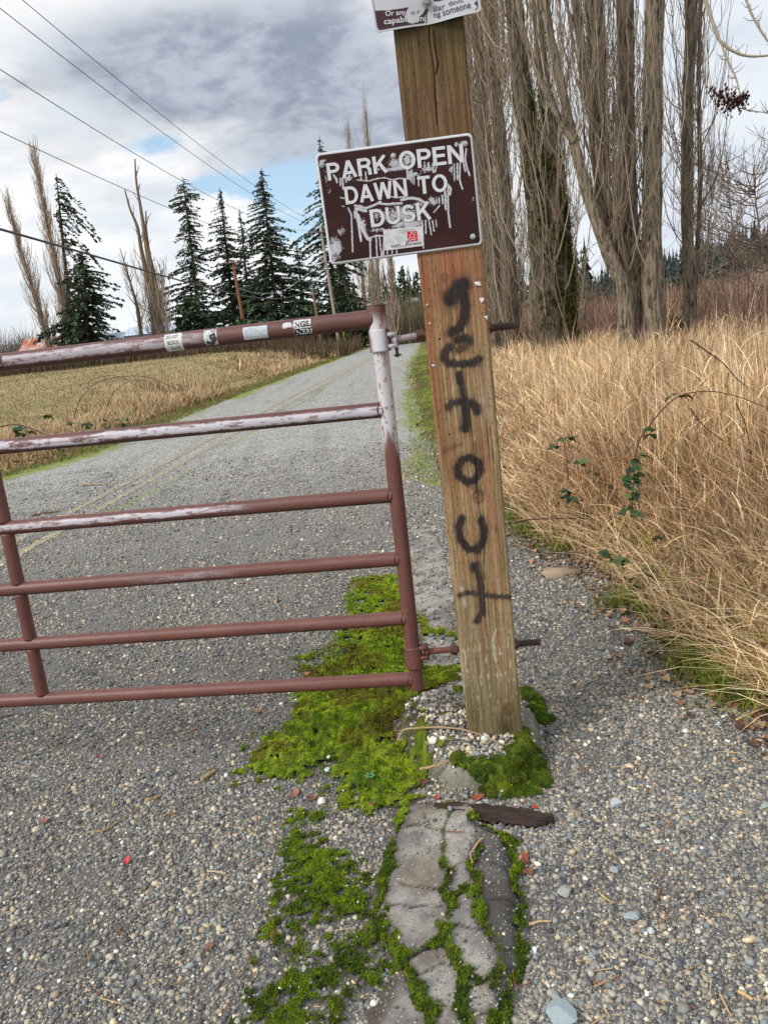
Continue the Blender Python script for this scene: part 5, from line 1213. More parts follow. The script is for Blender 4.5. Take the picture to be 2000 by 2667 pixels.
mb = MB(); P0 = atY(*c3(1222, 1560), 13.4); n = 1800; hgt = rng.uniform(0, 1, n)**1.3
ang = rng.uniform(0, 2*PI, n); rad = .50*(1-hgt*.85)*rng.uniform(.75, 1.05, n); c_ = np.stack([P0[0]+rad*np.cos(ang), P0[1]+rad*np.sin(ang), gA+.1+.95*hgt], -1)
blades(mb, c_, rng.uniform(.05, .14, n), rng.normal(.5, .5, n), np.full(n, .02), rng.uniform(0, .8, n), pick(np.array([lin(52, 62, 20)]), n), pick(np.array([lin(98, 108, 34), lin(80, 92, 28), lin(112, 116, 48)]), n), 2)
zz = np.linspace(0, 1, 14); mb.tubes(np.stack([P0[0]+0*zz, P0[1]+0*zz, gA-.1+1.02*zz], -1), .44*(1-.86*zz), 10, lin(70, 58, 42)); put(mb.obj('mossy_stump', M['blade']), tb)
# bending limbs that reach out at the top right, with a hanging bunch of dried seed clusters
def cS(x, y): return ((1800+.1356*x)/DS, .1356*y/DS)
for pts, w0, w1, nm in (([(-380,-900),(-60,-420),(250,0),(400,420),(490,680),(570,810),(760,960),(960,1050),(1180,1082),(1475,1062),(1800,1000)], .030, .012, 'limb'),
                        ([(560,800),(640,1040),(740,1280),(830,1450),(890,1640),(935,1860),(960,2040)], .015, .008, 'limb'),
                        ([(900,-500),(1050,0),(1120,200),(1220,400),(1340,610),(1475,800),(1700,1000)], .018, .012, 'limb'),
                        ([(890,2060),(1010,2100),(1180,2130),(1475,2165),(1800,2170)], .007, .006, 'limb')):
    P = crv([atY(*cS(*q), 11.0) for q in pts], 60); mb = MB(); mb.tubes(P, np.linspace(w0, w1, 60)*(1+.25*(vn(np.arange(60)*.9, np.zeros(60), 3)-.5)), 7, lin(176, 166, 146))
    for k_ in range(16):
        i = rng.integers(6, 56); a = rng.uniform(0, 2*PI); L = rng.uniform(.06, .24); d = np.array([math.cos(a)*.7, .2*math.sin(a), abs(math.sin(a))*.8+.1]); mb.tubes(crv([P[i], P[i]+d*L*.5+[0, 0, -.02], P[i]+d*L], 6), np.linspace(.006, .003, 6), 4, lin(150, 138, 118))
    put(mb.obj(nm, M['twig']), tb)
for q, sp, m in (((560,1830), 110, 46), ((700,1950), 130, 70), ((830,1960), 120, 70), ((910,1930), 60, 40), ((1020,1860), 45, 26), ((430,1760), 60, 14)):
    mb = MB(); c_ = atY(*cS(*q), 10.95); s_ = sp*.1356/2000*10.95
    for k_ in range(m):
        p = c_+rng.normal(0, 1, 3)*[s_*.75, s_*.4, s_*.75]; V = ICO_V*rng.uniform(.008, .015)*(1+rng.normal(0, .15, (12, 1)))*[1, 1, 1.6]; mb.add(V+p, tris=ICO_F, col=lin(74, 42, 34)*rng.uniform(.6, 1.4)); mb.tubes(np.array([c_, (c_+p)/2+[0, 0, .01], p]), np.full(3, .002), 3, lin(90, 60, 46))
    put(mb.obj('seed_cluster', M['twig']), tb)
# --- the old mossy poplars nearer the post
gL = float(terrain(4.6, 18))
tcl = empty('poplar_tree', 'thick old poplar with green moss down its trunk and dense thin shoots', 'tree', 'bare poplars beside the path', loc=tuple(atY(*c3(600, 1620), 18)*[1, 1, 0]))
mb = MB(); skl = [stem(mb, [(440,0),(462,300),(505,600),(545,900),(585,1250),(600,1500),(612,1660)], [76, 82, 94, 108, 126, 150, 164], 18, 14, 21, BK*.54, 18, gL-.2), stem(mb, [(548,0),(575,350),(612,650),(640,900),(668,1200),(690,1500)], [48, 54, 66, 78, 84, 90], 17.8, 13, 22, BK*.5, 14, gL-.2)]
put(mb.obj('trunk', M['bark']), tcl)
mb = MB()
for PP, RR in skl: upright_twigs(mb, PP, RR, 74, gL+.1, 9.5, 1.4, 4.2, .75, 6, .0068)
put(mb.obj('crown', M['twig']), tcl)
mb = MB(); n = 16000; PP, RR = skl[1]; sel_ = rng.uniform(0, 1, n) < .4; z = gL+(6.0-gL)*rng.uniform(0, 1, n); P_ = np.array([np.interp(z, PP[:, 2], PP[:, d]) for d in range(3)]).T; R_ = np.interp(z, PP[:, 2], RR); Pb = np.array([np.interp(z, skl[0][0][:, 2], skl[0][0][:, d]) for d in range(3)]).T; P_[sel_] = Pb[sel_]; R_[sel_] = np.interp(z, skl[0][0][:, 2], skl[0][1])[sel_]
a = rng.normal(-.9, 1.1, n); c_ = P_+np.stack([np.cos(a)*R_, np.sin(a)*R_, 0*a], -1); ok = fbm(a*1.6+sel_*7, z*1.4, 3, 44) > .39+.03*np.clip(z-2.5, 0, 4); c_ = c_[ok]; n = len(c_)
blades(mb, c_, rng.uniform(.06, .16, n), rng.normal(.6, .4, n), np.full(n, .028), rng.uniform(0, .8, n), pick(np.array([lin(40, 50, 16)]), n), pick(np.array([lin(104, 120, 34), lin(82, 98, 28), lin(126, 126, 44)]), n, .3), 2); put(mb.obj('moss_growth', M['blade']), tcl)
td = empty('poplar_tree', 'grey poplar behind the post wrapped in thickets of pale upright shoots', 'tree', 'bare poplars beside the path', loc=tuple(atY(*c3(400, 1560), 23)*[1, 1, 0]))
gD = float(terrain(4.9, 23)); mb = MB(); skd = [stem(mb, [(315,0),(345,400),(380,800),(410,1200),(425,1560)], [50, 56, 66, 74, 80], 23, 16, 31, BK*.6, 14, gD-.2), stem(mb, [(262,150),(288,500),(318,900),(345,1300),(355,1540)], [44, 48, 56, 60, 62], 24, 15, 32, BK*.6, 12, gD-.2)]
put(mb.obj('trunk', M['bark']), td); mb = MB()
for PP, RR in skd: upright_twigs(mb, PP, RR, 105, gD+.1, 11, 1.6, 4.6, .85, 6, .0085)
put(mb.obj('crown', M['twig']), td)
te = empty('poplar_tree', 'poplar farthest back, seen just past the post edge behind the others', 'tree', 'bare poplars beside the path', loc=(4.75, 30, 0))
gE = float(terrain(4.75, 30)); P0 = [np.array([4.75, 30, 15.]), np.array([4.7, 30, 8]), np.array([4.75, 30, gE-.2])]; mb = MB()
PP = crv(P0, 40)[::-1]; RR = np.linspace(.36, .1, 40); mb.tubes(PP, RR, 12, BK*.7); put(mb.obj('trunk', M['bark']), te); mb = MB(); upright_twigs(mb, PP, RR, 130, gE+.1, 12, 1.6, 4.6, .95, 6, .010); put(mb.obj('crown', M['twig']), te)
# --- thin leafless saplings in the scrub at the right
def sapling(x, y, h, seed, lab, spread=1.0):
    g = float(terrain(x, y)); o = empty('bare_sapling', lab, 'sapling', 'bare saplings in the scrub', loc=(x, y, g)); r_ = np.random.default_rng(seed)
    t = np.linspace(0, 1, 20); PP = np.stack([x+.25*np.sin(t*3+seed)*t, y+0*t, g-.1+h*t], -1); RR = np.linspace(.045, .008, 20); mb = MB(); mb.tubes(PP, RR, 6, lin(136, 118, 100)); put(mb.obj('trunk', M['twig']), o)
    mb = MB(); n = 60; z = r_.uniform(.12, .95, n); B0 = np.stack([np.interp(z, t, PP[:, k]) for k in range(3)], -1); a = r_.uniform(0, 2*PI, n); L = r_.uniform(.7, 2.4, n)*spread*(1.1-z*.6)
    tt = np.linspace(0, 1, 8); d = np.stack([np.cos(a), np.sin(a)*.8, 0*a], -1); w_ = np.cumsum(r_.normal(0, .02, (n, 8, 3)), 1)*L[:, None, None]; w_[:, 0] = 0
    P = B0[:, None]+d[:, None]*(L[:, None]*tt[None])[..., None]+np.array([0, 0, 1.])*(L[:, None]*(.25*tt[None]+.45*tt[None]**2))[..., None]+w_
    mb.tubes(P, np.maximum(.014*(1-.8*tt)[None]*np.ones((n, 1)), .005), 4, pick(np.array([lin(150, 132, 116), lin(120, 100, 88)]), n))
    i = np.repeat(np.arange(n), 6); m = len(i); f = r_.uniform(1, 6.9, m); lo = f.astype(int); w1 = (f-lo)[:, None]; B1 = P[i, lo]*(1-w1)+P[i, lo+1]*w1; l2 = L[i]*r_.uniform(.15, .4, m); d2 = r_.normal(0, 1, (m, 3)); d2[:, 2] = np.abs(d2[:, 2])+.2; d2 /= np.linalg.norm(d2, axis=1, keepdims=True)
    t5 = np.linspace(0, 1, 4); mb.tubes(B1[:, None]+d2[:, None]*(l2[:, None]*t5[None])[..., None]+np.array([0, 0, 1.])*(l2[:, None]*.25*t5[None]**2)[..., None], np.full((m, 4), .0055), 3, pick(np.array([lin(146, 128, 112), lin(112, 94, 84)]), m))
    put(mb.obj('crown', M['twig']), o)
for q, Y_, h_, sp, lab in (((1578, 700), 22, 5.2, 1.1, 'upright bare sapling standing free at the right with wide thin branches'), ((1648, 690), 18, 4.2, 1.25, 'spreading bare sapling cut by the right edge above the straw grass'), ((1520, 690), 26, 5.0, .9, 'bare sapling just right of the slim poplar trunk'), ((1240, 690), 24, 4.2, .9, 'low bare sapling in the gap between the mossy poplar and the stem clump'), ((1610, 640), 34, 5.5, 1.2, 'distant bare sapling in front of the dark tree line at the right')):
    p = atY(*q, Y_); sapling(p[0], p[1], h_, int(q[0]), lab, sp)

# --- bare poplars, dead stems and conifers across the field
FTW = np.array([lin(180, 166, 148), lin(158, 144, 128), lin(196, 182, 164), lin(138, 124, 112)])*1.08
def far_poplar(top, base, Y, wpx, lab, n=100, kind='poplar_tree', grp='bare poplars across the field', pal=FTW):
    T_ = atY(*top, Y); B_ = atY(*base, Y); g = float(terrain(B_[0], Y)); h = T_[2]-g; o = empty(kind, lab, 'tree', grp, loc=(B_[0], Y, g))
    z = np.linspace(0, 1, 30); PP = np.stack([B_[0]+(T_[0]-B_[0])*z+.12*np.sin(z*5), Y+0*z, g-.2+(h*.97+.2)*z], -1); RR = .30*(1-z)**.8+.03; mb = MB(); mb.tubes(PP, RR, 8, lin(122, 98, 78)); put(mb.obj('trunk', M['twig']), o)
    W = wpx/2*DS/2000*Y; mb = MB(); zf = rng.uniform(.06, .97, n); prof = np.interp(zf, [0, .12, .35, .7, 1], [.55, 1, .95, .55, .12]); a = rng.uniform(0, 2*PI, n); L = h*rng.uniform(.10, .22, n)*(1.15-zf*.6)
    B0 = np.stack([np.interp(zf, z, PP[:, k]) for k in range(3)], -1); tt = np.linspace(0, 1, 6); d = np.stack([np.cos(a), np.sin(a), 0*a], -1); ot = W*prof*rng.uniform(.25, 1, n)
    w_ = np.cumsum(rng.normal(0, .02, (n, 6, 3)), 1)*L[:, None, None]; P = B0[:, None]+d[:, None]*(ot[:, None]*(1-np.exp(-2.4*tt[None])))[..., None]+np.array([0, 0, 1.])*(L[:, None]*tt[None]**1.2)[..., None]+w_
    mb.tubes(P, np.maximum(.045*(1-.8*tt)[None]*np.ones((n, 1)), .016), 4, pick(pal, n))
    i = np.repeat(np.arange(n), 6); m = len(i); f = rng.uniform(.5, 4.9, m); lo = f.astype(int); w1 = (f-lo)[:, None]; B1 = P[i, lo]*(1-w1)+P[i, lo+1]*w1; l2 = L[i]*rng.uniform(.25, .6, m); a2 = rng.uniform(0, 2*PI, m)
    t4 = np.linspace(0, 1, 4); P2 = B1[:, None]+np.stack([np.cos(a2), np.sin(a2), 0*a2], -1)[:, None]*(l2[:, None]*.35*(1-(1-t4[None])**2))[..., None]+np.array([0, 0, 1.])*(l2[:, None]*t4[None])[..., None]
    mb.tubes(P2, np.full((m, 4), .011), 3, pick(pal, m)); put(mb.obj('crown', M['twig']), o)
far_poplar((17, 428), (110, 755), 68, 56, 'narrow bare poplar at far left, the shorter of the pair', 115)
far_poplar((78, 328), (152, 760), 64, 52, 'tallest narrow bare poplar at left, crossed by the thick cable', 130)
far_poplar((790, 218), (822, 720), 120, 42, 'tall bare poplar rising behind the top of the brown sign', 110)
far_poplar((752, 275), (792, 720), 124, 40, 'bare poplar left of the one behind the brown sign, lower at its tip', 120)
far_poplar((805, 560), (818, 740), 62, 50, 'short bushy bare poplar beyond the hinge end of the gate', 160)
far_poplar((845, 540), (850, 735), 70, 46, 'bushy bare poplar close by the left edge of the post', 130)
def c1(x, y): return (.35*x, 248.9+.35*y)
dt = empty('dead_tree', 'gaunt bare tree of several tall broken stems in mid field', 'tree', loc=tuple(atY(*c1(960, 1360), 66)*[1, 1, 0])); gd = float(terrain(dt.location[0], 66)); mb = MB(); skx = []
for pts, w0, w1 in (([(835,270),(842,400),(868,560),(890,700),(912,850),(945,1050),(985,1250),(1005,1400)], .05, .30), ([(772,460),(805,580),(850,690),(872,820),(900,960),(925,1120),(955,1300),(965,1400)], .05, .30), ([(742,820),(785,960),(820,1080),(855,1220),(880,1400)], .03, .16), ([(902,590),(905,700),(925,850),(950,960),(975,1100),(990,1250)], .05, .16), ([(985,920),(1000,1030),(1000,1150),(995,1300)], .03, .10)):
    P = crv([atY(*c1(*q), 66) for q in pts], 30); P[-1, 2] = min(P[-1, 2], gd-.1); R_ = np.linspace(w0, w1, 30); mb.tubes(P, R_, 7, lin(122, 104, 86)*rng.uniform(.85, 1.1)); skx.append((P[::-1], R_[::-1]))
    for k_ in range(14):
        i = rng.integers(2, 24); a = rng.uniform(0, 2*PI); L = rng.uniform(.4, 1.5); d = np.array([math.cos(a)*.5, math.sin(a)*.5, .8]); mb.tubes(crv([P[i], P[i]+d*L*.5+rng.normal(0, .06, 3), P[i]+d*L], 6), np.linspace(.04, .016, 6), 4, lin(120, 102, 86))
put(mb.obj('trunk', M['twig']), dt); mb = MB()
for i_, n_ in ((0, 30), (1, 30), (2, 20), (3, 30), (4, 60)): upright_twigs(mb, *skx[i_], n_, gd+.3, 8.0 if i_ < 4 else 6, 1.0, 3.2, 1.0, 5, .014, FTW)
put(mb.obj('crown', M['twig']), dt)
GR = np.array([lin(58, 74, 52), lin(72, 90, 62), lin(48, 62, 48), lin(86, 100, 70), lin(66, 84, 70)])*1.1
def conifer(top, base, Y, hw, lab, n=210, prof=None, droop=.25, seed=1, grp='dark conifers behind the utility pole', sparse=1.0, kind='conifer_tree', pal=GR, spray=.24, asym=False):
    r_ = np.random.default_rng(seed); T_ = atY(*top, Y); B_ = atY(*base, Y); g = float(terrain(B_[0], Y)); h = T_[2]-g; W = hw*DS/2000*Y
    o = empty(kind, lab, 'tree', grp, loc=(B_[0], Y, g)); z = np.linspace(0, 1, 20); PP = np.stack([B_[0]+(T_[0]-B_[0])*z, Y+0*z, g-.2+(h+.2)*z], -1); mb = MB(); mb.tubes(PP, .26*(1-z)+.03, 7, lin(84, 68, 56)); put(mb.obj('trunk', M['twig']), o)
    n = int(n*1.7); zf = r_.uniform(.02, .985, n); pf = np.interp(zf, *(prof if prof else ([0, .08, .3, .6, .85, 1], [.75, 1, .9, .55, .25, .04]))); a = r_.uniform(0, 2*PI, n); pf = pf*(.72+.55*vn(zf*6.5+seed, zf*0, seed)); a0_ = 6.28*vn(zf*3+seed*2, zf*0+5, seed); L = 1.12*W*pf*(np.clip(.55+.75*np.cos(a), .22, 1.3) if asym else (1+.28*np.cos(a-a0_)))*r_.uniform(.45, 1.15, n)*(0.55+.75*h2(np.floor(a*1.6), np.floor(zf*9+a*.6), seed))
    B0 = np.stack([np.interp(zf, z, PP[:, k]) for k in range(3)], -1); d = np.stack([np.cos(a), np.sin(a), 0*a], -1); tt = np.linspace(0, 1, 5)
    P = B0[:, None]+d[:, None]*(L[:, None]*tt[None])[..., None]+np.array([0, 0, 1.])*(L[:, None]*(.12*tt[None]-droop*1.6*tt[None]**2+.12*tt[None]**3))[..., None]
    mb = MB(); mb.tubes(P, np.maximum(.05*(1-tt)[None]*np.ones((n, 1)), .012), 3, lin(70, 56, 46))
    per = np.maximum((L*18*sparse).astype(int), 5); i = np.repeat(np.arange(n), per); m = len(i); s_ = r_.uniform(.08, 1.02, m)**.8; f = np.clip(s_, 0, .999)*4; lo = f.astype(int); w1 = (f-lo)[:, None]; C_ = P[i, lo]*(1-w1)+P[i, lo+1]*w1
    sd_ = np.stack([-d[i][:, 1], d[i][:, 0], 0*s_], -1)*r_.normal(0, 1, (m, 1)); v = d[i]*r_.uniform(.3, 1, (m, 1))+sd_+np.array([0, 0, -1.])*r_.uniform(.0, .9, (m, 1)); v /= np.linalg.norm(v, axis=1, keepdims=True)
    l_ = spray*r_.uniform(.6, 1.7, m)*(.5+.6*np.minimum(L[i]/max(W, .1), 1)); sdv = np.cross(v, r_.normal(0, 1, (m, 3))); sdv /= np.linalg.norm(sdv, axis=1, keepdims=True)+1e-9
    wd_ = l_*r_.uniform(.2, .42, m); V = np.stack([C_-sdv*wd_[:, None]*.4, C_+v*(l_*.5)[:, None]+sdv*wd_[:, None], C_+v*l_[:, None], C_+v*(l_*.45)[:, None]-sdv*wd_[:, None]], 1)
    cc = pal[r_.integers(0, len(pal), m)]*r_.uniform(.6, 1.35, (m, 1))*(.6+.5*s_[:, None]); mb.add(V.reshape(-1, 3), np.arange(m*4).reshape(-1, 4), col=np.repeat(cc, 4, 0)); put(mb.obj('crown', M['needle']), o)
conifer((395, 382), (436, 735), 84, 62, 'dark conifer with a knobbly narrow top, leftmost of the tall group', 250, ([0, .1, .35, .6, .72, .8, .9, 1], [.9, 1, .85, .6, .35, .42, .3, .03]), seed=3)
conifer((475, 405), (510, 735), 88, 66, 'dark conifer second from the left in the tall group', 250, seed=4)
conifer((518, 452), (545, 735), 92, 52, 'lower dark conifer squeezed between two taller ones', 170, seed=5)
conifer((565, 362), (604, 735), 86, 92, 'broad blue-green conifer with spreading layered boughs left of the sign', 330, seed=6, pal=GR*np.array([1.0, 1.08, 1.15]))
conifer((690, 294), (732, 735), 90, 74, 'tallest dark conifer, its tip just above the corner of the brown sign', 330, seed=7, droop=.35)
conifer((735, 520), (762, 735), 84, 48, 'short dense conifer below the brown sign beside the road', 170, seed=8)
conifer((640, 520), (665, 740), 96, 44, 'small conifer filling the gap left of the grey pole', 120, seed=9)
conifer((868, 572), (880, 728), 135, 36, 'small distant conifer beside the post at the road end', 110, seed=12, grp='distant conifers at the end of the road', spray=.5)
conifer((900, 585), (905, 728), 140, 34, 'distant conifer half hidden behind the left edge of the post', 110, seed=13, grp='distant conifers at the end of the road', spray=.5)
conifer((852, 610), (856, 732), 112, 46, 'dark conifer in the gap between the gate end and the post', 120, seed=21, grp='distant conifers at the end of the road', spray=.4)
conifer((812, 612), (818, 735), 108, 44, 'low dark conifer behind the bushy bare poplar at the road end', 120, seed=22, grp='distant conifers at the end of the road', spray=.4)
conifer((122, 376), (158, 765), 66, 62, 'ragged leaning spruce with drooping tufts beside the tall bare poplar', 150, ([0, .42, .47, .5, .53, .62, .66, .71, .74, .8, .86, 1], [.7, .65, .7, .1, .08, .06, .6, .45, .1, .5, .42, .14]), .7, 14, 'spruces in the left field', asym=True)
conifer((178, 540), (190, 770), 63, 78, 'low wide spreading spruce with drooping boughs in the left field', 230, ([0, .15, .5, .8, 1], [.9, 1, .8, .5, .1]), .3, 15, 'spruces in the left field')
conifer((405, 640), (415, 740), 78, 40, 'bushy low evergreen at the foot of the tall conifers', 110, ([0, .4, 1], [1, .9, .2]), .1, 16, 'low evergreens under the conifers', kind='evergreen_shrub', spray=.4)
conifer((560, 655), (575, 742), 80, 60, 'wide dark evergreen shrub left of the brown utility pole', 130, ([0, .5, 1], [1, .9, .3]), .1, 17, 'low evergreens under the conifers', kind='evergreen_shrub', spray=.4)
conifer((660, 660), (660, 742), 82, 55, 'wide dark evergreen shrub at the foot of the grey pole', 130, ([0, .5, 1], [1, .9, .3]), .1, 18, 'low evergreens under the conifers', kind='evergreen_shrub', spray=.4)

# --- far woods that read as one mass, and hills
def far_wood(name, xs0, xs1, y0, y1, n, h0, h1, pal, zf=None):
    mb = MB(); x = rng.uniform(xs0, xs1, n); y = rng.uniform(y0, y1, n); g = terrain(x, y) if zf is None else zf(x, y); h = rng.uniform(h0, h1, n)
    lay = 9; zf_ = np.linspace(.05, 1, lay)
    for k_ in range(lay):
        m = 7; a = rng.uniform(0, 2*PI, (n, m)); L = h[:, None]*.2*(1.06-zf_[k_])*rng.uniform(.6, 1.3, (n, m)); c_ = np.stack([np.repeat(x[:, None], m, 1), np.repeat(y[:, None], m, 1), g[:, None]+h[:, None]*zf_[k_]+0*L], -1)
        d = np.stack([np.cos(a), np.sin(a), 0*a], -1); pv = np.stack([-d[..., 1], d[..., 0], 0*a], -1); tip = c_+d*L[..., None]-np.array([0, 0, 1.])*(L*.5)[..., None]; up = c_+np.array([0, 0, 1.])*(h*.14)[:, None, None]
        V = np.stack([up, tip-pv*(L*.5)[..., None], tip+pv*(L*.5)[..., None]], 2).reshape(-1, 3); cc = pick(pal, n*m, .3); mb.add(V, tris=np.arange(n*m*3).reshape(-1, 3), col=np.repeat(cc, 3, 0))
    return tag(mb.obj(name, M['needle']), kind='stuff')
HGZ = np.array([lin(66, 82, 76), lin(78, 94, 86), lin(58, 72, 70)])
def ridge(x): return 2.2+11*sst(52, 125, x)
hx = np.linspace(30, 420, 120); hy = np.array([120, 150, 190, 260, 330.]); HX, HY = np.meshgrid(hx, hy); HZ = -1+(ridge(HX)+1)*np.interp(HY, [120, 190, 260, 330], [0.2, .75, 1, .9]); mb = MB(); mb.grid(np.stack([HX, HY, HZ], -1), lin(96, 84, 72)); tag(mb.obj('hill', M['ground']), kind='structure')
far_wood('far_wood', 62, 150, 185, 235, 420, 5, 9.5, HGZ, lambda x, y: ridge(x)*np.interp(y, [120, 190, 260], [.2, .75, 1])-.5)
far_wood('far_wood', -6, 46, 150, 190, 150, 6, 13, np.array([lin(70, 78, 58), lin(84, 84, 66), lin(60, 66, 50)]))
far_wood('far_wood', 46, 66, 170, 210, 60, 4, 7, HGZ)
hx = np.linspace(-900, -150, 120); HX, HY = np.meshgrid(hx, np.array([560., 700., 900.])); HZ = 1+np.interp(HY, [560, 700, 900], [0, 26, 40])*(.55+.6*fbm(HX*.004, HX*0, 4, 8)); mb = MB(); mb.grid(np.stack([HX, HY, HZ], -1), lin(128, 144, 160)); tag(mb.obj('hill', M['needle']), kind='structure')  # far-off haze is painted into this hill's blue-grey colour
def bush_mass(name, x0, x1, y0, y1, n, h0, h1, pal):
    mb = MB(); x = rng.uniform(x0, x1, n); y = rng.uniform(y0, y1, n); blades(mb, np.stack([x, y, terrain(x, y)], -1), rng.uniform(h0, h1, n), rng.normal(.1, .25, n), np.full(n, .10), rng.normal(.1, .2, n), pick(pal, n)*.8, pick(pal, n), 3); return tag(mb.obj(name, M['blade']), kind='stuff')
bush_mass('far_wood', -78, -44, 105, 150, 5000, 2.5, 7.5, np.array([lin(112, 98, 88), lin(94, 86, 80), lin(128, 112, 100)]))
bush_mass('far_wood', 1, 9, 75, 110, 3500, 2, 6, np.array([lin(118, 104, 84), lin(94, 90, 64), lin(132, 118, 96)]))

# ================================================================== buildings, poles, wires
def roofed(name, lab, x0, x1, y, z0, ze, zr, depth, wall, roofm, roofc, cat='barn'):
    o = empty(name, lab, cat, loc=((x0+x1)/2, y, z0)); mb = MB(); mb.box(((x0+x1)/2, y+depth/2, (z0+ze)/2-.2), (x1-x0-.4, depth-.4, ze-z0+.4), wall)
    for s_ in (0, 1): mb.add([[x0+.2+s_*(x1-x0-.4), y+.2, ze], [x0+.2+s_*(x1-x0-.4), y+depth-.2, ze], [x0+.2+s_*(x1-x0-.4), y+depth/2, zr-.15]], tris=[[0, 1, 2]], col=wall)
    put(mb.obj('wall', M['plain'], smooth=False), o); mb = MB()
    for yy in (y-.3, y+depth+.3):
        t = np.linspace(0, 1, 12); u = np.linspace(0, 1, 40); T_, U_ = np.meshgrid(t, u); V = np.stack([x0+U_*(x1-x0), yy+(y+depth/2-yy)*T_, ze-.1+(zr-ze+.1)*T_], -1); mb.grid(V, roofc)
    r_ = put(mb.obj('roof', roofm, smooth=False), o); return o, r_
def X_at(px, Y): return atY(px, 745, Y)[0]
zr_ = atY(68/DS, 884/DS, 105)[2]; ze_ = atY(60/DS, 935/DS, 100)[2]
bo, brf = roofed('barn', 'small barn with rust streaked metal roof and louvred cupola at far left', atY(30, 778, 100)[0], atY(152, 760, 100)[0], 100, 1.2, ze_, zr_, 9, lin(120, 104, 92), M['rust'], lin(180, 120, 96))
cp = atY(125/DS, 876/DS, 104.5); mb = MB(); mb.box((cp[0], 104.5, cp[2]+.35), (.85, .85, 1.3), lin(112, 96, 76)); mb.add([[cp[0]-.55, 103.95, cp[2]+1.0], [cp[0]+.55, 103.95, cp[2]+1.0], [cp[0]+.55, 105.05, cp[2]+1.0], [cp[0]-.55, 105.05, cp[2]+1.0], [cp[0], 104.5, cp[2]+1.75]], tris=[[0, 1, 4], [1, 2, 4], [2, 3, 4], [3, 0, 4]], col=lin(104, 96, 76)); mb.obj('cupola', M['plain'], brf, smooth=False).matrix_parent_inverse = Matrix.Translation(-Vector(bo.location))
cp = atY(162/DS, 880/DS, 103); mb = MB(); mb.add([[cp[0]-.8, 102.2, cp[2]-.7], [cp[0]+.8, 102.2, cp[2]-.7], [cp[0], 102.2, cp[2]+.5], [cp[0]-.8, 104.5, cp[2]-.7], [cp[0]+.8, 104.5, cp[2]-.7], [cp[0], 104.5, cp[2]+.5]], [[0, 3, 5, 2], [1, 2, 5, 4]], [[0, 2, 1]], col=lin(110, 98, 88)); mb.obj('dormer', M['plain'], brf, smooth=False).matrix_parent_inverse = Matrix.Translation(-Vector(bo.location))
za = atY(410/DS, 842/DS, 150)[2]; roofed('shed', 'long pale blue metal roofed shed far behind the gaunt dead tree', atY(262, 715, 150)[0], atY(420, 715, 150)[0], 150, 1.2, za-1.6, za, 12, lin(150, 158, 168), M['plain'], lin(178, 192, 208), 'shed')
za = atY(940/DS, 790/DS, 132)[2]; roofed('shed', 'low white edged shed crossing behind the conifers near the road end', atY(640, 660, 132)[0], atY(908, 655, 132)[0], 132, .5, za-.55, za+.1, 9, lin(116, 84, 74), M['plain'], lin(214, 216, 218), 'shed')
PC = lin(150, 122, 100)
def pole(top, base, Y, lab, R0, col, arms=()):
    T_ = atY(*top, Y); B_ = atY(*base, Y); g = float(terrain(B_[0], Y)); o = empty('utility_pole', lab, 'pole', 'utility poles by the road', loc=(B_[0], Y, g)); z = np.linspace(0, 1, 16)[:, None]; B2 = np.array([B_[0], Y, g-.3]); mb = MB(); mb.tubes(B2*(1-z)+T_*z, np.linspace(R0, R0*.7, 16), 12, col, cap=True); put(mb.obj('shaft', M['wood']), o)
    for dz, half, ang in arms:
        c_ = T_+np.array([0, -.15, dz]); ax = [[math.cos(ang), math.sin(ang), 0], [-math.sin(ang), math.cos(ang), 0], [0, 0, 1]]; mb = MB(); mb.box(c_, (half*2, .10, .12), lin(118, 104, 92), ax); put(mb.obj('crossarm', M['wood']), o)
        for k_ in (-.9, -.45, .45, .9):
            mb = MB(); p = c_+np.array(ax[0])*half*k_; mb.tubes(np.stack([p+[0, 0, .05], p+[0, 0, .13], p+[0, 0, .2], p+[0, 0, .26]]), np.array([.03, .05, .045, .02]), 8, lin(170, 180, 180)); put(mb.obj('insulator', M['plain']), o)
    return T_, B_
P1T, P1B = pole((503, 562), (534, 742), 77, 'reddish brown utility pole with a crossarm in front of the conifers', .17, lin(150, 98, 72), ((-.25, 1.5, .2),))
P2T, P2B = pole((692, 488), (733, 740), 80, 'pale grey utility pole emerging below the left edge of the brown sign', .17, lin(176, 158, 142), ((-.6, 1.4, .2),))
P3T, P3B = pole((676, 630), (695, 745), 78, 'short brown pole without crossarm left of the pale grey pole', .15, lin(146, 112, 92))
mb = MB(); gb = atY(742, 735, 79); gy = empty('guy_wire', 'thin guy wire with a yellow guard beside the pale grey pole', 'wire', loc=(gb[0], 79, float(terrain(gb[0], 79))))
g0 = np.array([gb[0]+.3, 79, float(terrain(gb[0], 79))-.1]); g1 = P2T+np.array([.2, 0, -4.]); mb.tubes(np.linspace(g0, g1, 8), np.full(8, .012), 5, lin(120, 120, 124)); put(mb.obj('wire', M['steel']), gy); mb = MB(); mb.tubes(np.linspace(g0, g0+(g1-g0)*.24, 6)+np.array([0, -.03, 0]), np.full(6, .05), 7, lin(206, 168, 48)); put(mb.obj('guard', M['plain']), gy)
WA = np.array([P2T[0], 80.0]); WB = np.array([-7.45, 20.0]); wd2 = WB-WA; wd2 /= np.linalg.norm(wd2); wn = np.array([wd2[1], -wd2[0], 0])
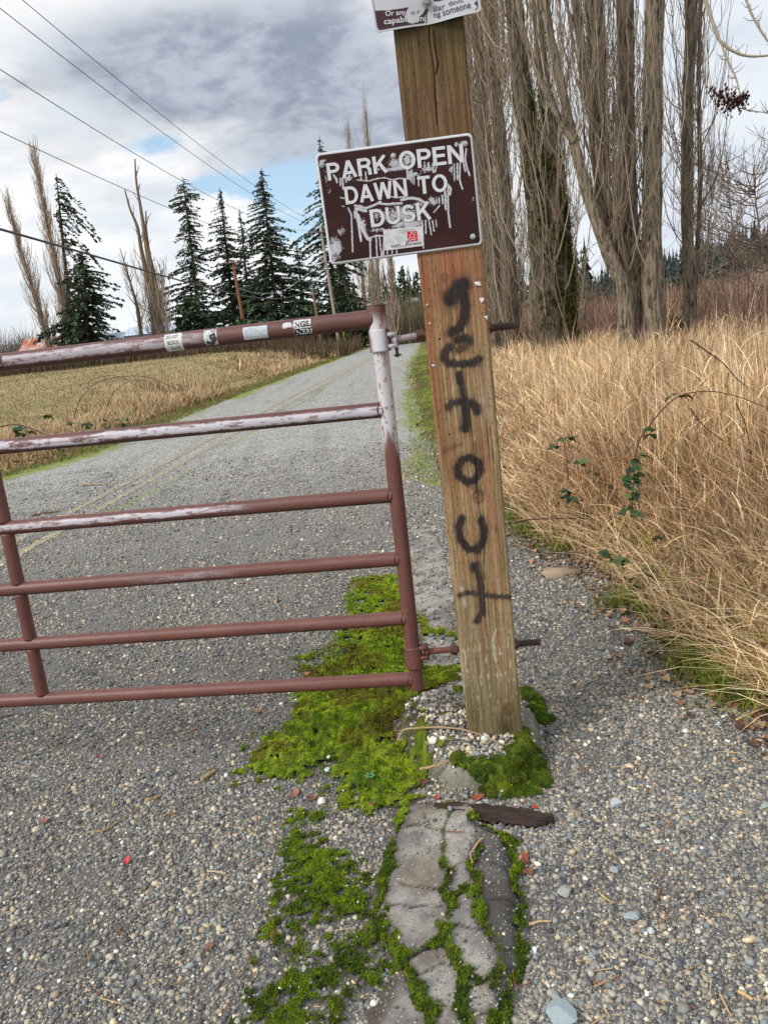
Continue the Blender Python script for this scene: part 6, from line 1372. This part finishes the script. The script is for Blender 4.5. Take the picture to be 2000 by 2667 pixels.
def wire(pts, R, lab, col=lin(52, 54, 60), end=None, P0=None, nn=None):
    P = [on_plane(*q, (WA[0], WA[1], 0), wn) for q in pts] if P0 is None else P0
    if end is not None: P.append(end)
    if P0 is None:                    # one smooth sagging curve along the line of poles, carried on past the viewer
        A_ = np.array(P); s_ = (A_[:, :2]-WA) @ wd2; cf = np.polyfit(s_, A_[:, 2], 3 if R > .03 else 2); so_ = np.polyfit(s_, (A_[:, :2]-WA) @ wn[:2], 1)
        s2 = np.linspace(s_.max()+9, s_.min(), 90); sm = np.minimum(s2, s_.max()); z2 = np.polyval(cf, sm)+np.polyval(np.polyder(cf), s_.max())*(s2-sm); PP = np.column_stack([WA[0]+wd2[0]*s2+wn[0]*np.polyval(so_, s2), WA[1]+wd2[1]*s2+wn[1]*np.polyval(so_, s2), z2]); PP[-1] = A_[-1]
    else: PP = crv(P, 80)
    mb = MB(); mb.tubes(PP, np.full(len(PP), R), 5, col); tag(mb.obj('overhead_wire', M['steel']), lab, 'wire', 'overhead wires crossing the left of the sky')
e_ = lambda dx_, dz: P2T+np.array([dx_, -.15, dz])
wire([(-80,-120),(60,0),(300,205),(540,408)], .011, 'rightmost thin wire leaving the top edge of the sky', end=e_(1.2, -.35))
wire([(-80,-48),(0,18),(270,215),(540,425)], .011, 'thin wire that starts in the top left corner of the sky', end=e_(.6, -.35))
wire([(-80,105),(0,155),(235,290),(470,430)], .011, 'thin wire entering the left edge between the corner and the lower wires', end=e_(-.6, -.35))
wire([(-90,241),(0,283),(187,371),(374,453)], .010, 'thin wire entering lower on the left edge, above the thick cable', end=e_(0, -2.2))
wire([(-80,468),(0,494),(200,556),(350,599),(480,628),(560,640),(640,640)], .031, 'thick sagging cable crossing low in front of the left trees', lin(66, 64, 70), end=e_(0, -3.6))
m_ = (P1T+P2T)/2
wire(None, .03, 'pale cable sagging between the brown pole and the pale grey pole', lin(150, 160, 160), P0=[P1T+np.array([.1, -.2, -2.6]), atY(560, 634, 78), atY(620, 624, 79), P2T+np.array([0, -.2, -3.3])])
# dark rail fence by the far verge
fo = empty('wooden_fence', 'short dark wooden rail fence at the far verge left of the grey pole', 'fence', loc=(atY(690, 735, 84)[0], 84, 0)); fa = atY(665, 738, 84)[0]; fb = atY(775, 735, 84)[0]; fg = float(terrain((fa+fb)/2, 84))
for k_ in range(5):
    mb = MB(); mb.box((fa+(fb-fa)*k_/4, 84, fg+.6), (.14, .14, 1.4), lin(52, 46, 44)); put(mb.obj('fence_post', M['wood']), fo)
for zz in (.55, 1.1):
    mb = MB(); mb.box(((fa+fb)/2, 83.9, fg+zz), (fb-fa, .05, .14), lin(56, 50, 48)); put(mb.obj('fence_rail', M['wood']), fo)

# ================================================================== small things on the ground
def stick(pts, r, lab, z=0.006, col=lin(150, 122, 92), taper=.5, zs=None, name='stick', cat='stick'):
    P = []
    for k_, q in enumerate(pts): zz = zs[k_] if zs else z; P.append(gp(*q, zz))
    n = 24; PP = crv(P, n); PP[:, 2] += (vn(np.arange(n)*.7, np.zeros(n), int(pts[0][0]))-.3)*r*.8; R_ = np.linspace(r, r*taper, n)*(1+.35*(vn(np.arange(n)*1.3, np.zeros(n), int(pts[0][1]))-.5)); mb = MB(); mb.tubes(PP, R_, 8, np.array(col)*rng.uniform(.9, 1.1), cap=True)
    return tag(mb.obj(name, M['twig']), lab, cat, 'sticks on the gravel')
def cF(x, y): return (x*.4, 1534.6+y*.4)
def cR(x, y): return (995.4+.4124*x, 746.6+.4124*y)
def cG(x, y): return ((1300+.4219*x)/DS, (1800+.4219*y)/DS)
stick([cF(470, 660), cF(560, 650), cF(640, 602), cF(755, 525)], .0036, 'long thin bent stick on the gravel at lower left', col=lin(168, 140, 104))
stick([cF(790, 492), cF(865, 464)], .0065, 'short thick pale stick beside the tip of the long bent one', col=lin(176, 148, 112), taper=.9)
stick([cF(1090, 375), cF(1160, 330)], .0075, 'stubby peeled stick on the gravel left of the big moss patch', col=lin(182, 152, 112), taper=.8)
stick([cF(895, 566), cF(940, 562), cF(975, 545)], .003, 'small reddish twig on the gravel right of the long bent stick', col=lin(146, 96, 66))
stick([cF(1340, 645), cF(1365, 665), cF(1396, 682)], .0035, 'tiny bent pale twig on the dirt left of the mossy mottled area', col=lin(190, 164, 124))
stick([cF(1120, 870), cF(1170, 872), cF(1222, 884)], .0035, 'knobbly pale twig next to two little moss tufts', col=lin(196, 178, 144))
stick([c4(720, 548), c4(745, 505), c4(800, 492), c4(960, 492), c4(1080, 522), c4(1200, 572), c4(1340, 612)], .0042, 'long pale root-like stick curving across the gravel at the foot of the post', col=lin(168, 142, 108), zs=[.10, .125, .14, .15, .125, .09, .05])
stick([c4(818, 672), c4(900, 652), c4(950, 632)], .0055, 'short pale stick lying on the front edge of the footing', col=lin(176, 152, 114), zs=[.075, .082, .085])
stick([c4(950, 632), c4(1000, 645), c4(1070, 672)], .003, 'thin dark twig lying on the front edge of the footing', col=lin(140, 112, 84), z=.085)
stick([c4(1082, 970), c4(1060, 1000), c4(1036, 1038), c4(1046, 1076)], .0034, 'crooked pale twig lying in the mossy crack of the strip', col=lin(190, 160, 116), z=.04)
stick([c4(1290, 1342), c4(1340, 1328), c4(1386, 1328)], .0042, 'knobbly pale twig just right of the cracked strip', col=lin(196, 170, 130))
stick([(178, 1049), (205, 1046), (232, 1046)], .014, 'pale broken branch lying on the road behind the gate', col=lin(168, 150, 124), z=.016)
stick([(70, 1114), (100, 1108), (132, 1104)], .012, 'thin dark branch lying across the yellow line', col=lin(120, 98, 76), z=.014)
stick([cR(340, 962), cR(420, 1020), cR(490, 1045)], .006, 'pale twig lying at the grassy edge of the path right of the post', col=lin(182, 154, 116))
stick([cR(905, 1476), cR(1000, 1500), cR(1090, 1545)], .016, 'weathered grey brown log piece at the edge of the straw grass', col=lin(140, 116, 96), z=.015, taper=.8)
stick([cG(1470, 1850), cG(1560, 1905)], .005, 'split pale wood sliver at the bottom right', col=lin(206, 178, 130), taper=.6)
stick([cG(1360, 1870), cG(1430, 2010)], .0028, 'thin straw coloured stalk lying near the bottom right corner', col=lin(206, 176, 120))
stick([cG(590, 1230), cG(700, 1312)], .0028, 'short straw stalk beside the wedge shaped grey green stone', col=lin(210, 184, 128))
stick([cG(590, 1825), cG(740, 1755)], .0032, 'reddish stick on the gravel in the lower right', col=lin(170, 130, 96))
stick([cR(1440, 1960), cR(1609, 1890)], .004, 'long straw stalk sticking out of the verge at the right edge', col=lin(214, 186, 130), z=.03)
# dark rotten bark slab
mb = MB(); a_ = gp(*c4(880, 832), .015)[:2]; b_ = gp(*c4(1395, 882), .015)[:2]; ax = (b_-a_); Lb = np.linalg.norm(ax); ax /= Lb; pv = np.array([-ax[1], ax[0]])
u_ = np.linspace(0, 1, 120); v_ = np.linspace(-1, 1, 26); U_, V_ = np.meshgrid(u_, v_); hw_ = .040*np.interp(u_, [0, .12, .2, .5, .85, 1], [.2, .35, .8, 1.1, .9, .25])[None]*(1+1.1*(fbm(U_*10, V_*0+np.sign(V_)*3, 3, 5)-.5)); Zb = .010+.014*(1-V_**2)+.026*(fbm(U_*5, V_*9, 3, 9)-.5)
XY = a_+U_[..., None]*Lb*ax+(V_*hw_)[..., None]*pv; cb_ = mix(lin(30, 24, 24), lin(84, 68, 62), fbm(U_*5, V_*14, 4, 12)); mb.grid(np.concatenate([XY, Zb[..., None]], -1), cb_.reshape(-1, 3)); mb.grid(np.concatenate([XY, Zb[..., None]*0+.004], -1)[::-1], lin(30, 24, 24))
mb.v[-1][:, 2] = .004
tag(mb.obj('bark_slab', M['twig']), 'dark rotten slab of bark lying across the top of the cracked strip', 'bark')
mb = MB(); p = gp(*cR(520, 1195)); V = np.array([(-.10, -.01), (-.05, -.045), (.02, -.03), (.09, -.035), (.11, .0), (.06, .03), (.0, .02), (-.06, .04)]); n = len(V); T3 = np.column_stack([p[0]+V[:, 0]*1.1, p[1]+V[:, 1]*2, np.full(n, .025)]); B3 = T3*[1, 1, 0]+[0, 0, .002]; i = np.arange(n); j = (i+1) % n
mb.add(np.vstack([T3, B3, [[p[0], p[1], .034]]]), np.stack([n+i, n+j, j, i], -1), np.stack([i, j, np.full(n, 2*n)], -1), col=lin(166, 148, 128)); tag(mb.obj('bark_slab', M['twig']), 'pale flat piece of bark at the leafy edge of the gravel path', 'bark')
# larger flat stones
def stone(px, size, lab, col, z=.006, flat=.4, asp=.6):
    p = gp(*px); dep = np.dot(p-Cv, Fv); r = size*.4219/2000*dep/2; r_ = np.random.default_rng(int(px[0]*7+px[1])); lat, lon = 16, 26; V = []
    th = np.linspace(0, PI, lat); ph = np.arange(lon)*2*PI/lon; TH, PH = np.meshgrid(th, ph, indexing='ij'); n = np.stack([np.sin(TH)*np.cos(PH), np.sin(TH)*np.sin(PH), np.cos(TH)], -1)
    k_ = r_.normal(0, 1, (15, 3)); k_ /= np.linalg.norm(k_, axis=1, keepdims=True); cut = np.minimum.reduce([np.where((n@d) > 1e-3, (.50+.40*r_.uniform())/np.maximum(n@d, 1e-3), 9) for d in k_]); rad = np.minimum(1.0, cut)
    V = n*rad[..., None]*np.array([1, asp*2, flat])*r; a = r_.uniform(-.6, .6); V = np.stack([V[..., 0]*math.cos(a)-V[..., 1]*math.sin(a), V[..., 0]*math.sin(a)+V[..., 1]*math.cos(a), V[..., 2]], -1)+[p[0], p[1], z+r*flat*.45]
    i = np.arange(lat*lon).reshape(lat, lon); j = np.roll(i, -1, 1); mb = MB(); mb.add(V.reshape(-1, 3), np.stack([i[:-1], i[1:], j[1:], j[:-1]], -1).reshape(-1, 4), col=np.array(col)*1.1); tag(mb.obj('stone', M['stone'], smooth=False), lab, 'stone', 'larger stones on the gravel')
BL_ = lin(148, 158, 160)
stone(cG(715, 705), 92, 'flat pale grey stone on the path right of the bark slab', lin(176, 184, 188)); stone(cG(890, 845), 62, 'slim tilted pale stone in the middle of the right path', lin(176, 178, 172), asp=.35)
stone(cG(405, 1248), 118, 'wedge shaped grey green stone just right of the cracked strip', lin(152, 156, 148)); stone(cG(822, 1408), 118, 'long blue grey slate stone in the lower right gravel', BL_, asp=.4)
stone(cG(710, 1120), 60, 'square grey stone above the wedge shaped one', lin(150, 156, 160)); stone(cG(936, 1498), 54, 'small pale angular stone right of the blue grey slate', lin(186, 194, 196)); stone(cG(1108, 1705), 56, 'dark blue grey round stone near the lower right', lin(92, 98, 108), flat=.6)
stone(cG(395, 2030), 215, 'large blue grey flat stone at the bottom edge of the picture', lin(150, 164, 168)); stone(cG(350, 1905), 80, 'upright narrow grey stone near the bottom edge', lin(150, 156, 158), asp=.8); stone(cG(312, 262), 66, 'dark grey stone against the right side of the footing', lin(104, 110, 120), flat=.6)
stone(cG(975, 945), 62, 'white veined oval stone on the right path', lin(200, 198, 192), asp=.4); stone(c4(396, 822), 56, 'round white stone below the big bright moss patch', lin(226, 222, 212), flat=.8); stone(c4(430, 652), 30, 'small white stone nested in the big moss patch', lin(226, 224, 218), z=.03, flat=.7); stone(cG(1645, 720), 70, 'grey green stone at the right edge of the picture', lin(150, 168, 164))
stone(c4(420, 695), 40, 'small blue white stone on the lower moss patch', lin(190, 206, 214), z=.02)
# fallen leaves
def leaf_mesh(mb, p, s, a, col, curl=.4, r_=rng, lob=True):
    n = 14; ph = np.linspace(0, 2*PI, n, endpoint=False); rad = s*(.62+.28*np.cos(ph)**2+(.16*np.cos(ph*5+r_.uniform(0, 6)) if lob else 0)+r_.normal(0, .05, n)); X_ = rad*np.cos(ph); Y_ = rad*np.sin(ph)*.8
    ring2 = np.stack([X_*.5, Y_*.5], -1); cv = lambda x, y: curl*(x*x+.5*y*y)/s+.12*s*np.sin(x/s*3+y/s*4+a)
    V = np.vstack([[0, 0, 0], np.column_stack([ring2, cv(ring2[:, 0], ring2[:, 1])]), np.column_stack([X_, Y_, cv(X_, Y_)])]); ca, sa = math.cos(a), math.sin(a); V = np.column_stack([V[:, 0]*ca-V[:, 1]*sa, V[:, 0]*sa+V[:, 1]*ca, V[:, 2]-min(0, V[:, 2].min())+.001])
    i = np.arange(n); j = (i+1) % n; cc = np.vstack([[col*.7], np.repeat([col], n, 0), np.repeat([col*1.15], n, 0)]); mb.add(V+p, np.stack([1+i, 1+n+i, 1+n+j, 1+j], -1), np.stack([np.zeros(n, int), 1+i, 1+j], -1), col=cc)
def leaf(px, s, lab, col=lin(142, 92, 68), z=.006, curl=.5):
    mb = MB(); p = gp(*px, z); leaf_mesh(mb, p, s, rng.uniform(0, 6.28), np.array(col)*rng.uniform(.85, 1.15), curl); tag(mb.obj('fallen_leaf', M['leaf']), lab, 'leaf', 'dead leaves lying on the ground')
for px, s, lab, col in ((c4(275, 782), .026, 'crumpled pinkish brown leaf at the lower left tip of the moss patch', lin(150, 104, 84)), (c4(356, 797), .020, 'dark brown leaf between the white stone and the moss', lin(120, 82, 68)), (c4(602, 832), .020, 'purplish brown leaf in front of the big moss cushion', lin(112, 66, 62)), (c4(822, 738), .030, 'large dark leaf tucked under the front of the footing', lin(96, 62, 54)), (c4(890, 795), .016, 'small orange brown leaf above the bark slab end', lin(156, 92, 64)), (c4(900, 852), .018, 'tan leaf pinned at the left end of the bark slab', lin(176, 114, 84)),
  (c4(1062, 796), .028, 'curled orange brown leaf behind the bark slab', lin(164, 98, 66)), (c4(1270, 1062), .024, 'reddish leaf beside the right edge of the cracked strip', lin(138, 78, 62)), (c4(1285, 1116), .020, 'brown leaf just below the reddish one by the strip', lin(128, 80, 66)), (c4(1318, 838), .014, 'bright rust red leaf scrap at the right end of the bark slab', lin(176, 72, 44)), (c4(185, 1396), .014, 'dry folded leaf on the mottled moss at lower left', lin(140, 98, 76)), (c4(120, 420), .024, 'pale tan leaf on the gravel left of the moss and under the gate', lin(178, 140, 104)), (c4(330, 262), .022, 'tan leaf on the moss behind the lowest gate rail', lin(172, 122, 80)),
  (cF(236, 605), .020, 'pinkish brown leaf at the far left of the gravel', lin(150, 108, 90)), (cF(1385, 8), .018, 'brown leaf on the gravel below the lowest gate rail', lin(150, 104, 82)), (cF(1130, 1290), .016, 'dull brown leaf low on the gravel left of the mottled moss', lin(134, 92, 72)), (cF(1045, 105), .014, 'tiny orange leaf on the gravel under the gate', lin(170, 116, 84)), (cF(1500, 1215), .013, 'thin curled leaf on edge of the mottled moss', lin(120, 84, 64)),
  (cR(1232, 1705), .042, 'broad brown leaf at the edge of the straw grass', lin(140, 92, 70)), (cR(1312, 1768), .030, 'orange tan leaf on the gravel below the straw grass', lin(184, 128, 92)), (cR(1430, 1892), .030, 'curled tan leaf in front of the green tuft', lin(186, 132, 96)), (cR(1512, 1888), .030, 'curled tan leaf right of the one by the green tuft', lin(172, 116, 84)), (cR(888, 1848), .016, 'small tan leaf alone on the gravel path', lin(190, 138, 100)), (cR(770, 1420), .026, 'pale leaf on the path below the straw overhang', lin(190, 140, 104)), (cR(370, 1132), .030, 'salmon coloured leaf on the path right of the post', lin(194, 136, 104)), (cR(436, 1206), .034, 'flat brown leaf beside the pale bark piece', lin(160, 116, 88)), (cR(860, 1446), .030, 'brown leaf by the weathered log piece', lin(164, 112, 78)),
  ((1010, 1310), .02, 'brown leaf on the path close to the right side of the post', lin(166, 112, 84)), ((700, 1255), .022, 'tan leaf on the road seen between the middle gate rails', lin(176, 128, 98)), ((595, 1300), .02, 'small pale leaf on the road between the lower gate rails', lin(186, 150, 120)), ((560, 1360), .02, 'faded leaf on the road above the second lowest gate rail', lin(170, 136, 108))): leaf(px, s, lab, col)
for px, s, lab in ((cF(682, 822), .017, 'curved bright red plastic scrap on the gravel at lower left'), (cF(546, 255), .010, 'tiny round red plastic scrap on the gravel, farther up')):
    mb = MB(); leaf_mesh(mb, gp(*px, .007), s, 1.0, lin(208, 62, 72), 1.0, rng, False); tag(mb.obj('plastic_scrap', M['plain']), lab, 'litter', 'red plastic scraps')
# leaf litter along the foot of the grass
mb = MB(); n = 1500; yy = 2.2*(9/2.2)**(rng.uniform(0, 1, n)**.8); xx = veg_x(yy)+rng.normal(.03, .15, n)
for k_ in range(n): leaf_mesh(mb, np.array([xx[k_], yy[k_], .004+.02*rng.uniform()]), rng.uniform(.012, .03), rng.uniform(0, 6.28), np.array([lin(132, 98, 78), lin(160, 122, 96), lin(98, 74, 62), lin(178, 148, 120)][rng.integers(0, 4)])*rng.uniform(.6, 1.1), rng.uniform(.2, .9))
n = 420; yy = 9.5*(30/9.5)**rng.uniform(0, 1, n); xx = pave_l(yy)-rng.uniform(-.1, 1.0, n)
for k_ in range(n): leaf_mesh(mb, np.array([xx[k_], yy[k_], .03]), rng.uniform(.03, .06), rng.uniform(0, 6.28), lin(130, 92, 70)*rng.uniform(.7, 1.3), .5)
tag(mb.obj('leaf_litter', M['leaf']), kind='stuff')
mb = MB(); n = 520; yy = 1.25*(5/1.25)**rng.uniform(0, 1, n); xx = rng.uniform(-.7, .6, n)*yy; k_ = (xx < pave_r(yy)) & (moss_m(xx, yy) < .8) & (rng.uniform(0, 1, n) < np.where(xx > .3, 1, .35)); xx, yy = xx[k_], yy[k_]; n = len(xx); a = rng.uniform(0, PI, n); L = rng.uniform(.006, .03, n); d = np.stack([np.cos(a), np.sin(a), rng.normal(0, .1, n)], -1); c_ = np.stack([xx, yy, surf(xx, yy)+.008], -1); t3 = np.array([-1, 0, 1.])
mb.tubes(c_[:, None]+d[:, None]*(L[:, None]*t3[None])[..., None], np.full((n, 3), .0011)*rng.uniform(.7, 1.8, (n, 1)), 4, pick(np.array([lin(206, 176, 130), lin(170, 124, 84), lin(150, 96, 66)]), n)); tag(mb.obj('plant_litter', M['twig']), kind='stuff')
# little seedling stalks in the moss and a clover
mb = MB()
for k_ in range(7):
    p = gp(*c4(700+rng.uniform(0, 110), 520+rng.uniform(-25, 15)), .05); q = gp(*c4(690+rng.uniform(0, 150), 350+rng.uniform(0, 80)), .05); tip = p+np.array([rng.uniform(-.03, .05), .01, rng.uniform(.05, .11)]); mb.tubes(crv([p, (p+tip)/2+[.006, 0, 0], tip], 7), np.linspace(.0012, .0007, 7), 4, lin(120, 72, 44))
tag(mb.obj('dry_seedling', M['twig']), 'wispy reddish brown dead seedling at the left foot of the post', 'plant')
mb = MB(); p = gp(*c4(603, 708), .03)
for k_ in range(6): a = k_*1.05; leaf_mesh(mb, p+np.array([math.cos(a)*.012, math.sin(a)*.012, .008]), .008, a, lin(96, 150, 96), .2, rng, False)
tag(mb.obj('clover', M['leaf']), 'tiny pale green clover on the front moss cushion', 'plant')
# ------------------------------------------------------------------ brambles
BG = [lin(58, 84, 50), lin(78, 104, 62), lin(50, 70, 46), lin(120, 124, 70)]
def bleaf(mb, p, s, up=True):
    a0 = rng.uniform(0, 2*PI); tl = rng.uniform(-.3, .9)
    for da in (-1.1, 0, 1.1):
        a = a0+da; L = s*(1 if da == 0 else .8); d = np.array([math.cos(a), math.sin(a)*.6, -.25+.3*rng.normal()]); d /= np.linalg.norm(d); w_ = np.cross(d, [0, -math.sin(tl), math.cos(tl)]); w_ /= np.linalg.norm(w_); n_ = np.cross(w_, d); c = BG[rng.integers(0, 4)]*rng.uniform(.7, 1.25); t = np.linspace(0, 1, 8); pr = np.sin(PI*t**.75)*.36*(1+.14*np.sin(t*30)); M_ = p+d*L*t[:, None]-n_*(.15*L*t**2)[:, None]
        V = np.stack([M_-w_*(pr*L)[:, None]+n_*(.10*L*pr/.36)[:, None], M_, M_+w_*(pr*L)[:, None]+n_*(.10*L*pr/.36)[:, None]], 1); mb.grid(V, np.repeat(np.array([c*1.1, c*.8, c*1.1])[None], 8, 0).reshape(-1, 3))
def bramble(lab, canes, leaves, s=.05, cc=lin(96, 58, 54)):
    P0 = atY(*canes[0][0][0], canes[0][1]) if canes else atY(*leaves[0][0], leaves[0][1]); o = empty('bramble', lab, 'bramble', 'brambles in the grass', loc=(P0[0], P0[1], 0))
    for pts, Y_, r_ in canes:
        ya = np.linspace(Y_, Y_+.25, len(pts)); P = crv([atY(*q, ya[k]) for k, q in enumerate(pts)], 40); mb = MB(); mb.tubes(P, np.linspace(r_, r_*.5, 40), 6, cc)
        for k_ in range(26): i = rng.integers(1, 39); mb.tubes(np.array([P[i], P[i]+rng.normal(0, .006, 3), P[i]+rng.normal(0, .009, 3)]), np.array([.0012, .0008, .0003]), 3, cc*1.2)
        put(mb.obj('cane', M['twig']), o)
    if leaves:
        mb = MB()
        for q, Y_ in leaves: bleaf(mb, atY(*q, Y_), s*Y_/3.6)
        put(mb.obj('leaves', M['leaf']), o)
bramble('arching bramble with green leaf clusters hanging in front of the straw', [([cR(890, 900), cR(905, 700), cR(925, 520), cR(980, 430), cR(1060, 330), cR(1150, 262), cR(1300, 240), cR(1450, 268), cR(1620, 335)], 3.7, .0042)], [(cR(*q), 3.66) for q in ((910,590),(850,720),(880,740),(930,700),(870,860),(900,640),(895,600),(935,575),(918,672),(890,690),(905,770),(925,790),(890,800),(1010,440),(985,462),(1110,262),(1160,262),(905, 875))], .058)
bramble('small bramble spray low at the left edge of the straw near the post', [([cR(560, 700), cR(555, 620), cR(540, 500), cR(570, 470)], 4.6, .004)], [(cR(*q), 4.55) for q in ((500,525),(540,490),(570,480),(580,610),(620,610),(540,790),(575,800),(560,760),(600,815),(640,885),(685,665))], .05)
bramble('dark leaved bramble creeping at the foot of the straw beside the path', [([cR(280, 930), cR(380, 910), cR(600, 905), cR(700, 915), cR(820, 950)], 4.3, .0045), ([cR(1000, 1220), cR(1080, 1110), cR(1190, 1110), cR(1260, 1180)], 3.5, .004)], [(cR(*q), 3.55) for q in ((750,1110),(775,1090),(810,1115),(830,1130),(905,1215),(950,1180),(985,1160),(990,1215),(1010,1175),(1150,1175),(1190,1165),(1195,1210),(1130,1340),(1160,1365),(1180,1390),(1080,1260),(1250,1100),(1020,1005),(880,1120),(930,1260),(1060,1330),(1100,1420),(1230,1290),(1040,1230),(1120,1210),(1270,1380))], .055)
bramble('leafless dark bramble canes arching at the upper right edge of the straw', [([cR(1200, -30), cR(1300, 40), cR(1380, 100), cR(1450, 180), cR(1540, 240), cR(1700, 330)], 4.2, .0036), ([cR(1440, 300), cR(1490, 420), cR(1515, 560), cR(1525, 680), cR(1540, 820), cR(1545, 1000)], 3.6, .0030), ([cR(1200, 330), cR(1270, 420), cR(1400, 520), cR(1500, 600), cR(1700, 700)], 3.8, .0026), ([cR(1560, 980), cR(1480, 820), cR(1300, 700), cR(1180, 640)], 3.7, .0024)], [], cc=lin(74, 50, 50))
bramble('tangled arching bramble over the straw on the left verge', [([(160, 905), (175, 862), (215, 825), (290, 812), (350, 825), (410, 860), (445, 880)], 14.0, .008), ([(225, 905), (245, 850), (285, 822), (330, 830), (385, 870)], 14.5, .007), ([(190, 840), (200, 820), (250, 812), (300, 835)], 15, .006)], [((q[0]+rng.normal(0, 9), q[1]+rng.normal(0, 6)), 13.6) for q in [(95, 892), (110, 895), (150, 905), (235, 905), (260, 915), (225, 925), (180, 918), (200, 925), (285, 905), (300, 915)]*2], .03)
bramble('green leaved bramble at the far left verge behind the second rail', [([(-20, 925), (40, 918), (90, 935), (140, 960)], 10.6, .010)], [((q[0]+rng.normal(0, 8), q[1]+rng.normal(0, 5)), 10.5) for q in [(25, 935), (40, 938), (18, 965), (10, 968), (70, 940), (95, 955), (120, 965), (55, 925)]*2], .036)
